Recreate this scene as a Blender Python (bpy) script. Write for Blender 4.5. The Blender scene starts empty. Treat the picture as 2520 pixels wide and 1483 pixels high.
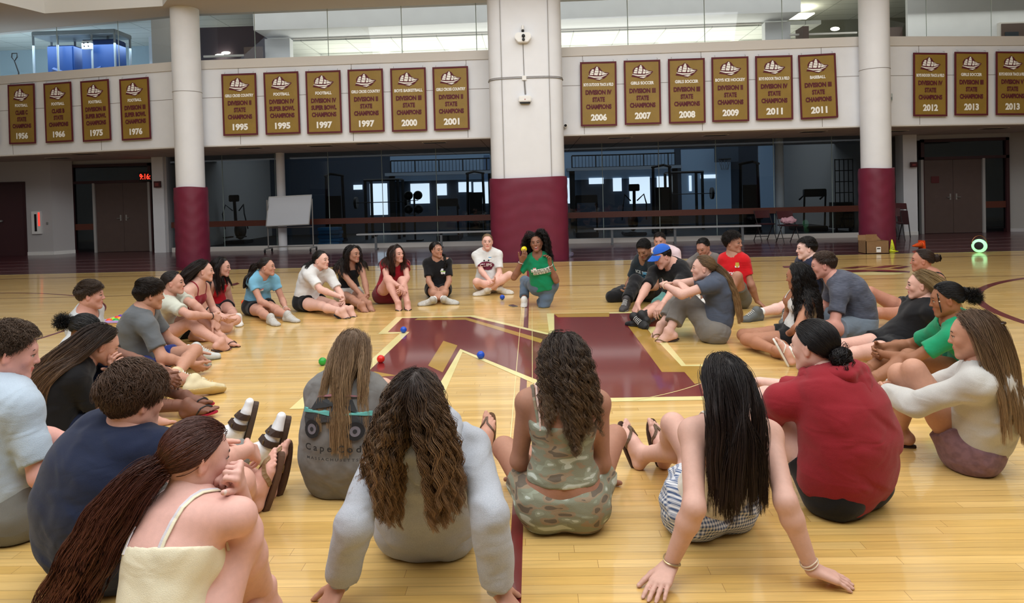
import bpy, bmesh, math, random, sys, os
import numpy as np
from mathutils import Vector, Matrix
try:
    import openvdb as vdb
except Exception:
    import pyopenvdb as vdb
rnd = random.Random(7)
SC = bpy.context.scene
COL = SC.collection
F32 = np.float32

# ------------------------------------------------------------------ camera
IW, IH = 2520.0, 1483.0
FOC, CX, CY = 1700.0, 1260.0, 509.0
CAMH = 1.44
YAW, PITCH, ROLL = math.radians(1.67), math.radians(1.15), 0.0266
_f = Vector((-math.sin(YAW) * math.cos(PITCH), math.cos(YAW) * math.cos(PITCH), -math.sin(PITCH)))
_r0 = Vector((math.cos(YAW), math.sin(YAW), 0))
_u0 = _r0.cross(_f)
# image x = CX + u cos r + v sin r ; image y = CY - u sin r + v cos r  (v down)
_r = (_r0 * math.cos(ROLL) - _u0 * math.sin(ROLL)).normalized()
_u = (_u0 * math.cos(ROLL) + _r0 * math.sin(ROLL)).normalized()
CAMP = Vector((0, 0, CAMH))

def ray(px, py):
    d = _f + _r * ((px - CX) / FOC) - _u * ((py - CY) / FOC)
    return d

def Fz(px, py, z=0.0):
    d = ray(px, py)
    t = (z - CAMH) / d.z
    return CAMP + d * t

def Wy(px, py, Y):
    d = ray(px, py)
    return CAMP + d * (Y / d.y)

def proj(p):
    q = Vector(p) - CAMP
    zz = q.dot(_f)
    return (CX + FOC * q.dot(_r) / zz, CY - FOC * q.dot(_u) / zz)

cam = bpy.data.cameras.new('camera')
cam.sensor_fit = 'HORIZONTAL'
cam.sensor_width = 36.0
cam.lens = 36.0 * FOC / IW
cam.shift_y = (CY - IH / 2) / IW
cam.clip_end = 200
camo = bpy.data.objects.new('camera', cam)
COL.objects.link(camo)
m = Matrix((( _r.x, _u.x, -_f.x, 0), (_r.y, _u.y, -_f.y, 0), (_r.z, _u.z, -_f.z, CAMH), (0, 0, 0, 1)))
camo.matrix_world = m
SC.camera = camo

# ------------------------------------------------------------------ view, world, lights
SC.view_settings.view_transform = 'Standard'
SC.view_settings.look = 'None'
SC.view_settings.gamma = 1.0
SC.view_settings.use_curve_mapping = False
SC.view_settings.exposure = 0.0
wd = bpy.data.worlds.new('world')
SC.world = wd
wd.use_nodes = True
bg = wd.node_tree.nodes['Background']
bg.inputs[0].default_value = (0.86, 0.93, 1.0, 1)
bg.inputs[1].default_value = 0.55

def area(name, loc, size, energy, col, rot=(0, 0, 0)):
    l = bpy.data.lights.new(name, 'AREA')
    l.shape = 'RECTANGLE'
    l.size, l.size_y = size
    l.energy = energy
    l.color = col
    o = bpy.data.objects.new(name, l)
    o.location = loc
    o.rotation_euler = rot
    COL.objects.link(o)
    return o

def V3(*a): return Vector(a)
def npv(v): return np.array(v, F32)
# ------------------------------------------------------------------ materials
def _srgb(h):
    if isinstance(h, str):
        h = h.lstrip('#')
        if len(h) == 3: h = ''.join(x * 2 for x in h)
        c = [int(h[i:i + 2], 16) / 255 for i in (0, 2, 4)]
    else:
        c = list(h)
    return tuple((x / 12.92 if x <= 0.04045 else ((x + 0.055) / 1.055) ** 2.4) for x in c)

_mats = {}
def mat(name, col='#888888', rough=0.6, metal=0.0, emit=None, es=0.0, spec=0.5, noise=0.0, nscale=20.0, bump=0.0, bscale=200.0,
        vcol=False, sss=0.0, trans=0.0, ior=1.45, sheen=0.0, coat=0.0, alpha=1.0):
    if name in _mats:
        return _mats[name]
    M = bpy.data.materials.new(name)
    M.use_nodes = True
    nt = M.node_tree
    b = nt.nodes['Principled BSDF']
    c = _srgb(col) + (1,)
    b.inputs['Base Color'].default_value = c
    b.inputs['Roughness'].default_value = rough
    b.inputs['Metallic'].default_value = metal
    b.inputs['Specular IOR Level'].default_value = spec
    b.inputs['IOR'].default_value = ior
    if sheen: b.inputs['Sheen Weight'].default_value = sheen
    if coat:
        b.inputs['Coat Weight'].default_value = coat
        b.inputs['Coat Roughness'].default_value = 0.08
    if alpha < 1: b.inputs['Alpha'].default_value = alpha
    if trans: b.inputs['Transmission Weight'].default_value = trans
    if emit is not None:
        b.inputs['Emission Color'].default_value = _srgb(emit) + (1,)
        b.inputs['Emission Strength'].default_value = es
    L = nt.links
    src = None
    if vcol:
        a = nt.nodes.new('ShaderNodeAttribute'); a.attribute_name = 'Col'
        src = a.outputs['Color']
        L.new(src, b.inputs['Base Color'])
    tc = None
    if noise or bump:
        tc = nt.nodes.new('ShaderNodeTexCoord')
    if noise:
        n = nt.nodes.new('ShaderNodeTexNoise'); n.inputs['Scale'].default_value = nscale; n.inputs['Detail'].default_value = 5
        L.new(tc.outputs['Object'], n.inputs['Vector'])
        mx = nt.nodes.new('ShaderNodeMix'); mx.data_type = 'RGBA'; mx.blend_type = 'MULTIPLY'
        mx.inputs[0].default_value = 1.0
        mr = nt.nodes.new('ShaderNodeMapRange')
        mr.inputs[1].default_value = 0.3; mr.inputs[2].default_value = 0.7
        mr.inputs[3].default_value = 1 - noise; mr.inputs[4].default_value = 1 + noise * 0.5
        L.new(n.outputs['Fac'], mr.inputs[0])
        if src is not None: L.new(src, mx.inputs[6])
        else: mx.inputs[6].default_value = c
        L.new(mr.outputs[0], mx.inputs[7])
        L.new(mx.outputs[2], b.inputs['Base Color'])
    if bump:
        n2 = nt.nodes.new('ShaderNodeTexNoise'); n2.inputs['Scale'].default_value = bscale; n2.inputs['Detail'].default_value = 3
        L.new(tc.outputs['Object'], n2.inputs['Vector'])
        bp = nt.nodes.new('ShaderNodeBump'); bp.inputs['Strength'].default_value = bump; bp.inputs['Distance'].default_value = 0.01
        L.new(n2.outputs['Fac'], bp.inputs['Height'])
        L.new(bp.outputs[0], b.inputs['Normal'])
    _mats[name] = M
    return M

# ------------------------------------------------------------------ objects
def tag(o, label=None, cat=None, group=None, kind=None):
    if label: o['label'] = label
    if cat: o['category'] = cat
    if group: o['group'] = group
    if kind: o['kind'] = kind
    return o

def empty(name, loc=(0, 0, 0), rz=0.0, **kw):
    o = bpy.data.objects.new(name, None)
    o.empty_display_size = 0.1
    COL.objects.link(o)
    o.location = loc
    o.rotation_euler = (0, 0, rz)
    tag(o, **kw)
    return o

def wmat(o):
    m_ = Matrix.LocRotScale(o.location, o.rotation_euler, o.scale)
    return wmat(o.parent) @ o.matrix_parent_inverse @ m_ if o.parent is not None else m_

def link(name, me, material=None, parent=None, smooth=False, world=True):
    """link a mesh given in world coordinates; keep it there when parented"""
    o = bpy.data.objects.new(name, me)
    COL.objects.link(o)
    if material is not None:
        for mm in (material if isinstance(material, (list, tuple)) else [material]):
            me.materials.append(mm)
    if smooth:
        me.polygons.foreach_set('use_smooth', np.ones(len(me.polygons), bool))
    if parent is not None:
        o.parent = parent
        if world:
            mb = wmat(parent)
            o.matrix_parent_inverse = mb.inverted()
    return o

def npmesh(name, V, Fq, cols=None):
    """V (n,3), Fq list of arrays (k,3) or (k,4)"""
    me = bpy.data.meshes.new(name)
    V = np.asarray(V, F32)
    if isinstance(Fq, np.ndarray): Fq = [Fq]
    Fq = [np.asarray(f, np.int32) for f in Fq if len(f)]
    nl = sum(f.size for f in Fq); nf = sum(len(f) for f in Fq)
    me.vertices.add(len(V)); me.vertices.foreach_set('co', V.ravel())
    me.loops.add(nl); me.polygons.add(nf)
    li = np.concatenate([f.ravel() for f in Fq])
    ls = []; s = 0
    for f in Fq:
        k = f.shape[1]
        ls.append(s + np.arange(len(f)) * k); s += f.size
    me.loops.foreach_set('vertex_index', li)
    me.polygons.foreach_set('loop_start', np.concatenate(ls).astype(np.int32))
    me.update(calc_edges=True)
    me.validate()
    if cols is not None:
        a = me.color_attributes.new('Col', 'FLOAT_COLOR', 'POINT')
        c = np.ones((len(V), 4), F32); c[:, :3] = cols
        a.data.foreach_set('color', c.ravel())
    return me

class MB:
    """mesh builder collecting simple shapes, world coordinates"""
    def __init__(s): s.V = []; s.F = []
    def add(s, V, Fs):
        o = len(s.V)
        s.V += [tuple(v) for v in V]; s.F += [tuple(i + o for i in f) for f in Fs]
        return s
    def box(s, lo, hi, M=None):
        x0, y0, z0 = lo; x1, y1, z1 = hi
        V = [(x0,y0,z0),(x1,y0,z0),(x1,y1,z0),(x0,y1,z0),(x0,y0,z1),(x1,y0,z1),(x1,y1,z1),(x0,y1,z1)]
        if M is not None: V = [M @ Vector(v) for v in V]
        return s.add(V, [(0,3,2,1),(4,5,6,7),(0,1,5,4),(1,2,6,5),(2,3,7,6),(3,0,4,7)])
    def bar(s, a, b, r, n=8, r2=None, flat=None):
        a = Vector(a); b = Vector(b); d = (b - a)
        if d.length < 1e-6: return s
        d.normalize()
        u = d.orthogonal().normalized()
        if flat is not None:
            u = Vector(flat); u = (u - d * u.dot(d)).normalized()
        w = d.cross(u)
        r2 = r if r2 is None else r2
        V = []
        for p, rr in ((a, r), (b, r2)):
            for i in range(n):
                t = 2 * math.pi * (i + 0.5) / n
                V.append(p + u * (math.cos(t) * rr) + w * (math.sin(t) * rr))
        Fs = [(i, (i + 1) % n, n + (i + 1) % n, n + i) for i in range(n)]
        Fs += [tuple(range(n - 1, -1, -1)), tuple(range(n, 2 * n))]
        return s.add(V, Fs)
    def tube(s, pts, r, n=8, closed=False):
        pts = [Vector(p) for p in pts]; m = len(pts)
        V = []; prev = None
        for i, p in enumerate(pts):
            if closed: t = pts[(i + 1) % m] - pts[i - 1]
            else: t = pts[min(i + 1, m - 1)] - pts[max(i - 1, 0)]
            t.normalize()
            if prev is None: u = t.orthogonal().normalized()
            else:
                u = prev - t * prev.dot(t)
                u = u.normalized() if u.length > 1e-6 else t.orthogonal().normalized()
            prev = u; w = t.cross(u)
            rr = r[i] if isinstance(r, (list, tuple)) else r
            for k in range(n):
                a = 2 * math.pi * k / n
                V.append(p + u * (math.cos(a) * rr) + w * (math.sin(a) * rr))
        Fs = []
        for i in range(m if closed else m - 1):
            j = (i + 1) % m
            for k in range(n):
                Fs.append((i * n + k, i * n + (k + 1) % n, j * n + (k + 1) % n, j * n + k))
        if not closed:
            Fs += [tuple(range(n - 1, -1, -1)), tuple(range((m - 1) * n, m * n))]
        return s.add(V, Fs)
    def lathe(s, c, prof, n=24, axis='z', M=None):
        V = []; m = len(prof)
        for (r, h) in prof:
            for k in range(n):
                a = 2 * math.pi * k / n
                p = Vector((math.cos(a) * r, math.sin(a) * r, h))
                if axis == 'y': p = Vector((p.x, p.z, p.y))
                if axis == 'x': p = Vector((p.z, p.y, p.x))
                if M is not None: p = M @ p
                V.append(Vector(c) + p)
        Fs = []
        for i in range(m - 1):
            for k in range(n):
                Fs.append((i * n + k, i * n + (k + 1) % n, (i + 1) * n + (k + 1) % n, (i + 1) * n + k))
        Fs += [tuple(range(n - 1, -1, -1)), tuple(range((m - 1) * n, m * n))]
        return s.add(V, Fs)
    def prism(s, poly, z0, z1, M=None):
        n = len(poly)
        V = [Vector((x, y, z0)) for x, y in poly] + [Vector((x, y, z1)) for x, y in poly]
        if M is not None: V = [M @ v for v in V]
        Fs = [(i, (i + 1) % n, n + (i + 1) % n, n + i) for i in range(n)]
        Fs += [tuple(range(n - 1, -1, -1)), tuple(range(n, 2 * n))]
        return s.add(V, Fs)
    def sphere(s, c, r, n=16, m=10, sc=(1, 1, 1)):
        V = []; c = Vector(c)
        for i in range(m + 1):
            t = math.pi * i / m
            for k in range(n):
                a = 2 * math.pi * k / n
                V.append(c + Vector((math.sin(t) * math.cos(a) * sc[0], math.sin(t) * math.sin(a) * sc[1], math.cos(t) * sc[2])) * r)
        Fs = [(i * n + k, (i + 1) * n + k, (i + 1) * n + (k + 1) % n, i * n + (k + 1) % n) for i in range(m) for k in range(n)]
        return s.add(V, Fs)
    def build(s, name, material, parent=None, smooth=False, bevel=0.0, **kw):
        bm = bmesh.new()
        vs = [bm.verts.new(v) for v in s.V]
        for f in s.F:
            try: bm.faces.new([vs[i] for i in f])
            except ValueError: pass
        bmesh.ops.remove_doubles(bm, verts=bm.verts, dist=1e-6)
        bmesh.ops.recalc_face_normals(bm, faces=bm.faces)
        if bevel > 0:
            es = [e for e in bm.edges if len(e.link_faces) == 2 and e.calc_face_angle(0) > 0.6]
            bmesh.ops.bevel(bm, geom=es, offset=bevel, segments=2, affect='EDGES', clamp_overlap=True)
        me = bpy.data.meshes.new(name)
        bm.to_mesh(me); bm.free()
        o = link(name, me, material, parent)
        if smooth:
            me.polygons.foreach_set('use_smooth', np.ones(len(me.polygons), bool))
            try:
                md = o.modifiers.new('n', 'EDGE_SPLIT'); md.split_angle = 0.7
            except Exception: pass
        tag(o, **kw)
        return o

def copy_tree(o, parent=None):
    c = o.copy(); COL.objects.link(c); c.parent = parent
    for ch in list(o.children): copy_tree(ch, c)
    return c

# ------------------------------------------------------------------ signed distance modelling
class Cone:
    __slots__ = ('a', 'b', 'ra', 'rb', 'k', 'cut', 'cutn', 'sub', 'infl')
    def __init__(s, a, b, ra, rb, k=0.02, cut=None, sub=False, cuta=None):
        s.a = np.array(a, F32); s.b = np.array(b, F32); s.ra = ra; s.rb = rb; s.k = k; s.cut = cut; s.sub = sub; s.cutn = cuta
    def bb(s, m):
        lo = np.minimum(s.a - s.ra, s.b - s.rb) - m; hi = np.maximum(s.a + s.ra, s.b + s.rb) + m
        return lo, hi
    def d(s, X, Y, Z, inf=0.0):
        a, b = s.a, s.b
        ba = b - a; l2 = float(ba @ ba) + 1e-12
        px, py, pz = X - a[0], Y - a[1], Z - a[2]
        t = np.clip((px * ba[0] + py * ba[1] + pz * ba[2]) / l2, 0, 1)
        px = px - t * ba[0]; py = py - t * ba[1]; pz = pz - t * ba[2]
        d = np.sqrt(px * px + py * py + pz * pz) - (s.ra + (s.rb - s.ra) * t) - inf
        if s.cut is not None:   # flat end a little before b
            L = math.sqrt(l2); n = ba / L
            h = (X - b[0]) * n[0] + (Y - b[1]) * n[1] + (Z - b[2]) * n[2]
            d = np.maximum(d, h + s.cut)
        if s.cutn is not None:  # flat end at a
            L = math.sqrt(l2); n = ba / L
            h = -((X - a[0]) * n[0] + (Y - a[1]) * n[1] + (Z - a[2]) * n[2])
            d = np.maximum(d, h + s.cutn)
        return d

class Ell:
    def __init__(s, c, r, R=None, k=0.02, sub=False):
        s.c = np.array(c, F32); s.r = np.array(r, F32); s.R = np.eye(3, dtype=F32) if R is None else np.array(R, F32); s.k = k; s.sub = sub
    def bb(s, m):
        e = np.abs(s.R) @ s.r
        return s.c - e - m, s.c + e + m
    def d(s, X, Y, Z, inf=0.0):
        R = s.R; r = s.r + inf
        x, y, z = X - s.c[0], Y - s.c[1], Z - s.c[2]
        # columns of R are the local axes
        u = (x * R[0, 0] + y * R[1, 0] + z * R[2, 0]) / r[0]
        v = (x * R[0, 1] + y * R[1, 1] + z * R[2, 1]) / r[1]
        w = (x * R[0, 2] + y * R[1, 2] + z * R[2, 2]) / r[2]
        k0 = np.sqrt(u * u + v * v + w * w)
        k1 = np.sqrt((u / r[0]) ** 2 + (v / r[1]) ** 2 + (w / r[2]) ** 2) + 1e-9
        return k0 * (k0 - 1.0) / k1

class Half:
    """half-space cut: removes what lies on the side of n"""
    def __init__(s, p, n, k=0.004, now=False): s.now = now; s.p = np.array(p, F32); s.n = np.array(n, F32) / (np.linalg.norm(n) + 1e-9); s.k = k
    def d(s, X, Y, Z): return (X - s.p[0]) * s.n[0] + (Y - s.p[1]) * s.n[1] + (Z - s.p[2]) * s.n[2]

def smin(a, b, k):
    h = np.maximum(k - np.abs(a - b), 0) / k
    return np.minimum(a, b) - h * h * k * 0.25

def smax(a, b, k): return -smin(-a, -b, k)

class Waves:
    def __init__(s, seed, amp, freq, axis=None, n=5):
        r = random.Random(seed); s.w = []
        for i in range(n):
            v = Vector((r.gauss(0, 1), r.gauss(0, 1), r.gauss(0, 1))).normalized()
            if axis is not None: v = (v + Vector(axis) * 1.3 * (1 if r.random() < .5 else -1)).normalized()
            f = freq * r.uniform(0.6, 1.6)
            s.w.append((np.array(v, F32) * f, r.uniform(0, 6.28), r.uniform(0.5, 1)))
        t = sum(w[2] for w in s.w); s.amp = amp; s.t = t
    def __call__(s, X, Y, Z):
        o = 0
        ph = 0
        for v, p, a in s.w:
            q = np.sin(X * v[0] + Y * v[1] + Z * v[2] + p + ph)
            ph = 1.3 * q
            o = o + a * q
        return o * (s.amp / s.t * 1.6)

def sdf_eval(prims, X, Y, Z, inf=0.0, big=0.5):
    d = np.full(np.shape(X), big, F32)
    for p in prims:
        if isinstance(p, Half): d = d if p.now else smax(d, p.d(X, Y, Z), p.k)
        elif p.sub: d = smax(d, -p.d(X, Y, Z), p.k)
        else: d = smin(d, p.d(X, Y, Z, inf), p.k)
    return d

def sdf_mesh(prims, vox, inf=0.0, waves=None, floor=0.002, clip=None, lo=None, hi=None, pad=0.0):
    pos = [p for p in prims if not isinstance(p, Half) and not p.sub]
    bb = [p.bb(inf + 0.02 + pad) for p in pos]
    l = np.min([b[0] for b in bb], 0); h = np.max([b[1] for b in bb], 0)
    if lo is not None: l = np.maximum(l, np.array(lo, F32))
    if hi is not None: h = np.minimum(h, np.array(hi, F32))
    if floor is not None: l[2] = max(l[2], floor - 3 * vox)
    n = np.maximum(((h - l) / vox).astype(int) + 3, 4)
    l = l - vox
    ax = [(l[i] + vox * np.arange(n[i])).astype(F32) for i in range(3)]
    D = np.full(tuple(n), 0.1, F32)
    for p in prims:
        if isinstance(p, Half):
            if p.now:
                D = smax(D, p.d(ax[0][:, None, None], ax[1][None, :, None], ax[2][None, None, :]), p.k)
            continue
        if p.sub: a, b = p.bb(p.k)
        else: a, b = p.bb(inf + p.k + 2.5 * vox + pad)
        i0 = np.clip(((a - l) / vox).astype(int), 0, n); i1 = np.clip(((b - l) / vox).astype(int) + 2, 0, n)
        if np.any(i1 <= i0): continue
        sl = tuple(slice(i0[i], i1[i]) for i in range(3))
        X = ax[0][sl[0]][:, None, None]; Y = ax[1][sl[1]][None, :, None]; Z = ax[2][sl[2]][None, None, :]
        if p.sub: D[sl] = smax(D[sl], -p.d(X, Y, Z), p.k)
        else: D[sl] = smin(D[sl], p.d(X, Y, Z, inf), p.k)
    X = ax[0][:, None, None]; Y = ax[1][None, :, None]; Z = ax[2][None, None, :]
    if waves is not None:
        D = D + waves(X, Y, Z)
    for p in prims:
        if isinstance(p, Half) and not p.now: D = smax(D, p.d(X, Y, Z), p.k)
    if clip is not None:
        for (f, k) in clip: D = smax(D, f(X, Y, Z), k)
    if floor is not None: D = np.maximum(D, floor - Z)
    D[0] = D[-1] = 0.1; D[:, 0] = D[:, -1] = 0.1; D[:, :, 0] = D[:, :, -1] = 0.1
    g = vdb.FloatGrid(0.1)
    g.copyFromArray(np.clip(D, -0.1, 0.1))
    pts, quads = g.convertToQuads(isovalue=0.0)
    if len(pts) == 0: return np.zeros((0, 3), F32), np.zeros((0, 4), np.int32)
    V = np.asarray(pts, F32) * vox + l.astype(F32)
    Q = np.asarray(quads, np.int64)[:, ::-1]
    return V, Q

def relax(V, Q, it=1, f=0.5):
    """light smoothing along quad edges"""
    E = np.concatenate([Q[:, [0, 1]], Q[:, [1, 2]], Q[:, [2, 3]], Q[:, [3, 0]]])
    for _ in range(it):
        S = np.zeros_like(V); c = np.zeros(len(V), F32)
        for k in range(3):
            S[:, k] = np.bincount(E[:, 0], V[E[:, 1], k], len(V)) + np.bincount(E[:, 1], V[E[:, 0], k], len(V))
        c = np.bincount(E[:, 0], None, len(V)) + np.bincount(E[:, 1], None, len(V))
        A = S / np.maximum(c, 1)[:, None]
        V = V * (1 - f) + A.astype(F32) * f
    return V

def join(parts):
    Vs = []; Qs = []; o = 0
    for V, Q in parts:
        Vs.append(V); Qs.append(np.asarray(Q) + o); o += len(V)
    return np.concatenate(Vs), np.concatenate(Qs)

def project(prims, P, F, off=.004, start=.28, it=16):
    """move points P (n,3) onto the surface along -F"""
    F = np.array(F, F32); pr = [p for p in prims if not isinstance(p, Half)]
    P = np.array(P, F32) + F * start
    for _ in range(it):
        d = sdf_eval(pr, P[:, 0], P[:, 1], P[:, 2]) - off
        P = P - F * np.clip(d, -.05, .3)[:, None] * .9
    return P
# ------------------------------------------------------------------ lights of the hall
# skylight well over the court (soft daylight), a cooler window bank far left behind the camera, an added fill aimed at the far wall
area('skylight', (0.3, 7.6, 8.7), (15, 13), 1000, (.97, 0.99, 1.0))
area('skylight', (-9.5, 2.0, 7.6), (5, 9), 200, (0.72, 0.84, 1.0), (0, math.radians(-38), 0))
area('front_fill', (0.5, 0.5, 8.2), (16, 5), 1350, (.96, 0.985, 1.0), (math.radians(58), 0, 0))

# ------------------------------------------------------------------ setting materials
def wx(px, py, Y): return Wy(px, py, Y).x
def wz(px, py, Y): return Wy(px, py, Y).z

def floor_mat():
    M = bpy.data.materials.new('maple_floor'); M.use_nodes = True
    nt = M.node_tree; L = nt.links; b = nt.nodes['Principled BSDF']
    tc = nt.nodes.new('ShaderNodeTexCoord')
    mp = nt.nodes.new('ShaderNodeMapping'); L.new(tc.outputs['Object'], mp.inputs[0])
    br = nt.nodes.new('ShaderNodeTexBrick')
    br.inputs['Scale'].default_value = 1.0
    br.inputs['Brick Width'].default_value = 1.15
    br.inputs['Row Height'].default_value = 0.057
    br.inputs['Mortar Size'].default_value = 0.0009
    br.inputs['Mortar Smooth'].default_value = 0.3
    br.inputs['Bias'].default_value = 0.0
    br.offset = 0.37; br.offset_frequency = 2; br.squash = 1.0
    br.inputs['Color1'].default_value = _srgb('#E6C27C') + (1,)
    br.inputs['Color2'].default_value = _srgb('#D6AE62') + (1,)
    br.inputs['Mortar'].default_value = _srgb('#8A6430') + (1,)
    # a per-row shift so that the butt joints do not line up
    sx = nt.nodes.new('ShaderNodeSeparateXYZ'); L.new(mp.outputs[0], sx.inputs[0])
    dv = nt.nodes.new('ShaderNodeMath'); dv.operation = 'DIVIDE'; dv.inputs[1].default_value = 0.057; L.new(sx.outputs[1], dv.inputs[0])
    fl = nt.nodes.new('ShaderNodeMath'); fl.operation = 'FLOOR'; L.new(dv.outputs[0], fl.inputs[0])
    wn = nt.nodes.new('ShaderNodeTexWhiteNoise'); wn.noise_dimensions = '1D'; L.new(fl.outputs[0], wn.inputs['W'])
    ml = nt.nodes.new('ShaderNodeMath'); ml.operation = 'MULTIPLY_ADD'; ml.inputs[1].default_value = 3.1
    L.new(wn.outputs['Value'], ml.inputs[0]); L.new(sx.outputs[0], ml.inputs[2])
    cb = nt.nodes.new('ShaderNodeCombineXYZ'); L.new(ml.outputs[0], cb.inputs[0]); L.new(sx.outputs[1], cb.inputs[1])
    L.new(cb.outputs[0], br.inputs['Vector'])
    # grain
    m2 = nt.nodes.new('ShaderNodeMapping'); m2.inputs['Scale'].default_value = (1.2, 26, 1); L.new(cb.outputs[0], m2.inputs[0])
    ns = nt.nodes.new('ShaderNodeTexNoise'); ns.inputs['Scale'].default_value = 2.2; ns.inputs['Detail'].default_value = 6; ns.inputs['Roughness'].default_value = 0.6
    L.new(m2.outputs[0], ns.inputs['Vector'])
    mr = nt.nodes.new('ShaderNodeMapRange'); mr.inputs[1].default_value = .3; mr.inputs[2].default_value = .72; mr.inputs[3].default_value = .84; mr.inputs[4].default_value = 1.1
    L.new(ns.outputs['Fac'], mr.inputs[0])
    # plank to plank tone, also in large patches
    wv = nt.nodes.new('ShaderNodeTexNoise'); wv.inputs['Scale'].default_value = 0.9; wv.inputs['Detail'].default_value = 2
    m3 = nt.nodes.new('ShaderNodeMapping'); m3.inputs['Scale'].default_value = (0.5, 9, 1); L.new(cb.outputs[0], m3.inputs[0]); L.new(m3.outputs[0], wv.inputs['Vector'])
    mr2 = nt.nodes.new('ShaderNodeMapRange'); mr2.inputs[1].default_value = .35; mr2.inputs[2].default_value = .65; mr2.inputs[3].default_value = .87; mr2.inputs[4].default_value = 1.08
    L.new(wv.outputs['Fac'], mr2.inputs[0])
    mm = nt.nodes.new('ShaderNodeMath'); mm.operation = 'MULTIPLY'; L.new(mr.outputs[0], mm.inputs[0]); L.new(mr2.outputs[0], mm.inputs[1])
    mx = nt.nodes.new('ShaderNodeMix'); mx.data_type = 'RGBA'; mx.blend_type = 'MULTIPLY'; mx.inputs[0].default_value = 1
    L.new(br.outputs['Color'], mx.inputs[6]); L.new(mm.outputs[0], mx.inputs[7])
    L.new(mx.outputs[2], b.inputs['Base Color'])
    b.inputs['Roughness'].default_value = 0.32
    b.inputs['Specular IOR Level'].default_value = 0.5
    b.inputs['Coat Weight'].default_value = 0.75
    b.inputs['Coat Roughness'].default_value = 0.07
    n3 = nt.nodes.new('ShaderNodeTexNoise'); n3.inputs['Scale'].default_value = 3.0; n3.inputs['Detail'].default_value = 2
    L.new(m2.outputs[0], n3.inputs['Vector'])
    bp = nt.nodes.new('ShaderNodeBump'); bp.inputs['Strength'].default_value = 0.05; bp.inputs['Distance'].default_value = 0.01
    L.new(n3.outputs['Fac'], bp.inputs['Height']); L.new(bp.outputs[0], b.inputs['Coat Normal'])
    return M

M_floor = floor_mat()
M_maroonfloor = mat('maroon_floor', '#4E2228', rough=0.35, coat=0.5, noise=0.12, nscale=3)
M_paint = mat('court_maroon', '#6E1F22', rough=0.3, coat=0.7, noise=0.06, nscale=6)
M_cream = mat('court_cream', '#E9DE9C', rough=0.3, coat=0.6, noise=0.05, nscale=6)
M_gold = mat('court_gold', '#B08A3A', rough=0.3, coat=0.6, noise=0.08, nscale=8)
M_dline = mat('court_dark', '#5A2420', rough=0.3, coat=0.6)
M_wall = mat('wall_white', '#E3E5E9', rough=0.75, noise=0.03, nscale=3)
M_wallt = mat('wall_trim', '#D2CEC9', rough=0.7)
M_wallg = mat('wall_grey', '#A5A29E', rough=0.8)
M_groove = mat('groove', '#8B8680', rough=0.9)
M_pad = mat('vinyl_pad', '#6E2138', rough=0.42, bump=0.25, bscale=3, noise=0.1, nscale=4)
M_dark = mat('dark_metal', '#17161A', rough=0.45)
M_frame = mat('maroon_frame', '#3B1C20', rough=0.5)
M_door = mat('door_brown', '#5A4A45', rough=0.5, noise=0.06, nscale=6)
M_doorm = mat('door_maroon', '#42262A', rough=0.5)
M_steel = mat('steel', '#A8A8A6', rough=0.35, metal=0.7)
M_black = mat('black', '#0B0B0C', rough=0.5)
M_white = mat('white', '#E8E8E6', rough=0.5)

def tile_mat(name, col, line, s=0.6):
    M = bpy.data.materials.new(name); M.use_nodes = True
    nt = M.node_tree; L = nt.links; b = nt.nodes['Principled BSDF']
    tc = nt.nodes.new('ShaderNodeTexCoord'); br = nt.nodes.new('ShaderNodeTexBrick')
    br.offset = 0; br.inputs['Scale'].default_value = 1
    br.inputs['Brick Width'].default_value = s * 2; br.inputs['Row Height'].default_value = s
    br.inputs['Mortar Size'].default_value = 0.012
    br.inputs['Color1'].default_value = _srgb(col) + (1,); br.inputs['Color2'].default_value = _srgb(col) + (1,)
    br.inputs['Mortar'].default_value = _srgb(line) + (1,)
    L.new(tc.outputs['Object'], br.inputs['Vector']); L.new(br.outputs['Color'], b.inputs['Base Color'])
    b.inputs['Roughness'].default_value = 0.85
    return M
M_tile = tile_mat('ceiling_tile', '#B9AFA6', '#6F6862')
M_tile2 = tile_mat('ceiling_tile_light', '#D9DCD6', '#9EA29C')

# ------------------------------------------------------------------ floor
fl = MB().box((-20, -9, -0.2), (20, 31, 0)).build('floor', M_floor, kind='structure')
def flat(name, polys, z, material, h=0.0006, parent=fl):
    b = MB()
    for p in polys: b.prism([(q[0], q[1]) for q in p], z - h, z)
    return b.build(name, material, parent)
ED = 14.22
flat('track_surface', [[(-20, ED), (20, ED), (20, 30), (-20, 30)]], 0.001, M_maroonfloor)
flat('boundary_line', [[(-20, ED - .06), (20, ED - .06), (20, ED), (-20, ED)]], 0.0012, M_cream)
flat('court_line', [[(-20, 13.38), (20, 13.38), (20, 13.43), (-20, 13.43)]], 0.0012, M_dline)
flat('court_line', [[(-20, 10.55), (20, 10.55), (20, 10.575), (-20, 10.575)]], 0.0012, M_dline)
flat('half_court_line', [[(-.126, -9), (-.075, -9), (-.075, 13.38), (-.126, 13.38)]], 0.0013, M_paint)
for y in (14.95, 15.75, 16.6, 17.5):
    flat('lane_line', [[(-20, y), (20, y), (20, y + .035), (-20, y + .035)]], 0.0016, mat('lane_white', '#8E7B7C', rough=0.4, coat=0.3))
def ring(cx, cy, r, w, a0, a1, n=60):
    P = [(cx + r * math.cos(a0 + (a1 - a0) * i / n), cy + r * math.sin(a0 + (a1 - a0) * i / n)) for i in range(n + 1)]
    Q = [(cx + (r - w) * math.cos(a0 + (a1 - a0) * i / n), cy + (r - w) * math.sin(a0 + (a1 - a0) * i / n)) for i in range(n + 1)]
    return [[P[i], P[i + 1], Q[i + 1], Q[i]] for i in range(n)]
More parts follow.
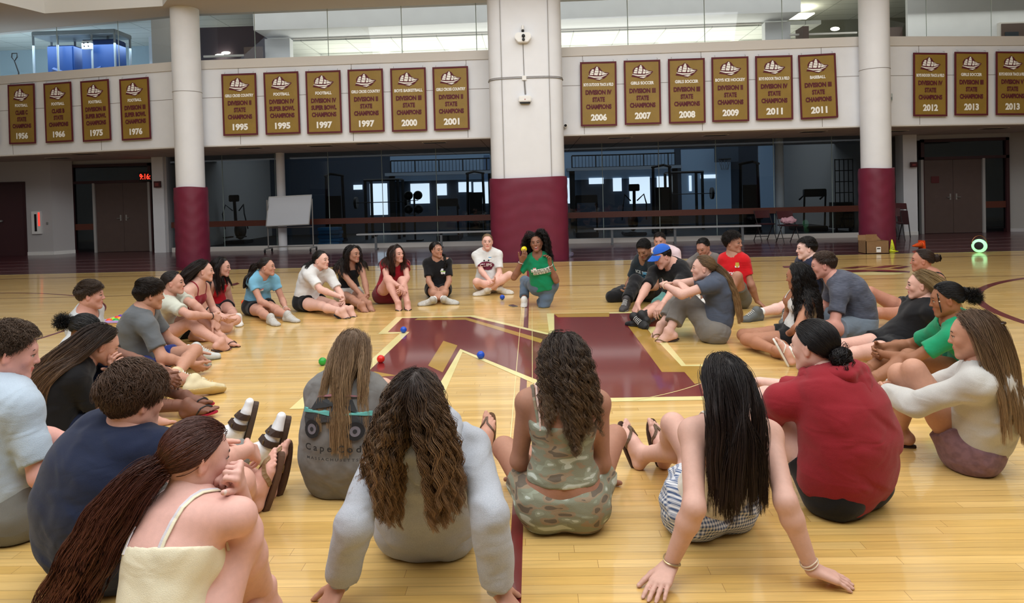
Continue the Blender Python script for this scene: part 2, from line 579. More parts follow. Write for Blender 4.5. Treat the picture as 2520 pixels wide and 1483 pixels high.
flat('arc_line', ring(-9.35, 7.3, 4.0, .05, -1.4, 1.55), 0.0012, M_paint)
flat('arc_line', ring(9.0, 6.6, 4.15, .1, 1.9, 3.9), 0.0012, M_paint)
# the big outlined letter in the middle of the court
Nout = [(-1.65, 8.16), (-.72, 8.16), (.14, 7.02), (.14, 8.18), (1.45, 8.16), (1.45, 7.17), (1.24, 7.17), (1.22, 5.65), (1.52, 5.65), (1.52, 4.70),
        (.27, 4.70), (-.67, 6.27), (-.67, 4.66), (-1.70, 4.66), (-1.70, 5.55), (-1.47, 5.65), (-1.42, 7.17), (-1.65, 7.17)]
def inset(P, d):
    out = []; n = len(P)
    for i in range(n):
        a, b, c = Vector(P[i - 1]), Vector(P[i]), Vector(P[(i + 1) % n])
        e1 = (b - a).normalized(); e2 = (c - b).normalized()
        n1 = Vector((e1.y, -e1.x)); n2 = Vector((e2.y, -e2.x))
        k = (n1 + n2); k = k / max(k.length_squared / 2, 0.35)
        out.append(tuple(b + k * d))
    return out
def triflat(name, P, z, material):
    from mathutils.geometry import tessellate_polygon
    t = tessellate_polygon([[Vector((x, y, 0)) for x, y in P]])
    me = bpy.data.meshes.new(name); me.from_pydata([(x, y, z) for x, y in P], [], [tuple(f) for f in t]); me.update()
    bm = bmesh.new(); bm.from_mesh(me)
    for f in bm.faces:
        if f.normal.z < 0: f.normal_flip()
    bm.to_mesh(me); bm.free()
    return link(name, me, material, fl)
triflat('letter_outline', Nout, 0.0020, M_cream)
triflat('letter_field', inset(Nout, .085), 0.0026, M_paint)
def c6(L): return [tuple(Fz(700 + x / 2.377, 740 + y / 2.377)[:2]) for x, y in L]
for P in ([(780, 103), (1062, 98), (1512, 226), (1500, 248), (1060, 112), (760, 113)],
          [(930, 235), (1012, 262), (925, 420), (840, 380)],
          [(500, 418), (530, 415), (655, 438), (500, 450)],
          [(2005, 142), (2110, 158), (2322, 383), (2440, 383), (2440, 480), (2400, 488), (2340, 418), (2208, 418)],
          [(1575, 76), (1900, 70), (1900, 94), (1600, 97)]):
    triflat('letter_shade', c6(P), 0.0032, M_gold)
# lettering and swoosh mark beside the far sideline
def court_mark():
    def q(L): return [tuple(Fz(x, y)[:2]) for x, y in L]
    for P in ([(1925, 655), (2010, 651), (2050, 654), (2000, 657), (1930, 659)], [(2065, 660), (2120, 654), (2150, 655), (2100, 661)],
              [(2125, 661), (2180, 653), (2225, 652), (2170, 660)], [(2190, 660), (2228, 654), (2242, 656), (2212, 662)],
              [(2052, 665), (2160, 663), (2240, 667), (2238, 671), (2150, 669), (2060, 670)]):
        triflat('court_emblem', q(P), 0.0022, M_paint)
    for P in ([(2080, 672), (2160, 667), (2235, 671), (2200, 676), (2120, 677)],):
        triflat('court_emblem', q(P), 0.0022, M_cream)
court_mark()
for P in ([(600, 690), (628, 686), (622, 690), (604, 694)], [(566, 700), (584, 695), (590, 698), (575, 703)]):
    triflat('court_emblem', [tuple(Fz(x, y)[:2]) for x, y in P], 0.0022, M_paint)
# thin scribed lines
flat('thin_line', [[(-.165, 3.4), (-.16, 3.4), (-.16, 8.7), (-.165, 8.7)], [(-.035, 3.4), (-.03, 3.4), (-.03, 8.7), (-.035, 8.7)]], 0.0038, M_cream)
flat('thin_line', ring(-.1, 6.4, 1.85, .008, -1.15, -.45), 0.0038, M_cream)

# ------------------------------------------------------------------ gallery front (beam) in three runs
ZB, ZT = 2.71, 4.64
YB = 15.5
BP = [(-16.5, 17.4), (-7.9, 15.6), (7.3, 15.35), (13.5, 16.2)]
def run(i):
    return Vector(BP[i] + (0,)), Vector(BP[i + 1] + (0,))
def slab(a, b, z0, z1, out, th, material, name, parent=None, **kw):
    d = (b - a); L = d.length; d.normalize(); n = Vector((d.y, -d.x, 0))
    M = Matrix(((d.x, -n.x, 0, a.x), (d.y, -n.y, 0, a.y), (0, 0, 1, 0), (0, 0, 0, 1)))
    return MB().box((0, -out, z0), (L, th, z1), M).build(name, material, parent, **kw)
for i, nm in enumerate(('wall_left', 'wall_centre', 'wall_right')):
    a, b = run(i)
    w = slab(a, b, ZB, ZT - .2, 0.0, .35, M_wall, nm, kind='structure')
    slab(a, b, ZT - .2, ZT, 0.035, .35, M_wallt, 'ledge', w)
    slab(a, b, 3.785, 3.797, 0.002, .02, M_groove, 'groove', w)
    d = (b - a).normalized(); L = (b - a).length
    k = 1.3
    while k < L:
        p = a + d * k
        slab(p, p + d * .012, ZB, ZT - .2, 0.002, .02, M_groove, 'groove', w)
        k += 2.6
    slab(a, b, ZB - .03, ZB, 0.0, .3, M_wallt, 'edge_bead', w)

# soffit under the gallery, with vents
def under(z0, z1, yb, off=.3): return MB().prism([(BP[0][0], BP[0][1] + off), (BP[1][0], BP[1][1] + off), (BP[2][0], BP[2][1] + off), (BP[3][0], BP[3][1] + off), (17.9, 17.8), (17.9, yb), (-17.9, yb), (-17.9, 17.8)], z0, z1)
under(2.74, 2.8, 22.4).build('ceiling', M_tile, kind='structure')
for px, py in ((905, 352), (615, 363), (790, 358), (1070, 350), (1525, 338), (1760, 332), (2000, 323), (2200, 322), (2445, 315), (210, 378), (145, 388)):
    p = Fz(px, py, 2.74)
    t = empty('ceiling_vent', (p.x, p.y, 2.73), label='', cat='vent')
    t['label'] = 'dark rectangular air vent in the low ceiling'
    t['group'] = 'air vents in the low ceiling'
    MB().box((p.x - .3, p.y - .15, 2.728), (p.x + .3, p.y + .15, 2.741)).build('frame', M_wallt, t)
    b = MB()
    for k in range(6): b.box((p.x - .27, p.y - .13 + k * .045, 2.722), (p.x + .27, p.y - .11 + k * .045, 2.735))
    b.build('grille', M_dark, t)

area('soffit_fill', (0, 17.6, 2.7), (28, .8), 75, (1, .97, .95))  # added ambient fill under the soffit, not a fixture
# upper ceiling with the edge of the skylight well
e0 = [(-14, 9), (-10.9, 13.6)] + [tuple(Fz(x, y, 5.72)[:2]) for x, y in ((0, 6), (110, 33), (400, 15), (420, -12))] + [(-6.2, 13.8), (7.5, 13.9), (11, 12.8), (14, 9)]
uc = [(-17.9, 9)] + e0 + [(17.9, 9), (17.9, 17.5)] + [(BP[3][0], BP[3][1] + .25), (BP[2][0], BP[2][1] + .25), (BP[1][0], BP[1][1] + .25), (BP[0][0], BP[0][1] + .25)] + [(-17.9, 17.9)]
from mathutils.geometry import tessellate_polygon
def ceil_mesh():
    t = tessellate_polygon([[Vector((x, y, 0)) for x, y in uc]])
    n = len(uc)
    V = [(x, y, 5.72) for x, y in uc] + [(x, y, 5.9) for x, y in uc]
    Fc = [tuple(f) for f in t] + [tuple(i + n for i in f) for f in t]
    me = bpy.data.meshes.new('ceiling_upper'); me.from_pydata(V, [], Fc); me.update()
    return me
o = link('ceiling', ceil_mesh(), mat('plaster', '#B8AFA6', rough=0.9)); o['kind'] = 'structure'
b = MB()
for i in range(len(e0) - 1):
    p, q = e0[i], e0[i + 1]
    b.add([(p[0], p[1], 5.72), (q[0], q[1], 5.72), (q[0], q[1], 8.9), (p[0], p[1], 8.9)], [(0, 1, 2, 3)])
b.build('skylight_well', mat('well_white', '#D8D8D6', rough=0.9), o)
# rest of the shell, behind the camera (seen only in reflections)
w = MB().box((-18.2, -8.2, 0), (18.2, -8, 8.9)).build('wall_back', M_wallg, kind='structure')
for i in range(5):
    MB().box((-12 + i * 5.2, -8.0, .3), (-9 + i * 5.2, -7.97, 2.6)).build('pane', mat('dull_glass', '#39424A', rough=0.1), w)
MB().box((-18.2, -8, 0), (-18, 31, 8.9)).build('wall_west', M_wallg, kind='structure')
MB().box((18, -8, 0), (18.2, 31, 8.9)).build('wall_east', M_wallg, kind='structure')
w = MB().box((-18.2, -8.2, 8.9), (18.2, 15.0, 9.0)).build('ceiling', M_wallt, kind='structure')

# ------------------------------------------------------------------ columns
def padded_column(nm, c, rx, ry, padr, label, ztop=5.72):
    t = empty(nm, (c[0], c[1], 0), label=label, cat='column')
    n = 48
    def prof(rx, ry, e=2.0):
        P = []
        for k in range(n):
            a = 2 * math.pi * k / n
            P.append((c[0] + rx * math.copysign(abs(math.cos(a)) ** (2 / e), math.cos(a)), c[1] + ry * math.copysign(abs(math.sin(a)) ** (2 / e), math.sin(a))))
        return P
    e = 3.2 if rx > .5 else 2.0
    MB().prism(prof(rx, ry, e), 1.0, ztop).build('shaft', M_wall, t, smooth=True)
    b = MB(); V = []; m_ = 24; g = rnd.random() * 9
    zs = [1.76 * k / m_ for k in range(m_ + 1)]
    for z in zs:
        for k, (x, y) in enumerate(prof(padr[0], padr[1], e)):
            w_ = .006 * math.sin(z * 21 + math.sin(k * .6 + g) * 2) * (0.4 + 0.6 * math.sin(k * .4 + g) ** 2)
            w_ -= .006 if z > 1.7 else 0
            dx, dy = x - c[0], y - c[1]; r = math.hypot(dx, dy)
            V.append((x + dx / r * w_, y + dy / r * w_, z + (.012 * math.sin(k * .3 + g) if z > 1.7 else 0)))
    Fs = [(i * n + k, i * n + (k + 1) % n, (i + 1) * n + (k + 1) % n, (i + 1) * n + k) for i in range(m_) for k in range(n)]
    Fs += [tuple(range(m_ * n, m_ * n + n))]
    b.add(V, Fs).build('vinyl_pad', M_pad, t, smooth=True, label='maroon vinyl wall pad around the foot of the column')
    return t, prof
c1, _ = padded_column('column', (-7.62, 15.25), .30, .30, (.355, .355), 'slim white round column with maroon pad, left of the circle', 5.72)
c2, pf = padded_column('column', (-.07, 15.0), .79, .46, (.84, .52), 'broad white centre column with cameras and a wide maroon pad')
c3, _ = padded_column('column', (7.42, 15.1), .30, .30, (.355, .355), 'slim white round column with maroon pad beside the cardboard box')
def colring(t, c, z, rx, ry, e=2.0, r=.006):
    P = []
    for k in range(40):
        a = 2 * math.pi * k / 40
        P.append((c[0] + rx * math.copysign(abs(math.cos(a)) ** (2 / e), math.cos(a)), c[1] + ry * math.copysign(abs(math.sin(a)) ** (2 / e), math.sin(a)), z))
    return MB().tube(P, r, 6, True).build('joint', M_groove, t)
colring(c1, (-7.62, 15.25), 3.87, .301, .301); colring(c3, (7.42, 15.1), 3.87, .301, .301); colring(c2, (-.07, 15.0), 3.87, .792, .462, 3.2, .008)
for x in (-.07 - .5, -.07 + .5):
    MB().box((x - .004, 14.548, 1.76), (x + .004, 14.6, 5.72)).build('joint', M_groove, c2)

# slim inner columns behind (at the glass)
for px, y0 in ((693, 0), (1919, 0)):
    X = wx(px, 500, 19.25)
    t = empty('column', (X, 19.25, 0), cat='column', label='thin pale round column behind the whiteboard' if px < 1000 else 'thin pale round column beside the folding chair with the pink bag')
    MB().lathe((X, 19.25, 0), [(.12, 0), (.12, 2.74)], 24).build('shaft', M_wall, t, smooth=True)

# ------------------------------------------------------------------ upper gallery
M_glass = mat('clear_glass', '#F4FAFA', rough=0.0, trans=1.0, ior=1.02, spec=0.5)
def glass_mat():
    M = bpy.data.materials.new('pane_glass'); M.use_nodes = True
    nt = M.node_tree; L = nt.links
    for n in list(nt.nodes): nt.nodes.remove(n)
    out = nt.nodes.new('ShaderNodeOutputMaterial'); mx = nt.nodes.new('ShaderNodeMixShader')
    tr = nt.nodes.new('ShaderNodeBsdfTransparent'); gl = nt.nodes.new('ShaderNodeBsdfGlossy'); fr = nt.nodes.new('ShaderNodeFresnel')
    tr.inputs[0].default_value = (.78, .82, .83, 1); gl.inputs['Roughness'].default_value = 0.01; fr.inputs[0].default_value = 1.5
    L.new(fr.outputs[0], mx.inputs[0]); L.new(tr.outputs[0], mx.inputs[1]); L.new(gl.outputs[0], mx.inputs[2]); L.new(mx.outputs[0], out.inputs[0])
    return M
M_pane = glass_mat()
M_seam = mat('glass_edge', '#8FA09C', rough=0.3)
for i in range(3):
    a, b = run(i); d = (b - a).normalized(); L = (b - a).length
    k = 0.0; seg = L / max(1, round(L / 1.75))
    wn = empty('window_%d' % (i + 1), tuple(a)); wn['kind'] = 'structure'
    while k < L - .1:
        p = a + d * (k + .008); q = a + d * (k + seg - .008)
        n = Vector((-d.y, d.x, 0))
        me = bpy.data.meshes.new('pane')
        o1 = n * .08; 
        me.from_pydata([tuple(p + o1 + Vector((0, 0, 4.6))), tuple(q + o1 + Vector((0, 0, 4.6))), tuple(q + o1 + Vector((0, 0, 5.74))), tuple(p + o1 + Vector((0, 0, 5.74)))], [], [(0, 1, 2, 3)])
        link('pane', me, M_pane, wn)
        MB().bar(q + o1 + Vector((0, 0, 4.6)), q + o1 + Vector((0, 0, 5.74)), .009, 4).build('glass_joint', M_seam, wn)
        k += seg
# gallery floor, back rooms
under(4.3, 4.42, 30.5).build('floor', M_wallg, kind='structure')
YG = 17.8
xa, xb, xc, xd = wx(650, 60, YG), wx(713, 110, YG), wx(1883, 80, YG), wx(1945, 60, YG)
under(6.35, 6.4, 30.5, .1).build('ceiling', M_tile2, kind='structure')
g = MB().box((xa, 17.1, 5.66), (xd, YG + .25, 6.35)).box((xa, YG, 4.4), (xb, YG + .25, 5.6)).box((xc, YG, 4.4), (xd, YG + .25, 5.6)).build('wall_gallery', M_wall, kind='structure')
MB().box((xb, YG + .25, 5.62), (xc, YG + .3, 5.66)).build('opening_trim', M_wallt, g)
area('corridor_fill', (0, 16.15, 6.25), (19, .5), 95, (1, .98, .93), (math.radians(50), 0, 0))  # added fill for the header face and gallery corridor
MB().box((-6.9, 18.2, 5.60), (7.6, 30, 5.7)).build('ceiling', M_tile2, kind='structure')
MB().box((-7.0, 26, 4.4), (7.8, 26.2, 5.7)).build('wall_gallery', M_wall, kind='structure')
M_lamp = mat('lamp', '#FFFFFF', emit='#FFF6DC', es=9)
for y in (19.9, 22.6):
    x = -6.0
    while x < 7:
        t = empty('strip_light', (x, y, 5.5), cat='light', label='long slim strip light under the bright gallery ceiling', group='strip lights behind the gallery opening')
        MB().box((x, y - .05, 5.5), (x + 1.75, y + .05, 5.56)).build('housing', M_white, t)
        MB().box((x + .02, y - .04, 5.488), (x + 1.73, y + .04, 5.5)).build('tube', M_lamp, t)
        x += 2.0
area('gallery_glow', (0.3, 21.5, 4.6), (13, 7), 560, (1, .97, .84), (math.pi, 0, 0))  # added upward fill that brightens the gallery ceiling
# left bay: bright bluish room
MB().box((-17.5, 21.4, 4.4), (-11.2, 21.5, 6.35)).build('wall_gallery', mat('pale_blue', '#BFD3DE', rough=.8), kind='structure')
MB().box((-11.2, 20.2, 4.4), (-9.7, 20.3, 6.35)).build('wall_gallery', M_wall, kind='structure')
area('bay_daylight', (-13.5, 18.2, 5.65), (6, 2.2), 420, (.66, .84, 1.0))
MB().box((wx(378, 90, 17.3), 17.2, 4.4), (wx(424, 90, 17.3), 17.35, 6.35)).build('wall_gallery', M_wallg, kind='structure')
# bay between the slim column and the opening
MB().box((-9.3, 19.4, 4.4), (xa, 19.5, 6.35)).build('wall_gallery', mat('plum', '#4A3F4A', rough=.7), kind='structure')
dr = empty('door_gallery', (wx(620, 100, 17.6), 17.6, 4.42)); dr['kind'] = 'structure'
MB().box((wx(600, 100, 17.6), 17.58, 4.42), (wx(646, 100, 17.6), 17.62, 5.36)).build('door_leaf', M_door, dr)
MB().box((wx(500, 100, 17.7), 17.68, 5.15), (wx(600, 100, 17.7), 17.74, 5.2)).build('rail', M_wallt, dr)
for k, (px, py) in enumerate(((540, 136), (556, 130))):
    p = Wy(px, py, 19.3)
    t = empty('ceiling_lamp', tuple(p), cat='light', label='small bright lamp glimpsed behind the gallery glass left of the opening', group='small lamps left of the opening')
    MB().sphere(p, .1, 12, 8, (1.3, .5, .4)).build('bulb', M_lamp, t, smooth=True)
# right bays
MB().box((xd, 21, 4.4), (wx(2240, 60, 21), 21.1, 6.35)).build('wall_gallery', mat('olive', '#8A8C80', rough=.8), kind='structure')
MB().box((wx(1945, 100, 17.5), 17.5, 5.18), (wx(2110, 100, 17.5), 17.56, 5.22)).build('rail', M_wallt, g)
MB().box((wx(1975, 90, 17.3), 17.28, 4.42), (wx(1990, 90, 17.3), 17.75, 5.35)).build('door_leaf', M_door, g)
p = Wy(2055, 71, 18.5)
t = empty('ceiling_lamp', tuple(p), cat='light', label='small round lamp right of the gallery opening behind the glass')
MB().sphere(p, .1, 12, 8, (1.2, .6, .5)).build('bulb', M_lamp, t, smooth=True)
p = Wy(1985, 41, 19.5)
t = empty('ceiling_lamp', tuple(p), cat='light', label='square flat ceiling lamp right of the gallery opening')
MB().box((p.x - .5, p.y - .3, p.z), (p.x + .1, p.y + .3, p.z + .03)).build('diffuser', M_lamp, t)
xw = wx(2234, 60, 17.6)
MB().box((xw, 17.6, 4.4), (15, 17.7, 6.35)).build('wall_gallery', M_wall, kind='structure')
MB().box((wx(2180, 60, 17.9), 17.85, 4.4), (xw, 17.9, 5.38)).build('door_gallery', M_door, kind='structure')
dr = empty('door_gallery', (wx(2490, 60, 17.55), 17.55, 4.42)); dr['kind'] = 'structure'
MB().box((wx(2460, 60, 17.5), 17.5, 4.42), (wx(2560, 60, 17.5), 17.6, 5.33)).build('door_frame', M_wallt, dr)
MB().box((wx(2465, 60, 17.48), 17.47, 4.42), (wx(2560, 60, 17.48), 17.5, 5.29)).build('door_leaf', M_door, dr)
MB().box((wx(2473, 60, 17.46), 17.45, 4.42), (wx(2506, 60, 17.46), 17.47, 5.08)).build('door_pane', mat('dull_glass', '#39424A', rough=0.1), dr)
area('gallery_right', (10.5, 16.9, 5.65), (6, 1.2), 30,
 (1, .97, .86))

# ------------------------------------------------------------------ lower level: glass wall
GA, GB_ = Vector((-10.35, 19.55, 0)), Vector((9.65, 18.85, 0))
gd = (GB_ - GA).normalized(); gn = Vector((gd.y, -gd.x, 0)); gL = (GB_ - GA).length
gw = empty('window_4', tuple(GA)); gw['kind'] = 'structure'
def gbox(s0, s1, y0, y1, z0, z1, name, material, parent=gw, **kw):
    M = Matrix(((gd.x, -gn.x, 0, GA.x), (gd.y, -gn.y, 0, GA.y), (0, 0, 1, 0), (0, 0, 0, 1)))
    return MB().box((s0, y0, z0), (s1, y1, z1), M).build(name, material, parent, **kw)
M_rail = mat('rail_wood', '#5B2E22', rough=0.45, noise=.1)
gbox(0, gL, -.06, .12, 0, .13, 'sill', M_wallt)
gbox(0, gL, -.05, .02, .70, .86, 'kick_rail', M_rail)
def dark_glass():
    M = bpy.data.materials.new('tinted_glass'); M.use_nodes = True
    nt = M.node_tree; L = nt.links
    for n in list(nt.nodes): nt.nodes.remove(n)
    out = nt.nodes.new('ShaderNodeOutputMaterial'); mx = nt.nodes.new('ShaderNodeMixShader')
    tr = nt.nodes.new('ShaderNodeBsdfTransparent'); gl = nt.nodes.new('ShaderNodeBsdfGlossy'); fr = nt.nodes.new('ShaderNodeFresnel')
    tr.inputs[0].default_value = (.62, .67, .7, 1); gl.inputs['Roughness'].default_value = 0.01; gl.inputs[0].default_value = (.6, .65, .7, 1); fr.inputs[0].default_value = 1.5
    L.new(fr.outputs[0], mx.inputs[0]); L.new(tr.outputs[0], mx.inputs[1]); L.new(gl.outputs[0], mx.inputs[2]); L.new(mx.outputs[0], out.inputs[0])
    return M
M_tint = dark_glass()
s = 0.0; nseg = 13; sg = gL / nseg
for i in range(nseg):
    me = bpy.data.meshes.new('pane')
    p = GA + gd * (i * sg + .01); q = GA + gd * ((i + 1) * sg - .01); z0 = Vector((0, 0, .12)); z1 = Vector((0, 0, 2.76))
    me.from_pydata([tuple(p + z0), tuple(q + z0), tuple(q + z1), tuple(p + z1)], [], [(0, 1, 2, 3)])
    link('pane', me, M_tint, gw)
    if i < nseg - 1: gbox((i + 1) * sg - .008, (i + 1) * sg + .008, -.008, .008, .12, 2.74, 'glass_joint', M_seam)

# ------------------------------------------------------------------ weight room behind the glass
M_wr = mat('weight_wall', '#3C4654', rough=.8)
M_wrb = mat('weight_wall_blue', '#5E7488', rough=.8)
M_wrf = mat('rubber_floor', '#17181B', rough=.6)
MB().box((-10.3, 19.8, 0.002), (9.6, 29.8, .012)).build('floor', M_wrf, kind='structure')
MB().box((-12.3, 27, 0), (12, 27.1, 4.25)).build('wall_weight_room', M_wr, kind='structure')
MB().box((-10.4, 19.9, 0), (-10.3, 27, 4.2)).build('wall_weight_room', M_wallg, kind='structure')
MB().box((9.7, 19.2, 0), (9.8, 27, 4.2)).build('wall_weight_room', M_wallg, kind='structure')
MB().box((-11, 19.9, 4.2), (10, 27, 4.25)).build('ceiling', M_black, kind='structure')
area('weight_room_fill', (0, 23.5, 4.15), (18, 5), 260, (.8, .9, 1.0))  # added fill for the room behind the glass, no fixture
M_sky = mat('bright_window', '#DCE8F0', emit='#D6E6F4', es=1.5)
M_skyd = mat('dim_window', '#8FA6B8', emit='#7F9CB8', es=.35)
def bwin(px0, py0, px1, py1, Y=26.95, m=M_sky, lab=None):
    a = Wy(px0, py0, Y); b = Wy(px1, py1, Y)
    o = MB().box((min(a.x, b.x), Y - .03, min(a.z, b.z)), (max(a.x, b.x), Y, max(a.z, b.z))).build('window_5', m)
    o['kind'] = 'structure'; return o
for r in ((870, 455, 892, 466), (910, 452, 955, 528), (1010, 452, 1058, 500), (1075, 452, 1100, 480), (1128, 448, 1160, 472), (1165, 448, 1207, 500), (1395, 438, 1412, 500),
          (1449, 438, 1485, 452), (1508, 438, 1530, 470), (1548, 436, 1600, 500), (1616, 434, 1660, 472), (1695, 432, 1702, 470), (1724, 430, 1762, 438)):
    bwin(*r)
for r in ((560, 395, 588, 462), (1190, 382, 1260, 446), (960, 385, 1207, 440), (1386, 375, 1660, 436), (1675, 368, 1800, 520), (1865, 352, 2080, 520), (2030, 350, 2078, 510)):
    bwin(*r, Y=26.99, m=mat('blue_panel', '#7E96AC', emit='#6F8AA8', es=.16))  # wall panels; faint emission stands in for light falling on them
# reflected balcony railing, built as a solid thing behind the glass
def balcony(px0, px1):
    Y = 26.5; a = Wy(px0, 420, Y); b = Wy(px1, 410, Y); z0 = 1.44 + .9; z1 = z0 + .46
    t = empty('railing', (a.x, Y, z0), cat='railing', label='black balcony railing built behind the %s part of the dark glass as its reflection' % ('left' if px0 < 1200 else 'right'))
    MB().tube([(a.x, Y, z1), ((a.x + b.x) / 2, Y + .15, z1), (b.x, Y, z1)], .025, 6).tube([(a.x, Y, z0), ((a.x + b.x) / 2, Y + .15, z0), (b.x, Y, z0)], .02, 6).build('rail', M_black, t)
    n = int((b.x - a.x) / .13)
    for k in range(n + 1):
        x = a.x + (b.x - a.x) * k / n; s_ = math.sin(math.pi * k / n) * .12
        MB().bar((x, Y + s_, z0), (x, Y + s_, z1), .025 if k % 7 == 0 else .009, 6).build('baluster', M_black, t)
    MB().box((a.x - .2, Y - .2, z0 - .12), (b.x + .2, Y + .62, z0 - .01)).build('deck_edge', mat('deck', '#8C98A4', rough=.7), t)
    for x in (a.x, b.x): MB().box((x - .1, Y + .1, .012), (x + .1, Y + .3, z0 - .12)).build('support', M_black, t)
balcony(962, 1206)
balcony(1408, 1662)
# ------------------------------------------------------------------ lettering
_tc = {}
def text_data(s, bold=0.018):
    if (s, bold) in _tc: return _tc[(s, bold)]
    cu = bpy.data.curves.new('t', 'FONT'); cu.body = s; cu.size = 1.0; cu.offset = bold; cu.resolution_u = 3
    o = bpy.data.objects.new('t', cu); COL.objects.link(o)
    dg = bpy.context.evaluated_depsgraph_get(); dg.update()
    me = bpy.data.meshes.new_from_object(o.evaluated_get(dg))
    V = np.array([tuple(v.co) for v in me.vertices], F32); Fs = [tuple(p.vertices) for p in me.polygons]
    bpy.data.objects.remove(o); bpy.data.curves.remove(cu); bpy.data.meshes.remove(me)
    lo, hi = V.min(0), V.max(0); V = V - (lo + hi) / 2; sz = hi - lo
    _tc[(s, bold)] = (V, Fs, sz); return _tc[(s, bold)]
def text_into(b, s, cx, cz, w, h, M, y=0.0, bold=0.018, keep=None):
    V, Fs, sz = text_data(s, bold)
    kx, kz = w / sz[0], h / sz[1]
    if keep: kx = min(kx, kz * keep)
    return b.add([M @ V3(cx + v[0] * kx, y, cz + v[1] * kz) for v in V], Fs)

# ------------------------------------------------------------------ championship banners
M_bgold = mat('banner_gold', '#8F7330', rough=.55, noise=.08, nscale=6, bump=.5, bscale=7)
M_bmar = mat('banner_maroon', '#5A1C26', rough=.7)
M_bwh = mat('banner_white', '#F0EEE8', rough=.7)
def onrun(px, py, i, off=0.075):
    a, b = run(i); d = (b - a).normalized(); n = V3(d.y, -d.x, 0); rd = ray(px, py)
    p0 = a + n * off
    t = (p0 - CAMP).dot(n) / rd.dot(n)
    return CAMP + rd * t, d, n
def banner(px, y0, y1, i, lines, ang=0.0, w=.80):
    c, d, n = onrun(px, (y0 + y1) / 2, i)
    top, _, _ = onrun(px, y0, i); bot, _, _ = onrun(px, y1, i)
    h = (top - bot).length; c = (top + bot) / 2
    yr = lines[-1]
    t = empty('championship_banner', tuple(c), label='gold banner with maroon border reading %s %s' % (' '.join(lines[:2]).lower().replace(' & ', ' and '), yr) + (' super bowl' if 'BOWL' in lines[2] else ''), cat='banner', group='championship banners along the gallery front')
    up = V3(0, 0, 1)
    M0 = Matrix(((d.x, -n.x, 0, c.x), (d.y, -n.y, 0, c.y), (0, 0, 1, c.z), (0, 0, 0, 1))) @ Matrix.Rotation(math.radians(ang), 4, 'Y')
    hw, hh = w / 2, h / 2; bd = .038
    r = random.Random(int(px))
    # slightly rippled cloth
    b = MB(); nx, nz = 14, 22; V = []; ph = r.uniform(0, 6)
    for j in range(nz + 1):
        for k in range(nx + 1):
            x = -hw + bd + (w - 2 * bd) * k / nx; z = -hh + bd + (h - 2 * bd) * j / nz
            V.append(M0 @ V3(x, -.004 - .003 * math.sin(x * 14 + ph + z * 3), z))
    b.add(V, [(j * (nx + 1) + k, j * (nx + 1) + k + 1, (j + 1) * (nx + 1) + k + 1, (j + 1) * (nx + 1) + k) for j in range(nz) for k in range(nx)])
    b.build('cloth', M_bgold, t, smooth=True)
    b = MB()
    for lo, hi in (((-hw, -.012, -hh), (hw, .004, -hh + bd)), ((-hw, -.012, hh - bd), (hw, .004, hh)), ((-hw, -.012, -hh + bd), (-hw + bd, .004, hh - bd)), ((hw - bd, -.012, -hh + bd), (hw, .004, hh - bd))):
        b.box(lo, hi, M0)
    b.build('border', M_bmar, t, bevel=.003)
    for s_ in (-1, 1): MB().tube([M0 @ V3(s_ * hw * .82, .0, hh), M0 @ V3(s_ * hw * .82 + .01, -.01, hh + .03), M0 @ V3(s_ * hw * .82, .03, hh + .045)], .004, 5).build('hook', M_steel, t)
    y = -.011
    b = MB(); text_into(b, lines[0], 0, hh - h * .355, w * .82, h * .050, M0, y, .045, keep=.85)
    b.build('lettering', M_bwh, t, label='white lettering')
    b = MB(); text_into(b, yr, 0, -hh + h * .135, w * .44, h * .108, M0, y, .05)
    b.build('lettering', M_bwh, t, label='white lettering')
    wd = {'DIVISION III': .72, 'DIVISION II': .68, 'DIVISION IV': .72, 'DIVISION V': .68, 'SUPER BOWL': .72, 'STATE': .34, 'CHAMPIONS': .70, 'CLASS C': .46, 'CLASS B': .46}
    for k, ln in enumerate(lines[1:-1]):
        b = MB(); text_into(b, ln, 0, hh - h * (.475 + .112 * k), w * wd[ln], h * .076, M0, y, .055)
        b.build('lettering', M_bmar, t, label='maroon lettering')
    # sailing ship emblem
    sc = w * .60; zc = hh - h * .175
    def S_(L, y_, bb): bb.add([M0 @ V3((x - .5) * sc, y_, zc + (z - .38) * sc * .78) for x, z in L], [tuple(range(len(L)))])
    b = MB(); S_([(.0, .08), (.30, .02), (.42, -.04), (.56, -.07), (.62, .0), (.78, .06), (1.0, .34), (.98, .38), (.78, .42), (.66, .52), (.56, .70), (.42, .80), (.30, .68), (.14, .60), (.06, .44), (.08, .26)], -.0115, b)
    b.build('emblem', M_bmar, t)
    b = MB()
    for L in ([(.10, .28), (.26, .26), (.28, .34), (.13, .38)], [(.13, .40), (.28, .37), (.29, .46), (.16, .50)], [(.17, .52), (.29, .48), (.30, .60), (.22, .60)],
              [(.30, .26), (.46, .24), (.50, .36), (.32, .40)], [(.33, .42), (.50, .38), (.52, .50), (.35, .54)], [(.36, .56), (.51, .52), (.50, .64), (.38, .66)], [(.39, .67), (.49, .65), (.47, .74), (.42, .75)],
              [(.52, .24), (.62, .24), (.66, .34), (.54, .38)], [(.55, .40), (.66, .36), (.64, .47), (.56, .52)], [(.66, .24), (.95, .34), (.68, .38)], [(.68, .40), (.80, .39), (.66, .47)],
              [(.04, .20), (.30, .10), (.62, .10), (.90, .26), (.86, .27), (.62, .17), (.30, .18), (.05, .23)], [(.36, .03), (.56, -.02), (.70, .08), (.5, .06)]):
        S_(L, -.0135, b)
    b.build('emblem', M_bwh, t, label='white sails')
DIV = lambda d, sb=False: ['DIVISION ' + d, 'SUPER BOWL' if sb else 'STATE', 'CHAMPIONS']
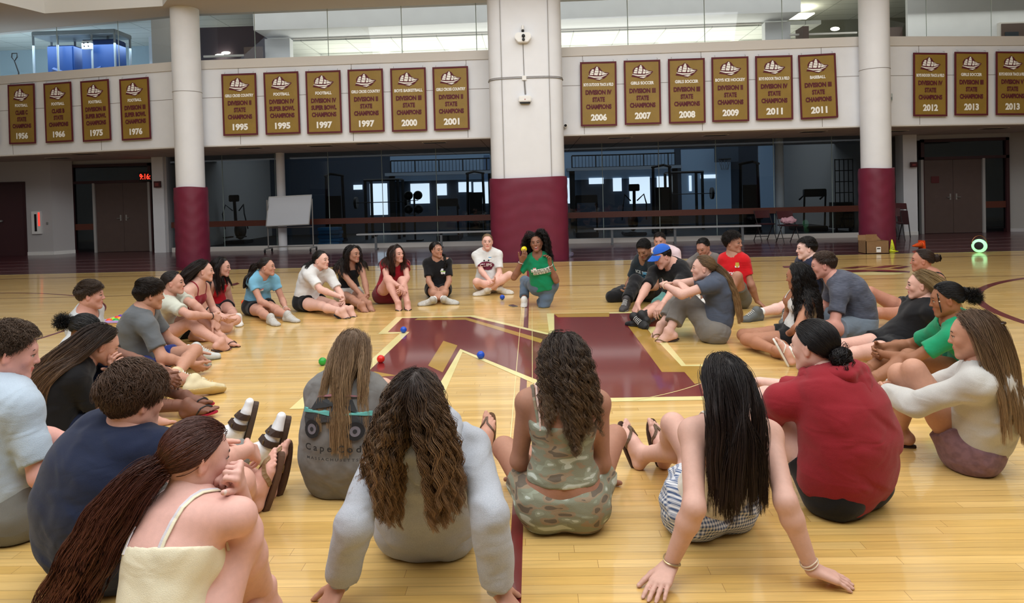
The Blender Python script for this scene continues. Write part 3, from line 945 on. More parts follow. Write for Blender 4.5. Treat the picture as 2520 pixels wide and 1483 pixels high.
for px, y0, y1, i, sp, mid, yr, an in (
    (-38, 212, 360, 0, 'FOOTBALL', DIV('II'), '1950', 0), (54, 207, 354, 0, 'FOOTBALL', ['CLASS C', 'STATE', 'CHAMPIONS'], '1956', 1), (144, 203, 350, 0, 'FOOTBALL', ['CLASS B', 'STATE', 'CHAMPIONS'], '1966', 0),
    (236, 197, 347, 0, 'FOOTBALL', DIV('III', 1), '1975', -.5), (333, 192, 344, 0, 'FOOTBALL', DIV('III', 1), '1976', -.5),
    (590, 181, 333, 1, 'GIRLS CROSS COUNTRY', DIV('II'), '1995', 0), (694, 177, 330, 1, 'FOOTBALL', DIV('IV', 1), '1995', -.3), (797, 174, 328, 1, 'FOOTBALL', DIV('IV', 1), '1997', 0),
    (901, 170, 325, 1, 'GIRLS CROSS COUNTRY', DIV('II'), '1997', 0), (1006, 167, 323, 1, 'BOYS BASKETBALL', DIV('III'), '2000', 0), (1110, 164, 320, 1, 'GIRLS CROSS COUNTRY', DIV('II'), '2001', 0),
    (1473, 152, 310, 1, 'BOYS OUTDOOR TRACK & FIELD', DIV('IV'), '2006', .6), (1581, 148, 306, 1, 'GIRLS SOCCER', DIV('III'), '2007', .3), (1690, 144, 303, 1, 'GIRLS SOCCER', DIV('III'), '2008', .3),
    (1797, 140, 299, 1, 'BOYS ICE HOCKEY', DIV('II'), '2009', .3), (1905, 137, 295, 1, 'BOYS INDOOR TRACK & FIELD', DIV('IV'), '2011', .3), (2013, 133, 292, 1, 'BASEBALL', DIV('III'), '2011', -1.4),
    (2289, 130, 286, 2, 'BOYS INDOOR TRACK & FIELD', DIV('IV'), '2012', .8), (2390, 128, 284, 2, 'GIRLS SOCCER', DIV('III'), '2013', .8), (2491, 127, 283, 2, 'BOYS INDOOR TRACK & FIELD', DIV('V'), '2013', .8)):
    banner(px, y0, y1, i, [sp] + mid + [yr], an)

# ------------------------------------------------------------------ doors and walls at both ends, lower level
YD = 19.7
def fx(px, Y=YD): return wx(px, 500, Y)
def wall_box(x0, x1, Y, z0, z1, th, m, nm, **kw):
    return MB().box((x0, Y, z0), (x1, Y + th, z1)).build(nm, m, **kw)
M_wl = mat('wall_lower', '#B9B7B8', rough=.8)
wall_box(-18, fx(64), YD, 2.15, 2.75, .15, M_wl, 'wall_lower', kind='structure')
w = wall_box(fx(64), fx(127), YD, 0, 2.75, .15, M_wl, 'wall_lower', kind='structure')
MB().box((fx(64), YD - .02, 0), (fx(127), YD, .10)).build('baseboard', M_white, w)
a_, b_ = V3(fx(127), YD, 0), V3(fx(178, 20.1), 20.15, 0)
w = slab(a_, b_, 0, 2.75, 0, .12, M_wl, 'wall_lower', kind='structure')
slab(a_, b_, 0, .10, .02, .0, M_white, 'baseboard', w)
d1 = empty('door_1', (fx(30), YD, 0)); d1['kind'] = 'structure'
MB().box((-18, YD + .02, 0), (fx(58), YD + .07, 2.1)).build('door_leaf', M_doorm, d1)
MB().box((fx(58), YD - .03, 0), (fx(64), YD + .1, 2.15)).box((-18, YD - .03, 2.1), (fx(58), YD + .1, 2.15)).build('door_frame', M_frame, d1)
MB().lathe((fx(4), YD - .02, 1.02), [(.03, -.04), (.035, 0), (.02, .03)], 12, axis='y').build('door_knob', M_steel, d1, smooth=True)
def double_door(nm, xs, Y, left):
    # xs = frame left, leaf left, meeting, leaf right, frame right
    f0, l0, mdl, l1, f1 = xs
    t = empty(nm, ((f0 + f1) / 2, Y, 0)); t['kind'] = 'structure'
    z1 = 2.62
    b = MB().box((f0, Y - .04, 0), (f0 + .09, Y + .1, z1)).box((f1 - .09, Y - .04, 0), (f1, Y + .1, z1)).box((f0, Y - .04, z1 - .08), (f1, Y + .1, z1)).box((f0, Y - .04, 2.05), (f1, Y + .1, 2.13))
    sl = (f0 + .09, l0 - .06) if left else (l1 + .06, f1 - .09)
    b.build('door_frame', M_frame, t)
    MB().box((l0 - .07, Y - .05, 0), (l0, Y + .08, 2.06)).box((l1, Y - .05, 0), (l1 + .07, Y + .08, 2.06)).build('door_jamb', mat('jamb_grey', '#A8A6A4', rough=.5), t)
    for (p, q, s_) in ((l0, mdl - .004, 1), (mdl + .004, l1, -1)):
        o = MB().box((p, Y, .01), (q, Y + .05, 2.05)).build('door_leaf', M_door, t)
        xh = q - .08 if s_ > 0 else p + .08
        MB().bar((xh, Y - .03, 1.0), (xh - s_ * .1, Y - .035, 1.0), .012).box((xh - .02, Y - .012, .93), (xh + .02, Y, 1.1)).build('door_handle', M_steel, o)
    me = mat('side_glass', '#20252B', rough=.1)
    MB().box((f0 + .09, Y + .02, 2.13), (f1 - .09, Y + .03, z1 - .08)).build('transom_pane', M_tint, t)
    MB().box((sl[0], Y + .02, .1), (sl[1], Y + .03, 2.05)).build('side_pane', M_tint, t)
    MB().box((sl[0], Y - .01, .68), (sl[1], Y + .05, .86)).build('kick_rail', M_rail, t)
    return t
dd = double_door('door_2', (fx(176, 20.2), fx(236, 20.2), fx(303, 20.2), fx(366, 20.2), fx(375, 20.2)), 20.2, True)
d3 = double_door('door_3', (fx(2259), fx(2264), fx(2338), fx(2408), fx(2474)), 19.55, False)
wall_box(fx(176, 20.2) , fx(410, 20.2), 20.25, 2.6, 2.8, .1, M_wl, 'wall_lower', kind='structure')
wall_box(fx(2250), fx(2480), 19.56, 2.6, 2.8, .1, M_wl, 'wall_lower', kind='structure')
# little corridors behind the doors
MB().box((-15, 22.3, 0), (-10.4, 22.4, 2.75)).build('wall_lower', M_wl, kind='structure')
MB().box((9.9, 22.0, 0), (18, 22.1, 2.75)).build('wall_lower', M_wl, kind='structure')
p_ = wall_box(fx(376, 19.5), fx(404, 19.5), 19.5, 0, 2.75, .7, M_wall, 'wall_pier', kind='structure')
MB().box((fx(404, 19.55), 19.55, 0), (fx(412, 19.55), 20.2, 2.75)).build('return', M_wl, p_)
p_ = wall_box(fx(2224, 19.2), fx(2258, 19.2), 19.2, 0, 2.75, .4, M_wall, 'wall_pier', kind='structure')
MB().box((fx(2224, 19.2), 19.18, 0), (fx(2258, 19.2), 19.2, .1)).build('baseboard', M_white, p_)
w = slab(V3(fx(2476), 19.6, 0), V3(17.9, 17.6, 0), 0, 2.75, 0, .15, M_wallg, 'wall_lower', kind='structure')
slab(V3(fx(2476), 19.6, 0), V3(17.9, 17.6, 0), 0, .09, .02, 0, M_wl, 'baseboard', w)

def wallbit(nm, px0, py0, px1, py1, Y, dep, m, label, cat, extra=None, bevel=.004):
    a = Wy(px0, py0, Y); b = Wy(px1, py1, Y)
    t = empty(nm, ((a.x + b.x) / 2, Y, min(a.z, b.z)), label=label, cat=cat)
    lo = (min(a.x, b.x), Y - dep, min(a.z, b.z)); hi = (max(a.x, b.x), Y, max(a.z, b.z))
    MB().box(lo, hi).build('housing', m, t, bevel=bevel)
    if extra: extra(t, lo, hi)
    return t
def _fire(t, lo, hi):
    x, y, z = lo; W, Hh = hi[0] - x, hi[2] - z
    MB().box((x + W * .35, y - .006, z + Hh * .12), (x + W * .6, y, z + Hh * .88)).build('window_slot', M_black, t)
    MB().box((x + W * .78, y - .012, z + Hh * .35), (x + W * .98, y, z + Hh * .95)).build('red_strip', mat('redlamp', '#D03030', emit='#FF5040', es=.8), t)
wallbit('extinguisher_cabinet', 81, 520, 105, 575, YD - .0, .08, M_white, 'white wall cabinet with a dark slot and red strip by the far left door', 'cabinet', _fire)
def _clock(t, lo, hi):
    M = Matrix.Translation(V3((lo[0] + hi[0]) / 2, lo[1] - .004, (lo[2] + hi[2]) / 2))
    b = MB(); text_into(b, '9:16:', 0, 0, (hi[0] - lo[0]) * .86, (hi[2] - lo[2]) * .62, M, 0, .01)
    b.build('digits', mat('led', '#FF2020', emit='#FF2A1A', es=5), t)
wallbit('digital_clock', 344, 424, 375, 445, 20.12, .06, M_black, 'black digital clock with glowing red digits above the left double door', 'clock', _clock)
wallbit('exit_sign', 380, 446, 397, 461, 19.48, .05, mat('dkred', '#4A1418', rough=.5), 'small dark sign box on the white pier left of the column', 'sign', lambda t, lo, hi: MB().box((lo[0] + .04, lo[1] - .006, lo[2] + .04), (hi[0] - .05, lo[1], hi[2] - .05)).build('face', mat('dimred', '#8A3A38', rough=.5), t))
wallbit('exit_sign', 2239, 399, 2256, 411, 19.16, .05, mat('dkred', '#4A1418', rough=.5), 'small dark red sign box on the white pier right of the column', 'sign', lambda t, lo, hi: MB().box((lo[0] + .04, lo[1] - .006, lo[2] + .04), (hi[0] - .05, lo[1], hi[2] - .05)).build('face', mat('dimred', '#8A3A38', rough=.5), t))
wallbit('door_plaque', 2291, 434, 2311, 450, 19.545, .012, mat('plaque', '#5A2226', rough=.5), 'small maroon plaque on the left leaf of the right double door', 'sign')
wallbit('wall_button', 115, 546, 119, 552, YD - .0, .03, M_steel, 'tiny metal wall button right of the white cabinet', 'button')
c, d, n = onrun(2186, 240, 2, 0)
t = empty('wall_sensor', tuple(c), label='small grey sensor box on the gallery front right of the slim column', cat='sensor')
MB().box((c.x - .055, c.y - .09, c.z - .08), (c.x + .055, c.y, c.z + .08)).build('housing', mat('sens', '#B8C0C0', rough=.5), t, bevel=.01)
MB().box((c.x - .035, c.y - .095, c.z - .06), (c.x + .035, c.y - .09, c.z - .0)).build('lens', mat('senslens', '#7A8486', rough=.3), t)
c, d, n = onrun(1391, 310, 1, 0)
t = empty('security_camera', tuple(c), label='small white dome camera low on the gallery front beside the centre column', cat='camera')
MB().lathe((c.x, c.y, c.z), [(.03, 0), (.035, -.03), (.05, -.06), (.05, -.12), (.03, -.14)], 16, axis='y').build('housing', M_white, t, smooth=True)
MB().sphere((c.x, c.y - .13, c.z), .032, 14, 8).build('lens', M_black, t, smooth=True)

# devices on the centre column
YF = 14.54
def cp(px, py, dy=0.0): return Wy(px, py, YF - dy)
t = empty('speed_camera', tuple(cp(1287, 93)), label='white twin-lens camera with a stubby antenna high on the centre column', cat='camera')
c = cp(1287, 93, .08)
MB().add([c + V3(x, y, z) for y in (-.08, .08) for x, z in ((-.17, .05), (-.12, .10), (.12, .10), (.17, .05), (.17, -.02), (.10, -.10), (-.10, -.10), (-.17, -.02))], [tuple(range(7, -1, -1)), tuple(range(8, 16))] + [(i, (i + 1) % 8, 8 + (i + 1) % 8, 8 + i) for i in range(8)]).build('housing', M_white, t, bevel=.008)
for dx, dz, r_ in ((.01, .02, .035), (.01, -.055, .03)):
    q = c + V3(dx, -.08, dz)
    MB().lathe(q, [(r_, .0), (r_, -.03), (r_ * .8, -.035)], 18, axis='y').build('lens', M_black, t, smooth=True)
q = c + V3(0, 0, .10)
MB().lathe(q, [(.02, 0), (.028, .03), (.03, .06), (.022, .07)], 14).build('mast', M_black, t, smooth=True)
MB().lathe(q + V3(0, 0, .07), [(.026, 0), (.03, .03), (.03, .08), (.01, .10)], 14).build('antenna_cap', M_white, t, smooth=True)
t = empty('wifi_box', tuple(cp(1292, 244)), label='white wall box with a dark underside on the centre column', cat='box')
c = cp(1292, 244, .06)
MB().box((c.x - .13, c.y - .06, c.z - .06), (c.x + .13, c.y + .06, c.z + .07)).build('housing', M_white, t, bevel=.015)
MB().box((c.x - .11, c.y - .055, c.z - .09), (c.x + .11, c.y + .055, c.z - .058)).build('underside', M_black, t, bevel=.01)
MB().sphere((c.x, c.y - .06, c.z - .01), .012, 10, 6).build('led', mat('smallred', '#A03030', rough=.3), t)
t = c2
a, b, e = cp(1287, 108, .012), cp(1290, 192, .012), cp(1293, 232, .012)
MB().bar(a, b, .007, 6).bar(b, e, .016, 6).build('cable', mat('cablegrey', '#7E7C7A', rough=.6), t)
zz = b.z
P = [V3(-.07 + .8 * math.copysign(abs(math.cos(a_)) ** .625, math.cos(a_)), 15.0 + .472 * math.copysign(abs(math.sin(a_)) ** .625, math.sin(a_)), zz) for a_ in [math.pi + math.pi * k / 24 for k in range(25)]]
MB().tube(P, .009, 6).build('cable', mat('cablegrey', '#7E7C7A', rough=.6), t)
MB().box((b.x - .045, YF - .04, b.z - .05), (b.x + .045, YF + .0, b.z + .05)).build('junction_box', M_white, t, bevel=.006)

# ------------------------------------------------------------------ whiteboard, benches, chairs
def whiteboard():
    Y = 18.7
    xl, xr = fx(657, Y), fx(768, Y); zt = wz(700, 513, Y); zb = wz(700, 482, Y); z0 = wz(700, 555, Y)
    t = empty('whiteboard', ((xl + xr) / 2, Y, 0), label='tilted whiteboard on a wheeled metal stand in front of the dark glass', cat='whiteboard')
    h = zb - z0
    M = Matrix.Translation(V3((xl + xr) / 2 - .02, Y, (zb + z0) / 2)) @ Matrix.Rotation(math.radians(-24), 4, 'X') @ Matrix.Rotation(math.radians(-1.5), 4, 'Y')
    W = (xr - xl) / 2 - .04; Hh = h / 2 * 1.06
    MB().box((-W, -.01, -Hh), (W, .01, Hh), M).build('board', mat('board', '#C4C8CE', rough=.25), t)
    b = MB()
    for lo, hi in (((-W - .015, -.016, -Hh - .015), (W + .015, .016, -Hh + .01)), ((-W - .015, -.016, Hh - .01), (W + .015, .016, Hh + .015)), ((-W - .015, -.016, -Hh), (-W + .01, .016, Hh)), ((W - .01, -.016, -Hh), (W + .015, .016, Hh))): b.box(lo, hi, M)
    b.build('board_frame', M_steel, t)
    for x in (xl, xr):
        MB().bar((x, Y, .12), (x, Y, zt + .25), .018).build('post', M_steel, t)
        o = MB().bar((x, Y - .28, .10), (x, Y + .28, .10), .02).build('foot', M_steel, t)
        for yy in (-.26, .26):
            MB().lathe((x, Y + yy, .045), [(.045, -.012), (.045, .012)], 16, axis='x').build('caster', M_black, o)
    MB().bar((xl, Y, z0 - .05), (xr, Y, z0 - .05), .015).build('crossbar', M_steel, t)
    MB().bar((xl, Y, .14), (xr, Y, .14), .015).build('crossbar', M_steel, t)
whiteboard()
def bench(px0, px1, Y0, Y1, label, legs):
    a = V3(fx(px0, Y0), Y0, 0); b = V3(fx(px1, Y1), Y1, 0); d = (b - a).normalized(); n = V3(-d.y, d.x, 0); L = (b - a).length
    t = empty('bench', tuple((a + b) / 2), label=label, cat='bench')
    M = Matrix(((d.x, n.x, 0, a.x), (d.y, n.y, 0, a.y), (0, 0, 1, 0), (0, 0, 0, 1)))
    MB().box((0, -.12, .40), (L, .12, .44), M).build('seat', mat('alu', '#B9BBBD', rough=.4, metal=.4), t, bevel=.006)
    for k in legs:
        MB().box((L * k - .03, -.1, .03), (L * k + .03, -.05, .40), M).box((L * k - .03, -.13, .0), (L * k + .03, .13, .035), M).box((L * k - .025, -.1, .36), (L * k + .025, .1, .40), M).build('leg', mat('legsteel', '#6E7276', rough=.4, metal=.5), t)
bench(877, 1212, 18.75, 18.75, 'long low aluminium bench left of the centre column', (.14, .62))
bench(1460, 1870, 18.5, 18.2, 'long low aluminium bench right of the centre column', (.11, .49, .89))
def folding_chair(label, loc, rz, col='#2A1A1C'):
    t = empty('folding_chair', (loc[0], loc[1], 0), label=label, cat='chair')
    M = Matrix.Translation(V3(loc[0], loc[1], 0)) @ Matrix.Rotation(math.radians(rz), 4, 'Z')
    m_ = mat('chairmetal', '#1C1416', rough=.4)
    for s_ in (-1, 1):
        MB().tube([M @ V3(s_ * .21, -.24, .0), M @ V3(s_ * .21, -.02, .44), M @ V3(s_ * .21, .16, .80)], .011, 8).build('leg', m_, t)
        MB().tube([M @ V3(s_ * .19, .22, .0), M @ V3(s_ * .19, -.10, .44)], .011, 8).build('leg', m_, t)
    MB().bar(M @ V3(-.19, .17, .1), M @ V3(.19, .17, .1), .009).build('stretcher', m_, t)
    MB().box((-.19, -.22, .43), (.19, .16, .46), M).build('seat', mat('chairseat', '#3A1A20', rough=.5), t, bevel=.01)
    P = []
    MB().add([M @ V3(x, .10 + .05 * z - (1 - (x / .21) ** 2) * -.02, .60 + z) for z in (0, .2) for x in [(-.21 + .42 * k / 8) for k in range(9)]] + [M @ V3(x, .115 + .05 * z - (1 - (x / .21) ** 2) * -.02, .60 + z) for z in (0, .2) for x in [(-.21 + .42 * k / 8) for k in range(9)]],
             [(k, k + 1, 10 + k, 9 + k) for k in range(8)] + [(18 + k, 27 + k, 28 + k, 19 + k) for k in range(8)] + [(9 + k, 10 + k, 28 + k, 27 + k) for k in range(8)]).build('backrest', mat('chairback', '#4A2024', rough=.5), t)
    return t
pc_ = Fz(1938, 597)
folding_chair('dark folding chair with a pink bag on its seat', (pc_.x, pc_.y - .0), 8)
t = empty('bag', (pc_.x, pc_.y - .05, .46), label='crumpled pink and white bag lying on the folding chair', cat='bag')
def blob_mesh(c, r, seed, amp, freq, vox=.012):
    return sdf_mesh([Ell(c, r)], vox, waves=Waves(seed, amp, freq, n=7), pad=amp * 2, floor=None)
V, Q = blob_mesh((pc_.x + .02, pc_.y - .02, .53), (.20, .14, .075), 3, .03, 30)
V[:, 2] += .03
link('fabric', npmesh('fabric', V, Q), mat('pinkbag', '#C99AA6', rough=.7, noise=.3, nscale=14), t, smooth=True)
pc2 = Fz(1893, 594)
folding_chair('dark folding chair standing empty behind the chair with the pink bag', (pc2.x, pc2.y + .35), 10)
pc3 = Fz(2203, 590)
folding_chair('dark folding chair against the white pier, nearer the maroon pad', (pc3.x - .12, pc3.y - .12), -12)
pc4 = Fz(2240, 587)
def stacked_chair():
    t = empty('folding_chair', (pc4.x, pc4.y + .2, 0), label='folded flat dark chair leaning on the white pier', cat='chair')
    M = Matrix.Translation(V3(pc4.x, pc4.y + .30, 0)) @ Matrix.Rotation(math.radians(-10), 4, 'X') @ Matrix.Rotation(math.radians(15), 4, 'Z')
    for s_ in (-1, 1):
        MB().tube([M @ V3(s_ * .2, 0, 0), M @ V3(s_ * .2, .02, .9)], .011, 8).build('leg', mat('chairmetal', '#1C1416'), t)
        MB().tube([M @ V3(s_ * .17, -.04, 0.02), M @ V3(s_ * .17, -.03, .7)], .011, 8).build('leg', mat('chairmetal', '#1C1416'), t)
    MB().box((-.17, -.05, .35), (.17, -.02, .72), M).build('seat', mat('chairseat', '#3A1A20'), t, bevel=.008)
    MB().box((-.19, -.01, .76), (.19, .02, .92), M).build('backrest', mat('chairback', '#4A2024'), t, bevel=.008)
stacked_chair()

# ------------------------------------------------------------------ box, cones, lantern, bag
def carton():
    a = Fz(2111, 621); b = Fz(2163, 619)
    x0, x1 = a.x, b.x; y0 = a.y - .36; W = x1 - x0
    t = empty('cardboard_box', ((x0 + x1) / 2, y0 + .2, 0), label='open brown cardboard box with a white label at the foot of the right column', cat='box')
    m_ = mat('card', '#8A6A48', rough=.85, noise=.08)
    h = .26; b = MB()
    b.box((x0, y0, 0), (x1, y0 + .012, h)).box((x0, y0 + .33, 0), (x1, y0 + .342, h)).box((x0, y0, 0), (x0 + .012, y0 + .342, h)).box((x1 - .012, y0, 0), (x1, y0 + .342, h)).box((x0, y0, 0), (x1, y0 + .342, .012))
    b.build('body', m_, t)
    MB().box((x0, y0 - .004, h), (x0 + .22, y0 + .004, h + .14)).build('flap', m_, t)
    MB().add([(x0, y0 + .34, h), (x1, y0 + .34, h), (x1 - .05, y0 + .45, h + .1), (x0 + .05, y0 + .45, h + .1), (x0, y0 + .346, h), (x1, y0 + .346, h), (x1 - .05, y0 + .456, h + .1), (x0 + .05, y0 + .456, h + .1)], [(0, 1, 2, 3), (7, 6, 5, 4)]).build('flap', m_, t)
    MB().box((x0 + W * .44, y0 - .003, .03), (x0 + W * .64, y0 - .0005, .14)).build('label', M_bwh, t)
    MB().box((x0 + W * .47, y0 - .005, .095), (x0 + W * .61, y0 - .003, .115)).build('label_print', M_black, t)
carton()
def cone(nm, c, h, m_, label, M=None):
    t = empty(nm, tuple(c), label=label, cat='cone')
    M = Matrix.Translation(V3(*c)) @ (M or Matrix())
    b = MB(); V = []
    pr = [(.075, .008), (.062, .03), (.04, h * .6), (.015, h * .96), (.008, h)]
    n = 24
    for (r_, z) in pr:
        for k in range(n): V.append(M @ V3(math.cos(6.2832 * k / n) * r_, math.sin(6.2832 * k / n) * r_, z))
    b.add(V, [(i * n + k, i * n + (k + 1) % n, (i + 1) * n + (k + 1) % n, (i + 1) * n + k) for i in range(4) for k in range(n)]).build('body', m_, t, smooth=True)
    MB().box((-.09, -.09, 0), (.09, .09, .012), M).build('base', m_, t, bevel=.004)
    b = MB()
    for k in range(5):
        z = h * (.25 + k * .12); r_ = .066 * (1 - z / h) + .012
        b.tube([M @ V3(math.cos(a) * r_, math.sin(a) * r_, z + .02 * math.sin(a * 1.5)) for a in [-2.4 + 1.7 * i / 8 for i in range(9)]], .004, 4)
    b.build('stripe', mat('conestripe', '#4A4A10' if 'yellow' in label else '#8A2A10', rough=.5), t)
p = Fz(2195, 618)
cone('sport_cone', (p.x, p.y, 0), .25, mat('neonyellow', '#D8E024', rough=.5), 'small neon yellow cone beside the cardboard box')
p = Fz(2262, 612)
cone('sport_cone', (p.x + .12, p.y + .1, .085), .27, mat('neonorange', '#F2591E', rough=.5), 'small orange cone lying on its side on the track', Matrix.Rotation(math.radians(-95), 4, 'Y') @ Matrix.Rotation(.3, 4, 'X'))
def lantern():
    c = Fz(2410, 600, .155); c = Wy(2410, 599, 14.05)
    t = empty('lantern_speaker', (c.x, c.y, 0), label='glowing pale green round lantern speaker with a loop handle at the court edge', cat='speaker')
    R0 = c.z - .0
    r_ = .135; cz = r_ + .004; c = V3(c.x, c.y, cz)
    R_ = Matrix.Translation(c) @ Matrix.Rotation(-math.atan2(c.x, c.y) - .12, 4, 'Z'); o_ = MB().sphere((0, 0, 0), r_, 32, 20, (1, .62, 1)); o_.V = [tuple(R_ @ V3(*v)) for v in o_.V]
    o_.build('body', mat('glowgreen', '#BFF5C8', emit='#8CF0A8', es=1.1), t, smooth=True)
    g_ = MB().lathe((.0, 0, .005), [(.080, -.074), (.078, -.086), (.04, -.090), (.0, -.091)], 28, axis='y'); g_.V = [tuple(R_ @ V3(*v)) for v in g_.V]
    g_.build('grille', M_black, t, smooth=True)
    MB().tube([c + V3(math.cos(a) * (r_ + .012), 0, math.sin(a) * (r_ + .03) + .04) for a in [math.pi * k / 20 for k in range(21)]], .006, 6).build('handle', mat('copper', '#A06A4A', rough=.35, metal=.6), t, smooth=True)
lantern()
p = Fz(1392, 632)
t = empty('plastic_bag', (p.x, p.y, 0), label='crumpled clear bag of coloured bits at the foot of the centre pad', cat='bag')
V, Q = blob_mesh((p.x, p.y, .05), (.17, .11, .06), 9, .03, 45, .01); V[:, 2] = np.maximum(V[:, 2], .002)
link('film', npmesh('film', V, Q), mat('film', '#8A7E9A', rough=.15, noise=.5, nscale=30, alpha=.55), t, smooth=True)
b = MB()
for k in range(14): b.sphere((p.x + rnd.uniform(-.12, .12), p.y - .05 + rnd.uniform(-.05, .05), rnd.uniform(.03, .08)), .012, 8, 6)
b.build('contents', mat('bits', '#E8DCE4', rough=.4), t)
p = Fz(1263, 753)
t = empty('phone', (p.x, p.y, 0), label='small grey phone lying on the floor beside the kneeling person', cat='phone')
M = Matrix.Translation(V3(p.x, p.y, .006)) @ Matrix.Rotation(.5, 4, 'Z')
MB().box((-.035, -.07, -.004), (.035, .07, .004), M).build('body', mat('phonegrey', '#8A8A8C', rough=.3), t, bevel=.003)
MB().box((-.031, -.066, .004), (.031, .066, .0048), M).build('screen', mat('phonescreen', '#4A4C50', rough=.1), t)

# ------------------------------------------------------------------ balls
def ball(c, r_, col, label, group=None, nm='ball'):
    b = MB().sphere(c, r_, 24, 16)
    me = bpy.data.meshes.new('ball'); me.from_pydata(b.V, [], b.F); me.update()
    o = bpy.data.objects.new(nm, me); COL.objects.link(o)
    me.materials.append(mat('ball' + col, col, rough=.3, spec=.5))
    me.polygons.foreach_set('use_smooth', np.ones(len(me.polygons), bool))
    tag(o, label, 'ball', group)
    if len(c) == 3 and r_ > .03 and 'crate' not in label:
        b = MB()
        for k in range(7):
            d = V3(rnd.gauss(0, 1), rnd.gauss(0, 1), rnd.gauss(0, 1)).normalized(); u = d.orthogonal().normalized(); w = d.cross(u)
            b.tube([V3(*c) + (d * .93 + (u * math.cos(a) + w * math.sin(a)) * .37) * r_ for a in [6.2832 * i / 14 for i in range(14)]], r_ * .035, 4, True)
        b.build('rim', mat('ballrim' + col, col, rough=.5), o)
    return o
for px, py, col, lb in ((794, 889, '#2E9E3E', 'green ball on the wood floor beside the light brown haired person'), (937, 883, '#D8281E', 'red ball near the left edge of the maroon letter'), (993, 811, '#1E4FC0', 'blue ball on the top left corner of the maroon letter'),
                        (1183, 873, '#1E4FC0', 'blue ball in the middle of the maroon letter'), (1236, 731, '#1E4FC0', 'small blue ball in front of the white CLIPS shirt'), (600, 744, '#E8501E', 'orange ball on the floor between the red tank top and the blue T-shirt')):
    p = Fz(px, py, .034); ball((p.x, p.y, .0345), .034, col, lb)
def crate():
    x0 = Wy(250, 790, 7.25).x; x1 = x0 + .52; y0, y1 = 7.22, 7.85; h = .17
    t = empty('ball_crate', ((x0 + x1) / 2, (y0 + y1) / 2, 0), label='open cardboard crate with a purple rim, heaped with coloured balls', cat='crate')
    m_ = mat('crate', '#D2AE72', rough=.8)
    MB().box((x0, y0, 0), (x1, y0 + .01, h)).box((x0, y1 - .01, 0), (x1, y1, h)).box((x0, y0, 0), (x0 + .01, y1, h)).box((x1 - .01, y0, 0), (x1, y1, h)).box((x0, y0, 0), (x1, y1, .01)).build('body', m_, t)
    MB().box((x0 - .01, y0 - .01, h), (x1 + .01, y0 + .02, h + .02)).box((x0 - .01, y1 - .02, h), (x1 + .01, y1 + .01, h + .02)).box((x0 - .01, y0, h), (x0 + .02, y1, h + .02)).box((x1 - .02, y0, h), (x1 + .01, y1, h + .02)).build('rim', mat('craterim', '#B49AD8', rough=.5), t)
    cols = ['#E8501E', '#E845B0', '#F0A01E', '#D8281E', '#F0E03A', '#2E9E3E', '#2438A8', '#2438A8', '#1E7AC0', '#9AD028', '#EDE8D8', '#5A2A9A']
    nmz = {'#E8501E': 'orange', '#E845B0': 'pink', '#F0A01E': 'amber', '#D8281E': 'red', '#F0E03A': 'yellow', '#2E9E3E': 'green', '#2438A8': 'dark blue', '#1E7AC0': 'blue', '#9AD028': 'lime', '#EDE8D8': 'white', '#5A2A9A': 'purple'}
    for j in range(8):
        for i in range(6):
            cc = cols[(i * 5 + j * 7 + rnd.randrange(3)) % len(cols)]
            ball((x0 + .060 + i * .079 + rnd.uniform(-.004, .004), y0 + .060 + j * .0722 + rnd.uniform(-.002, .002), h - .005 + rnd.uniform(-.006, .012)), .0365, cc, nmz[cc] + ' plastic ball heaped in the cardboard crate', 'coloured balls in the crate')
    MB().box((x0 + .01, y0 + .01, .08), (x1 - .01, y1 - .01, h - .075)).build('packing', mat('packing', '#7A6A8A', rough=.9), t)
crate()

# ------------------------------------------------------------------ scissor lift and shovel behind the gallery glass
def lift():
    Y = 17.9
    x0, x1 = wx(82, 110, Y), wx(282, 100, Y); zt = wz(180, 84, Y); zb = 4.42
    t = empty('scissor_lift', ((x0 + x1) / 2, Y, 4.42), label='blue scissor lift with a grey railed basket behind the gallery glass', cat='lift')
    gm = mat('liftgrey', '#8C9296', rough=.4, metal=.3); bm_ = mat('liftblue', '#16396E', rough=.4)
    b = MB()
    for x in (x0, x0 + (x1 - x0) * .3, x0 + (x1 - x0) * .72, x1):
        for y in (Y, Y + .7): b.bar((x, y, zb + .1), (x, y, zt), .028)
    for z in (zb + .45, zt):
        for y in (Y, Y + .7): b.bar((x0, y, z), (x1, y, z), .026)
        for x in (x0, x1): b.bar((x, Y, z), (x, Y + .7, z), .026)
    b.build('guard_rail', gm, t)
    MB().box((x0 - .03, Y - .03, zt - .03), (x1 + .03, Y + .75, zt + .1)).build('top_frame', gm, t, bevel=.02)
    W = x1 - x0
    MB().box((x0 + W * .12, Y + .12, zb), (x0 + W * .45, Y + .6, zt - .25)).build('body', bm_, t, bevel=.03)
    MB().box((x0 + W * .55, Y + .12, zb), (x0 + W * .98, Y + .6, zt - .12)).build('body', bm_, t, bevel=.03)
    for s_ in (0, 1):
        MB().bar((x0 + W * .2, Y + .1 + s_ * .5, zb + .1), (x0 + W * .8, Y + .1 + s_ * .5, zb + .62), .05, 4).bar((x0 + W * .8, Y + .1 + s_ * .5, zb + .1), (x0 + W * .2, Y + .1 + s_ * .5, zb + .62), .05, 4).build('scissor_arm', bm_, t)
    c = V3(x0 + W * .68, Y - .05, zt - .3)
    MB().box((c.x - .13, c.y - .05, c.z - .12), (c.x + .13, c.y + .04, c.z + .1)).build('control_box', M_white, t, bevel=.01)
    b = MB()
    for dx, dz in ((-.06, .03), (.05, .04), (-.05, -.05), (.06, -.05)): b.lathe((c.x + dx, c.y - .05, c.z + dz), [(.018, 0), (.016, -.02)], 10, axis='y')
    b.build('knob', M_black, t)
lift()
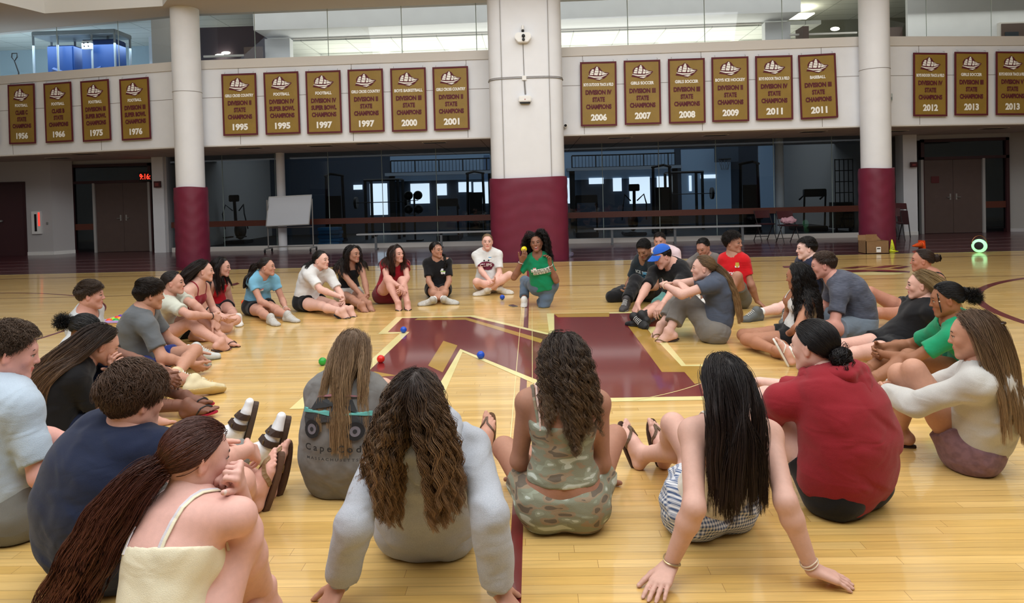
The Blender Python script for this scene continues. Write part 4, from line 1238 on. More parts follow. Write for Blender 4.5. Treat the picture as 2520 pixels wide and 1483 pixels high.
t = empty('shovel', tuple(Wy(44, 168, 16.9)), label='black D-handled shovel leaning behind the glass at far left', cat='shovel')
a, b_ = Wy(46, 178, 16.9), Wy(36, 150, 16.9)
MB().tube([V3(a.x, a.y, 4.43), a, b_], .016, 8).build('shaft', M_black, t)
MB().tube([b_, b_ + V3(-.07, 0, .10), b_ + V3(-.06, 0, .19), b_ + V3(.07, 0, .19), b_ + V3(.07, 0, .10)], .016, 8, True).build('grip', M_black, t)
p = Wy(322, 140, 18.9)
t = empty('equipment_cart', (p.x, p.y, 4.42), label='low grey wire cart beside the scissor lift behind the glass', cat='cart')
MB().tube([(p.x - .15, p.y, 4.42), (p.x - .15, p.y, 4.9), (p.x + .15, p.y, 4.86), (p.x + .22, p.y, 4.42)], .02, 6).build('frame', mat('liftgrey', '#8C9296'), t)
MB().box((p.x - .2, p.y - .1, 4.42), (p.x + .25, p.y + .1, 4.52)).build('deck', M_black, t)

# ------------------------------------------------------------------ gym machines behind the dark glass
def gp(px, py, Y): return Wy(px, py, Y)
def machine(px, kind, Y, label, s_=1.0):
    x = fx(px, Y); t = empty('exercise_machine', (x, Y, .012), label=label, cat='machine'); m_ = M_black; z0 = .012
    if kind == 'elliptical':
        MB().box((x - .35, Y - .25, z0), (x + .35, Y + .5, .12)).build('base', m_, t, bevel=.02)
        MB().sphere((x, Y + .3, .45), .32, 20, 12, (.5, 1, 1)).build('flywheel_cover', m_, t, smooth=True)
        MB().bar((x, Y, .3), (x, Y - .1, 1.45 * s_), .05).build('mast', m_, t)
        MB().box((x - .17, Y - .15, 1.4 * s_), (x + .17, Y - .08, 1.62 * s_)).build('console', m_, t, bevel=.02)
        for k in (-1, 1):
            MB().tube([(x + k * .1, Y, 1.1), (x + k * .30, Y - .1, 1.3), (x + k * .36, Y - .2, 1.0), (x + k * .38, Y, .5)], .022, 8).build('handlebar', mat('armgrey', '#3A3E42', rough=.4), t)
            MB().box((x + k * .22 - .07, Y - .4, .22), (x + k * .22 + .07, Y + .1, .26)).build('pedal', m_, t)
    elif kind == 'rack':
        for k in (-1, 1):
            MB().bar((x + k * .55, Y, z0), (x + k * .55, Y, 2.0 * s_), .05, 4).build('upright', m_, t)
            MB().bar((x + k * .55, Y + .9, z0), (x + k * .55, Y + .9, 2.0 * s_), .05, 4).build('upright', m_, t)
            MB().bar((x + k * .55, Y, 2.0 * s_), (x + k * .55, Y + .9, 2.0 * s_), .04, 4).build('beam', m_, t)
        MB().bar((x - .6, Y, 2.0 * s_), (x + .6, Y, 2.0 * s_), .04, 4).bar((x - .95, Y - .08, 1.25), (x + .95, Y - .08, 1.25), .015, 8).build('barbell', m_, t)
        for k in (-1, 1): MB().lathe((x + k * .85, Y - .08, 1.25), [(.2, -.04), (.2, .04)], 20, axis='x').build('plate', m_, t)
    elif kind == 'tower':
        MB().box((x - .3, Y, z0), (x + .3, Y + .5, .1)).box((x - .22, Y + .1, .1), (x + .22, Y + .35, 1.5)).build('weight_stack', m_, t)
        for k in (-1, 1): MB().bar((x + k * .3, Y + .2, .1), (x + k * .26, Y + .2, 2.15 * s_), .045, 4).build('upright', m_, t)
        MB().tube([(x - .3, Y + .2, 2.15 * s_), (x, Y - .2, 2.2 * s_), (x + .3, Y + .2, 2.15 * s_)], .04, 6).build('pulley_arm', m_, t)
        MB().box((x - .18, Y - .5, .45), (x + .18, Y - .05, .53)).build('seat', m_, t, bevel=.02)
    elif kind == 'treadmill':
        MB().box((x - .35, Y - .6, z0), (x + .35, Y + .8, .18)).build('deck', m_, t, bevel=.02)
        for k in (-1, 1): MB().tube([(x + k * .32, Y - .4, .15), (x + k * .32, Y - .5, 1.15), (x + k * .32, Y - .1, 1.0)], .03, 8).build('handrail', m_, t)
        MB().box((x - .34, Y - .55, 1.08), (x + .34, Y - .4, 1.32)).build('console', m_, t, bevel=.02)
for a in ((580, 'elliptical', 22.5, 'black elliptical trainer in the dark room left of the whiteboard'), (820, 'tower', 22.0, 'black cable tower behind the glass right of the whiteboard'), (940, 'rack', 23, 'black squat rack behind the glass above the left bench'),
          (1105, 'treadmill', 22, 'black treadmill behind the glass just left of the centre column'), (1170, 'tower', 23.5, 'black weight tower partly hidden by the centre column'), (1440, 'treadmill', 21.8, 'black treadmill behind the glass just right of the centre column'),
          (1560, 'elliptical', 21.8, 'black elliptical trainer against the bright panel behind the glass'), (1632, 'tower', 22.2, 'black cable tower between the elliptical trainer and the thin column'), (1690, 'rack', 24.0, 'black squat rack deep in the room right of centre'),
          (1850, 'tower', 21.5, 'tall black tower behind the thin right column'), (1990, 'treadmill', 22, 'black treadmill behind the folding chair')):
    machine(*a)
def rack_balls():
    Y = 21.6; x = fx(1018, Y)
    t = empty('ball_rack', (x, Y, .012), label='small black upright rack holding exercise balls behind the glass', cat='rack')
    MB().bar((x, Y + .12, 0.012), (x, Y + .12, 1.5), .03).box((x - .25, Y - .1, .012), (x + .25, Y + .2, .06)).build('post', M_black, t)
    i = 0
    for z, dx in ((1.45, -.15), (1.45, .15), (1.02, -.16), (1.02, .16)):
        MB().bar((x, Y + .05, z - .16), (x + dx, Y - .05, z - .158), .012).build('peg', M_black, t)
        b = MB().sphere((x + dx, Y - .05, z), .142, 20, 14); me = bpy.data.meshes.new('exercise_ball'); me.from_pydata(b.V, [], b.F); me.update(); me.materials.append(M_black)
        me.polygons.foreach_set('use_smooth', np.ones(len(me.polygons), bool))
        o = bpy.data.objects.new('exercise_ball', me); COL.objects.link(o)
        tag(o, ('upper' if z > 1.2 else 'lower') + (' left' if dx < 0 else ' right') + ' black exercise ball on the rack behind the glass', 'ball', 'exercise balls on the rack')
rack_balls()
for k in range(5):
    Y = 20.6; x = fx(805, Y); c_ = x + (k % 2) * .03
    o = MB().box((c_ - .32, Y, .012 + k * .11), (c_ + .32, Y + .4, .11 + k * .11)).build('step_platform', mat('stepblue', '#2E7AB0', rough=.5), None, bevel=.012)
    tag(o, ('bottom', 'second', 'middle', 'fourth', 'top')[k] + ' bright blue step platform of the stack behind the glass', 'platform', 'blue step platforms in a stack')
def cage():
    Y = 21.0; x0, x1 = fx(2056, Y), fx(2100, Y); t = empty('cage_trolley', ((x0 + x1) / 2, Y, 0), label='tall black wire cage trolley behind the glass beside the right column', cat='trolley')
    b = MB()
    for x in [x0 + (x1 - x0) * k / 4 for k in range(5)]: b.bar((x, Y, .15), (x, Y, 2.2), .014)
    for k in range(7): b.bar((x0, Y, .2 + k * .33), (x1, Y, .2 + k * .33), .014)
    b.build('mesh_panel', M_black, t)
    MB().box((x0, Y, .12), (x1, Y + .5, .18)).box((x0, Y + .05, .18), (x1, Y + .45, .9)).build('load', M_black, t)
    for x in (x0 + .06, x1 - .06): MB().lathe((x, Y + .1, .07), [(.06, -.02), (.06, .02)], 14, axis='x').build('caster', M_black, t)
cage()
def hoop():
    Y = 26.3; c = Wy(1788, 392, Y); t = empty('reflected_hoop', (c.x, 26.97, c.z), label='small folded basketball hoop behind the glass, standing in for its reflection at right', cat='hoop')  # solid hoop placed behind the glass in place of a mirrored one
    MB().box((c.x - .45, Y, c.z - .1), (c.x + .45, Y + .04, c.z + .7)).build('backboard', mat('bb', '#44505E', rough=.3), t)
    MB().tube([(c.x - .15 + .23 * math.cos(a), Y - .27 + .23 * math.sin(a), c.z) for a in [6.2832 * i / 20 for i in range(20)]], .02, 6, True).build('rim', M_black, t)
    b = MB()
    for i in range(10):
        a = 6.2832 * i / 10; b.bar((c.x - .15 + .23 * math.cos(a), Y - .27 + .23 * math.sin(a), c.z), (c.x - .15 + .12 * math.cos(a + .6), Y - .27 + .12 * math.sin(a + .6), c.z - .4), .008, 4)
    b.build('net', mat('net', '#6A7078', rough=.8), t)
    MB().bar((c.x, Y + .04, c.z + .3), (c.x, 26.98, c.z + .5), .05).build('bracket', M_black, t)
hoop()
# ------------------------------------------------------------------ figures
def V3(*a): return Vector(a)
def npv(v): return np.array(v, F32)
def yawv(deg): return V3(math.cos(math.radians(deg)), math.sin(math.radians(deg)), 0)

def refine(px, prior, parent=None, L=None, wl=3.0, wp=0.6, maxL=None):
    """point on the sight line through px whose distance to the parent is L and which lies nearest the prior"""
    d = ray(px[0], px[1]).normalized()
    t0 = (prior - CAMP).dot(d)
    best = None
    for i in range(-60, 61):
        t = t0 + i * 0.01
        p = CAMP + d * t
        c = wp * (p - prior).length_squared
        if parent is not None and L is not None:
            e = (p - parent).length - L
            c += wl * e * e
        if parent is not None and maxL is not None:
            e = max(0, (p - parent).length - maxL)
            c += 20 * e * e
        if best is None or c < best[0]: best = (c, p)
    return best[1]

def ik(a, c, L1, L2, hint, px=None, wh=0.5, nm=''):
    ac = c - a; D = ac.length
    if D > (L1 + L2) * 0.995:
        if D > (L1 + L2) * 1.06: print('STRETCH', nm, round(D / (L1 + L2), 2))
        return a + ac * (L1 / (L1 + L2)) + hint * 0.01
    if D < abs(L1 - L2) + .02: D = abs(L1 - L2) + .02
    x = (L1 * L1 - L2 * L2 + D * D) / (2 * D)
    r = math.sqrt(max(L1 * L1 - x * x, 1e-6))
    n = ac.normalized(); u = (hint - n * hint.dot(n))
    if u.length < 1e-3: u = n.orthogonal()
    u.normalize(); v = n.cross(u); o = a + n * x
    if px is None: return o + u * r
    best = None
    for i in range(-90, 91):
        th = math.radians(i * 1.9)
        p = o + (u * math.cos(th) + v * math.sin(th)) * r
        q = proj(p); sc = FOC / max((p - CAMP).dot(_f), .1)
        e = math.hypot(q[0] - px[0], q[1] - px[1]) / sc
        cst = e * e + wh * 0.01 * (1 - math.cos(th))
        if best is None or cst < best[0]: best = (cst, p, e)
    if best[2] > 0.07: print('IKMISS', nm, round(best[2], 2))
    return best[1]

def solve(S):
    s = S.get('s', 1.0); male = S.get('male', False)
    f = yawv(S['yaw']); r = V3(f.y, -f.x, 0)
    cr = S.get('crop'); px = {}
    def cv(v):
        if cr is None or len(v) == 4: return v
        return (cr[0] + v[0] / cr[2], cr[1] + v[1] / cr[2]) + tuple(v[2:])
    for q, v in S['px'].items():
        px[q] = v if (q == 'pel' and len(v) == 3) or (q[:2] == 'to' and len(v) == 4) else cv(v)
    for q in ('hdL', 'hdR'):
        if q in S and len(S[q]) in (2, 3) and not S.get('_c' + q): S[q] = cv(S[q]); S['_c' + q] = 1
    J = {}
    def loc(x, y, z, o): return o + r * (x * s) + f * (y * s) + V3(0, 0, z * s)
    pz = S.get('pz', .105) * s
    P = Fz(px['pel'][0], px['pel'][1], pz) if len(px['pel']) == 2 else V3(*px['pel'])
    J['P'] = P; J['f'] = f; J['r'] = r
    lean = S.get('lean', .12)
    TL = S.get('tl', .49) * s
    pri = loc(S.get('side', 0), lean, math.sqrt(max(.49 ** 2 - lean ** 2 - S.get('side', 0) ** 2, .04)), P)
    N = refine(px['neck'], pri, P, TL, 4.0, 1.0) if 'neck' in px else pri
    J['N'] = N
    T = (N - P).normalized(); J['T'] = T
    sy = S.get('syaw', S['yaw']); sf = yawv(sy); LS = V3(sf.y, -sf.x, 0)
    LS = (LS - T * LS.dot(T) * .7).normalized()
    roll = S.get('sroll', 0)
    if roll: LS = (LS + V3(0, 0, 1) * math.tan(math.radians(roll))).normalized()
    J['LS'] = LS; J['LH'] = (r - T * r.dot(T) * .6).normalized()
    sw = (S.get('sw', .180 if male else .152)) * s
    F = T.cross(LS).normalized(); J['F'] = F
    for sd, k in (('L', -1), ('R', 1)):
        pr = N + LS * (k * sw) - T * (.062 * s) + F * (S.get('shf', 0.0) * s)
        q = 'sh' + sd
        J[q] = refine(px[q], pr, N, sw * 1.04, 3, 1.0) if q in px else pr
    # head
    hy, hp, hr = S.get('head', (S['yaw'], 0, 0))
    hf = yawv(hy); hr_ = V3(hf.y, -hf.x, 0)
    R = Matrix((hr_, hf, V3(0, 0, 1))).transposed()
    R = R @ Matrix.Rotation(math.radians(hp), 3, 'X') @ Matrix.Rotation(math.radians(hr), 3, 'Y')
    J['HR'] = R
    hs = S.get('hs', (1.02 if male else .97) * (0.35 + .65 * s)); J['hs'] = hs
    pr = N + T * (.06 * s) + R @ V3(0, .035, .095) * hs
    J['H'] = refine(px['head'], pr, N, .165 * hs, 2.5, 1.2) if 'head' in px else pr
    hw = (.085 if male else .09) * s
    for sd, k in (('L', -1), ('R', 1)):
        hip = P + J['LH'] * (k * hw) + V3(0, 0, -.0 * s)
        J['hip' + sd] = hip
        a = px.get('an' + sd)
        if a is None: A = loc(k * .1, .45, .075, P) if False else P + r * (k * .1 * s) + f * (.45 * s) + V3(0, 0, .075 * s - pz)
        elif len(a) == 3: A = Fz(a[0], a[1], a[2] * s)
        elif len(a) == 4: A = P + r * (a[0] * s) + f * (a[1] * s) + V3(0, 0, a[2] * s - pz)
        else: A = Fz(a[0], a[1], .075 * s)
        J['an' + sd] = A
        TH, SH = S.get('th', .42) * s, S.get('sh', .405) * s
        if (A - hip).length > (TH + SH) * 1.06:
            print('CLAMP an' + sd, S['id'], round((A - hip).length / (TH + SH), 2))
            z_ = A.z; A = hip + (A - hip).normalized() * (TH + SH) * 1.06; A.z = max(min(z_, A.z), .06); J['an' + sd] = A
        kh = S.get('kh', 'up')
        if isinstance(kh, dict): kh = kh.get(sd, 'up')
        hint = V3(0, 0, 1) if kh == 'up' else (r * k + V3(0, 0, .35) + f * .25).normalized() if kh == 'out' else (r * (k * .4) + V3(0, 0, 1)).normalized() if kh == 'mid' else V3(*kh)
        kn = px.get('kn' + sd)
        J['kn' + sd] = ik(hip, A, TH, SH, hint, kn if kn else None, S.get('wh', .5), S['id'] + ' kn' + sd)
        # foot direction
        t = px.get('to' + sd)
        if t is not None:
            if len(t) == 4: D = r * t[0] + f * t[1] + V3(0, 0, t[2])
            else:
                tp = Fz(t[0], t[1], (t[2] if len(t) == 3 else .03) * s)
                D = tp - A; 
                if len(t) == 2: D.z = -.045 * s
        elif kh == 'out': D = r * (-k * .9) + f * .4 - V3(0, 0, .12)
        else: D = f + r * (k * .15)
        D = D.normalized(); J['td' + sd] = D
        sh = (J['kn' + sd] - A).normalized()
        up = S.get('fu' + sd)
        u = V3(*up) if up else V3(0, 0, 1)
        if t is None and kh == 'out' and not up: u = f * .75 + V3(0, 0, .6)
        elif S.get('fshin', False) or A.z > .16 * s: u = sh
        u = (u - D * u.dot(D)); u = u.normalized() if u.length > .05 else D.orthogonal()
        J['fu' + sd] = u
        # arms
        Sh = J['sh' + sd]
        UA, FA = S.get('ua', .285) * s, S.get('fa', .25) * s
        w = px.get('wr' + sd)
        if w is None:
            Wr = P + r * (k * .12 * s) + f * (.3 * s) + V3(0, 0, .12 * s)
        elif len(w) == 4: Wr = P + r * (w[0] * s) + f * (w[1] * s) + V3(0, 0, w[2] * s - pz)
        elif len(w) == 3: Wr = Fz(w[0], w[1], w[2] * s)
        else:
            wp = S.get('wp' + sd, S.get('wp', (k * .04, .42, .34)))
            pr = P + r * (wp[0] * s) + f * (wp[1] * s) + V3(0, 0, wp[2] * s - pz)
            Wr = refine(w, pr, Sh, None, 0, 1.0, (UA + FA) * .98)
        if (Wr - Sh).length > (UA + FA) * 1.05:
            print('CLAMP wr' + sd, S['id'], round((Wr - Sh).length / (UA + FA), 2))
            Wr = Sh + (Wr - Sh).normalized() * (UA + FA) * 1.05; Wr.z = max(Wr.z, .03)
        J['wr' + sd] = Wr
        eh = S.get('eh' + sd, S.get('eh'))
        hint = (r * (k * eh[0]) + f * eh[1] + V3(0, 0, eh[2])).normalized() if eh else (r * (k * .7) - f * .4 - V3(0, 0, .6)).normalized()
        J['el' + sd] = ik(Sh, Wr, UA, FA, hint, px.get('el' + sd), S.get('weh', .5), S['id'] + ' el' + sd)
        fa = (Wr - J['el' + sd]).normalized()
        h = S.get('hd' + sd)   # hand: pixel of the finger tips or local direction
        if h is None: hd = (fa * .8 + V3(0, 0, -.3)).normalized()
        elif len(h) == 2: hd = (refine(h, Wr + fa * .16 * s, Wr, .17 * s) - Wr).normalized()
        elif len(h) == 3: hd = (Fz(h[0], h[1], h[2]) - Wr).normalized()
        else: hd = (r * h[0] + f * h[1] + V3(0, 0, h[2])).normalized()
        J['hd' + sd] = hd
        n = S.get('hn' + sd)
        n = (r * n[0] + f * n[1] + V3(0, 0, n[2])) if n else V3(0, 0, -1) if h is not None and len(h) == 3 else (P + f * .35 + V3(0, 0, .15) - Wr)
        n = n - hd * n.dot(hd)
        J['hn' + sd] = n.normalized() if n.length > 1e-3 else hd.orthogonal().normalized()
    J['s'] = s; J['male'] = male
    return J

FW = [(0, .160, .104), (.2, .150, .10), (.45, .118, .083), (.7, .138, .096), (.87, .142, .084), (.97, .075, .056)]
MW = [(0, .150, .104), (.2, .145, .10), (.45, .136, .092), (.7, .160, .106), (.87, .172, .094), (.97, .085, .062)]

def spine(J, t, S):
    P, N = J['P'], J['N']
    sl = S.get('slouch', .05) * J['s']
    back = -J['F']
    p = P.lerp(N, t) + back * (sl * 4 * t * (1 - t))
    T = (N - P).normalized() + back * (sl * 4 * (1 - 2 * t)) / max((N - P).length, .1)
    T.normalize()
    La = J['LH'].lerp(J['LS'], min(max(t, 0), 1)); La = (La - T * La.dot(T)).normalized()
    return p, T, La, T.cross(La).normalized()

def torso_prims(J, S, W, k=.05, add=0.0, tmin=0.0, tmax=1.0):
    s = J['s']; b = S.get('build', 1.0)
    out = []; W = [w for w in W if tmin - 1e-6 <= w[0] <= tmax + 1e-6]
    for (t0, w0, d0), (t1, w1, d1) in zip(W[:-1], W[1:]):
        p0, _, l0, _ = spine(J, t0, S); p1, _, l1, _ = spine(J, t1, S)
        bb = b if t1 < .9 else 1
        w0_, w1_, d0_, d1_ = (w0 * b + add) * s, (w1 * bb + add) * s, (d0 * b + add) * s, (d1 * bb + add) * s
        for c in (-1, 0, 1):
            o0 = l0 * (c * max(w0_ - d0_, 0)); o1 = l1 * (c * max(w1_ - d1_, 0))
            out.append(Cone(p0 + o0, p1 + o1, d0_, d1_, k * s if c == 0 else .02 * s))
    return out

def limb(S, J, sd):
    s = J['s']; m = 1.14 if J['male'] else 1.0; m *= S.get('limb', 1.0)
    return s, m

def arm_prims(J, S, sd, frac=1.0, add=0.0, k=.03, cut=None, full=True, hang=0.0):
    s, m = limb(S, J, sd)
    sh, el, wr = J['sh' + sd], J['el' + sd], J['wr' + sd]
    out = []
    r0, r1 = .045 * m * s + add, .036 * m * s + add
    if frac <= 1.0:
        e = sh.lerp(el, frac); rr = r0 + (r1 - r0) * frac + hang * s
        out.append(Cone(sh - V3(0, 0, .005), e, r0 + .003 * s, rr, k * s, cut=cut))
    else:
        out.append(Cone(sh, el, r0 + .003 * s, r1, k * s))
        f2 = frac - 1.0
        mid = el.lerp(wr, .25)
        w = el.lerp(wr, f2)
        out.append(Cone(el, mid, .037 * m * s + add, .039 * m * s + add, .03 * s))
        rw = .025 * m * s + add * .9 + hang * s
        out.append(Cone(mid, w, .039 * m * s + add, rw, .02 * s, cut=cut))
    return out

def shoulder_prims(J, S, add=0.0, k=.05):
    s, m = limb(S, J, 'L'); m = 1.14 if J['male'] else 1.0
    out = []
    p, T, La, F = spine(J, .88, S)
    for sd, c in (('L', -1), ('R', 1)):
        sh = J['sh' + sd]
        out.append(Cone(p + La * (c * .05 * s), sh, .060 * m * s + add, .044 * m * s + add, k * s))
        out.append(Cone(J['N'] + J['T'] * (.012 * s), sh, .034 * m * s + add, .036 * m * s + add, .05 * s))
    return out

def leg_prims(J, S, sd, frac=2.0, add=0.0, k=.04, cut=None, hang=0.0):
    s, m = limb(S, J, sd); m = (1.04 if J['male'] else 1.0) * S.get('limb', 1.0)
    hip, kn, an = J['hip' + sd], J['kn' + sd], J['an' + sd]
    rt = S.get('rt', .084)
    out = []
    r0, r1 = rt * m * s + add, .054 * m * s + add
    if frac <= 1.0:
        e = hip.lerp(kn, frac); out.append(Cone(hip, e, r0, r0 + (r1 - r0) * frac + hang * s, k * s, cut=cut))
        return out
    m1 = hip.lerp(kn, .45) + ((hip + an) / 2 - kn).normalized() * (.012 * s)
    out.append(Cone(hip, m1, r0, (rt * .90) * m * s + add, k * s))
    out.append(Cone(m1, kn, (rt * .90) * m * s + add, r1, .02 * s))
    back = ((hip + an) / 2 - kn); back = back.normalized() if back.length > .01 else V3(0, 0, 0)
    f2 = frac - 1.0
    cm = kn.lerp(an, .3) + back * (.014 * s)
    out.append(Cone(kn, cm, .049 * m * s + add, .054 * m * s + add, .03 * s))
    e = cm.lerp(an, (f2 - .3) / .7) if f2 < 1 else an
    q = (f2 - .3) / .7
    re = (.054 + (.034 - .054) * q) * m * s + add + hang * s
    out.append(Cone(cm, e, .054 * m * s + add, re, .025 * s, cut=cut))
    return out

def foot_prims(J, S, sd, shoe=False):
    s = J['s'] * (1.02 if J['male'] else .95) * S.get('ft', 1.0)
    A, t, u = J['an' + sd], J['td' + sd], J['fu' + sd]
    la = t.cross(u); k = 1 if sd == 'R' else -1   # la points right
    inner = la * (-k)
    heel = A - t * (.042 * s) - u * (.046 * s)
    ball = A + t * (.118 * s) - u * (.056 * s)
    out = [Cone(A + u * .03 * s, heel + u * .01 * s, .033 * s, .031 * s, .02 * s), Cone(A, A + t * .07 * s - u * .03 * s, .034 * s, .030 * s, .03 * s)]
    for c in (-1, 1):
        out.append(Cone(A + t * .03 * s - u * .035 * s + la * (c * .008 * s), ball + la * (c * .021 * s) + t * (.012 * s * (1 if la.dot(inner) * c > 0 else -1)), .03 * s, .0215 * s, .025 * s))
    out.append(Cone(heel, ball, .031 * s, .024 * s, .02 * s))
    if shoe:
        tip = ball + t * (.058 * s) + inner * (.006 * s) - u * .002 * s
        for c in (-1, 1): out.append(Cone(ball + la * (c * .02 * s), tip + la * (c * .012 * s), .025 * s, .021 * s, .02 * s))
    else:
        for i in range(5):
            o = inner * ((.029 - i * .0145) * s)
            st = ball + o + t * ((.012 - i * .005) * s) - u * .004 * s
            L = (.052, .050, .044, .038, .030)[i] * s
            r_ = (.0125, .0095, .009, .0085, .008)[i] * s
            mid = st + t * (L * .55) + u * .003 * s; tip = st + t * L - u * .005 * s
            out.append(Cone(st, mid, r_ * 1.05, r_, .006 * s)); out.append(Cone(mid, tip, r_, r_ * .95, .003 * s))
    out.append(Half(A - u * (.078 * s), -u, .004))
    return out

def hand_prims(J, S, sd):
    s = J['s'] * (1.08 if J['male'] else 1.0) * S.get('hsz', 1.0)
    W, d, n = J['wr' + sd], J['hd' + sd], J['hn' + sd]
    sv = d.cross(n) if sd == 'R' else n.cross(d)
    cu = S.get('curl' + sd, S.get('curl', .35)); spr = S.get('spread' + sd, S.get('spread', .08))
    out = []; tips = []
    s2 = s
    offs = (.030, .0105, -.010, -.029); L = (.070, .078, .073, .057)
    for i in range(4):
        a = W + sv * (offs[i] * .45 * s2); kn = W + d * ((.086, .090, .085, .077)[i] * s2) + sv * (offs[i] * s2)
        out.append(Cone(a, kn, .0165 * s2, .0118 * s2, .012 * s2))
        ang = spr * (1.2, .35, -.45, -1.3)[i]
        dd = (d + sv * ang).normalized(); p = kn; r_ = .0092 * s2 * (1, 1, .96, .86)[i]
        c = 0
        for j, fr in enumerate((.45, .30, .25)):
            c += cu * (1.0, 1.1, .8)[j] * (1 + .12 * i)
            q = p + (dd * math.cos(c) + n * math.sin(c)) * (L[i] * fr * s2 * 1.03)
            out.append(Cone(p, q, r_, r_ * .93, .004 * s2)); r_ *= .93; p = q
        tips.append((p, (dd * math.cos(c) + n * math.sin(c)), n * math.cos(c) - dd * math.sin(c)))
    tb = W + d * (.018 * s2) + sv * (.018 * s2)
    to = S.get('thumb' + sd, S.get('thumb', .75))
    d1 = (d * .75 + sv * to + n * .25).normalized(); q1 = tb + d1 * (.047 * s2)
    d2 = (d * .9 + sv * to * .65 + n * .25).normalized(); q2 = q1 + d2 * (.034 * s2)
    d3 = (d2 + n * .1).normalized(); q3 = q2 + d3 * (.027 * s2)
    out += [Cone(tb, q1, .0165 * s2, .0125 * s2, .015 * s2), Cone(q1, q2, .0115 * s2, .0102 * s2, .005 * s2), Cone(q2, q3, .0102 * s2, .0088 * s2, .003 * s2)]
    tips.append((q3, d3, n))
    return out, tips

def head_prims(J, S):
    H, R, h = J['H'], J['HR'], J['hs']; Rn = np.array(R, F32)
    m = J['male']; c = S.get('cheek', 1.0)
    def P(x, y, z): return H + R @ V3(x, y, z) * h
    def C(a, b, ra, rb, k): return Cone(P(*a), P(*b), ra * h, rb * h, k * h)
    def E(a, r, k, sub=False): return Ell(P(*a), np.array(r) * h, Rn, k * h, sub)
    o = [E((0, -.014, .028), (.073, .092, .084), .02),
         E((0, .022, -.012), (.060 * c, .066, .082), .03),
         C((-.046 * c, .0, -.05), (-.014, .062, -.094), .022, .016, .03), C((.046 * c, .0, -.05), (.014, .062, -.094), .022, .016, .03),
         C((-.012, .07, -.094), (.012, .07, -.094), .0165 if m else .015, .0165 if m else .015, .02),
         C((-.028, .071 if m else .069, .028), (.028, .071 if m else .069, .028), .014 if m else .012, .014 if m else .012, .02),
         E((-.036, .056, -.022), (.021, .021, .022), .02), E((.036, .056, -.022), (.021, .021, .022), .02),
         E((0, .066, -.058), (.030, .022, .022), .02),
         E((-.0305, .0945, .004), (.016, .0135, .0095), .010, True), E((.0305, .0945, .004), (.016, .0135, .0095), .010, True),
         C((0, .080, .018), (0, .098, -.022), .0065, .0080 if not m else .0092, .012), E((0, .098, -.026), (.0092, .0100, .0085), .008),
         E((-.0110, .089, -.028), (.0066, .0085, .0062), .006), E((.0110, .089, -.028), (.0066, .0085, .0062), .006)]
    if S.get('mouth') == 'open':
        o += [C((-.02, .078, -.050), (.02, .078, -.050), .006, .006, .008), C((-.018, .077, -.078), (.018, .077, -.078), .007, .007, .008),
              E((0, .094, -.064), (.019, .014, .010), .004, True)]
    else:
        o += [C((-.021, .077, -.0575), (-.004, .087, -.0545), .0045, .006, .006), C((.021, .077, -.0575), (.004, .087, -.0545), .0045, .006, .006),
              C((-.016, .080, -.0655), (.016, .080, -.0655), .0062, .0062, .006), E((0, .0915, -.0603), (.024, .006, .0014), .003, True)]
    for k in (-1, 1):
        o += [E((k * .0305, .0745, .0125), (.0155, .0115, .0060), .003), E((k * .0305, .0735, -.0075), (.0145, .0105, .0055), .003)]
        o += [E((k * .0735, -.008, -.008), (.007, .017, .028), .008), C((k * .080, -.016, .014), (k * .079, -.012, -.028), .006, .006, .005),
              E((k * .083, -.004, -.006), (.006, .007, .012), .004, True)]
    nr = (.058 if m else .047) * J['s'] ** .5
    o.append(Cone(J['N'] - J['T'] * .03, P(0, -.022, -.055), nr * 1.12, nr, .035))
    return o

def neck_prims(J, S):
    H, R, h = J['H'], J['HR'], J['hs']; m = J['male']
    nr = (.058 if m else .047) * J['s'] ** .5
    return [Cone(J['N'] - J['T'] * .03, H + R @ V3(0, -.022, -.055) * h, nr * 1.12, nr, .05)]

def body_prims(J, S):
    W = MW if J['male'] else FW
    s = J['s']
    pr = torso_prims(J, S, W) + shoulder_prims(J, S) + neck_prims(J, S)
    for sd in 'LR':
        pr += arm_prims(J, S, sd, 2.0) + leg_prims(J, S, sd)
        pr.append(Ell(J['hip' + sd] - J['f'] * (.03 * s), np.array((.092, .10, .096)) * s * S.get('build', 1), None, .05 * s))
    if not J['male']:
        for c in (-1, 1):
            p, T, La, F = spine(J, .68, S)
            b = S.get('bust', 1.0)
            pr.append(Ell(p + La * (c * .066 * s) + F * (.07 * s * b), np.array((.055, .055, .055)) * s * b, None, .04 * s))
    return pr

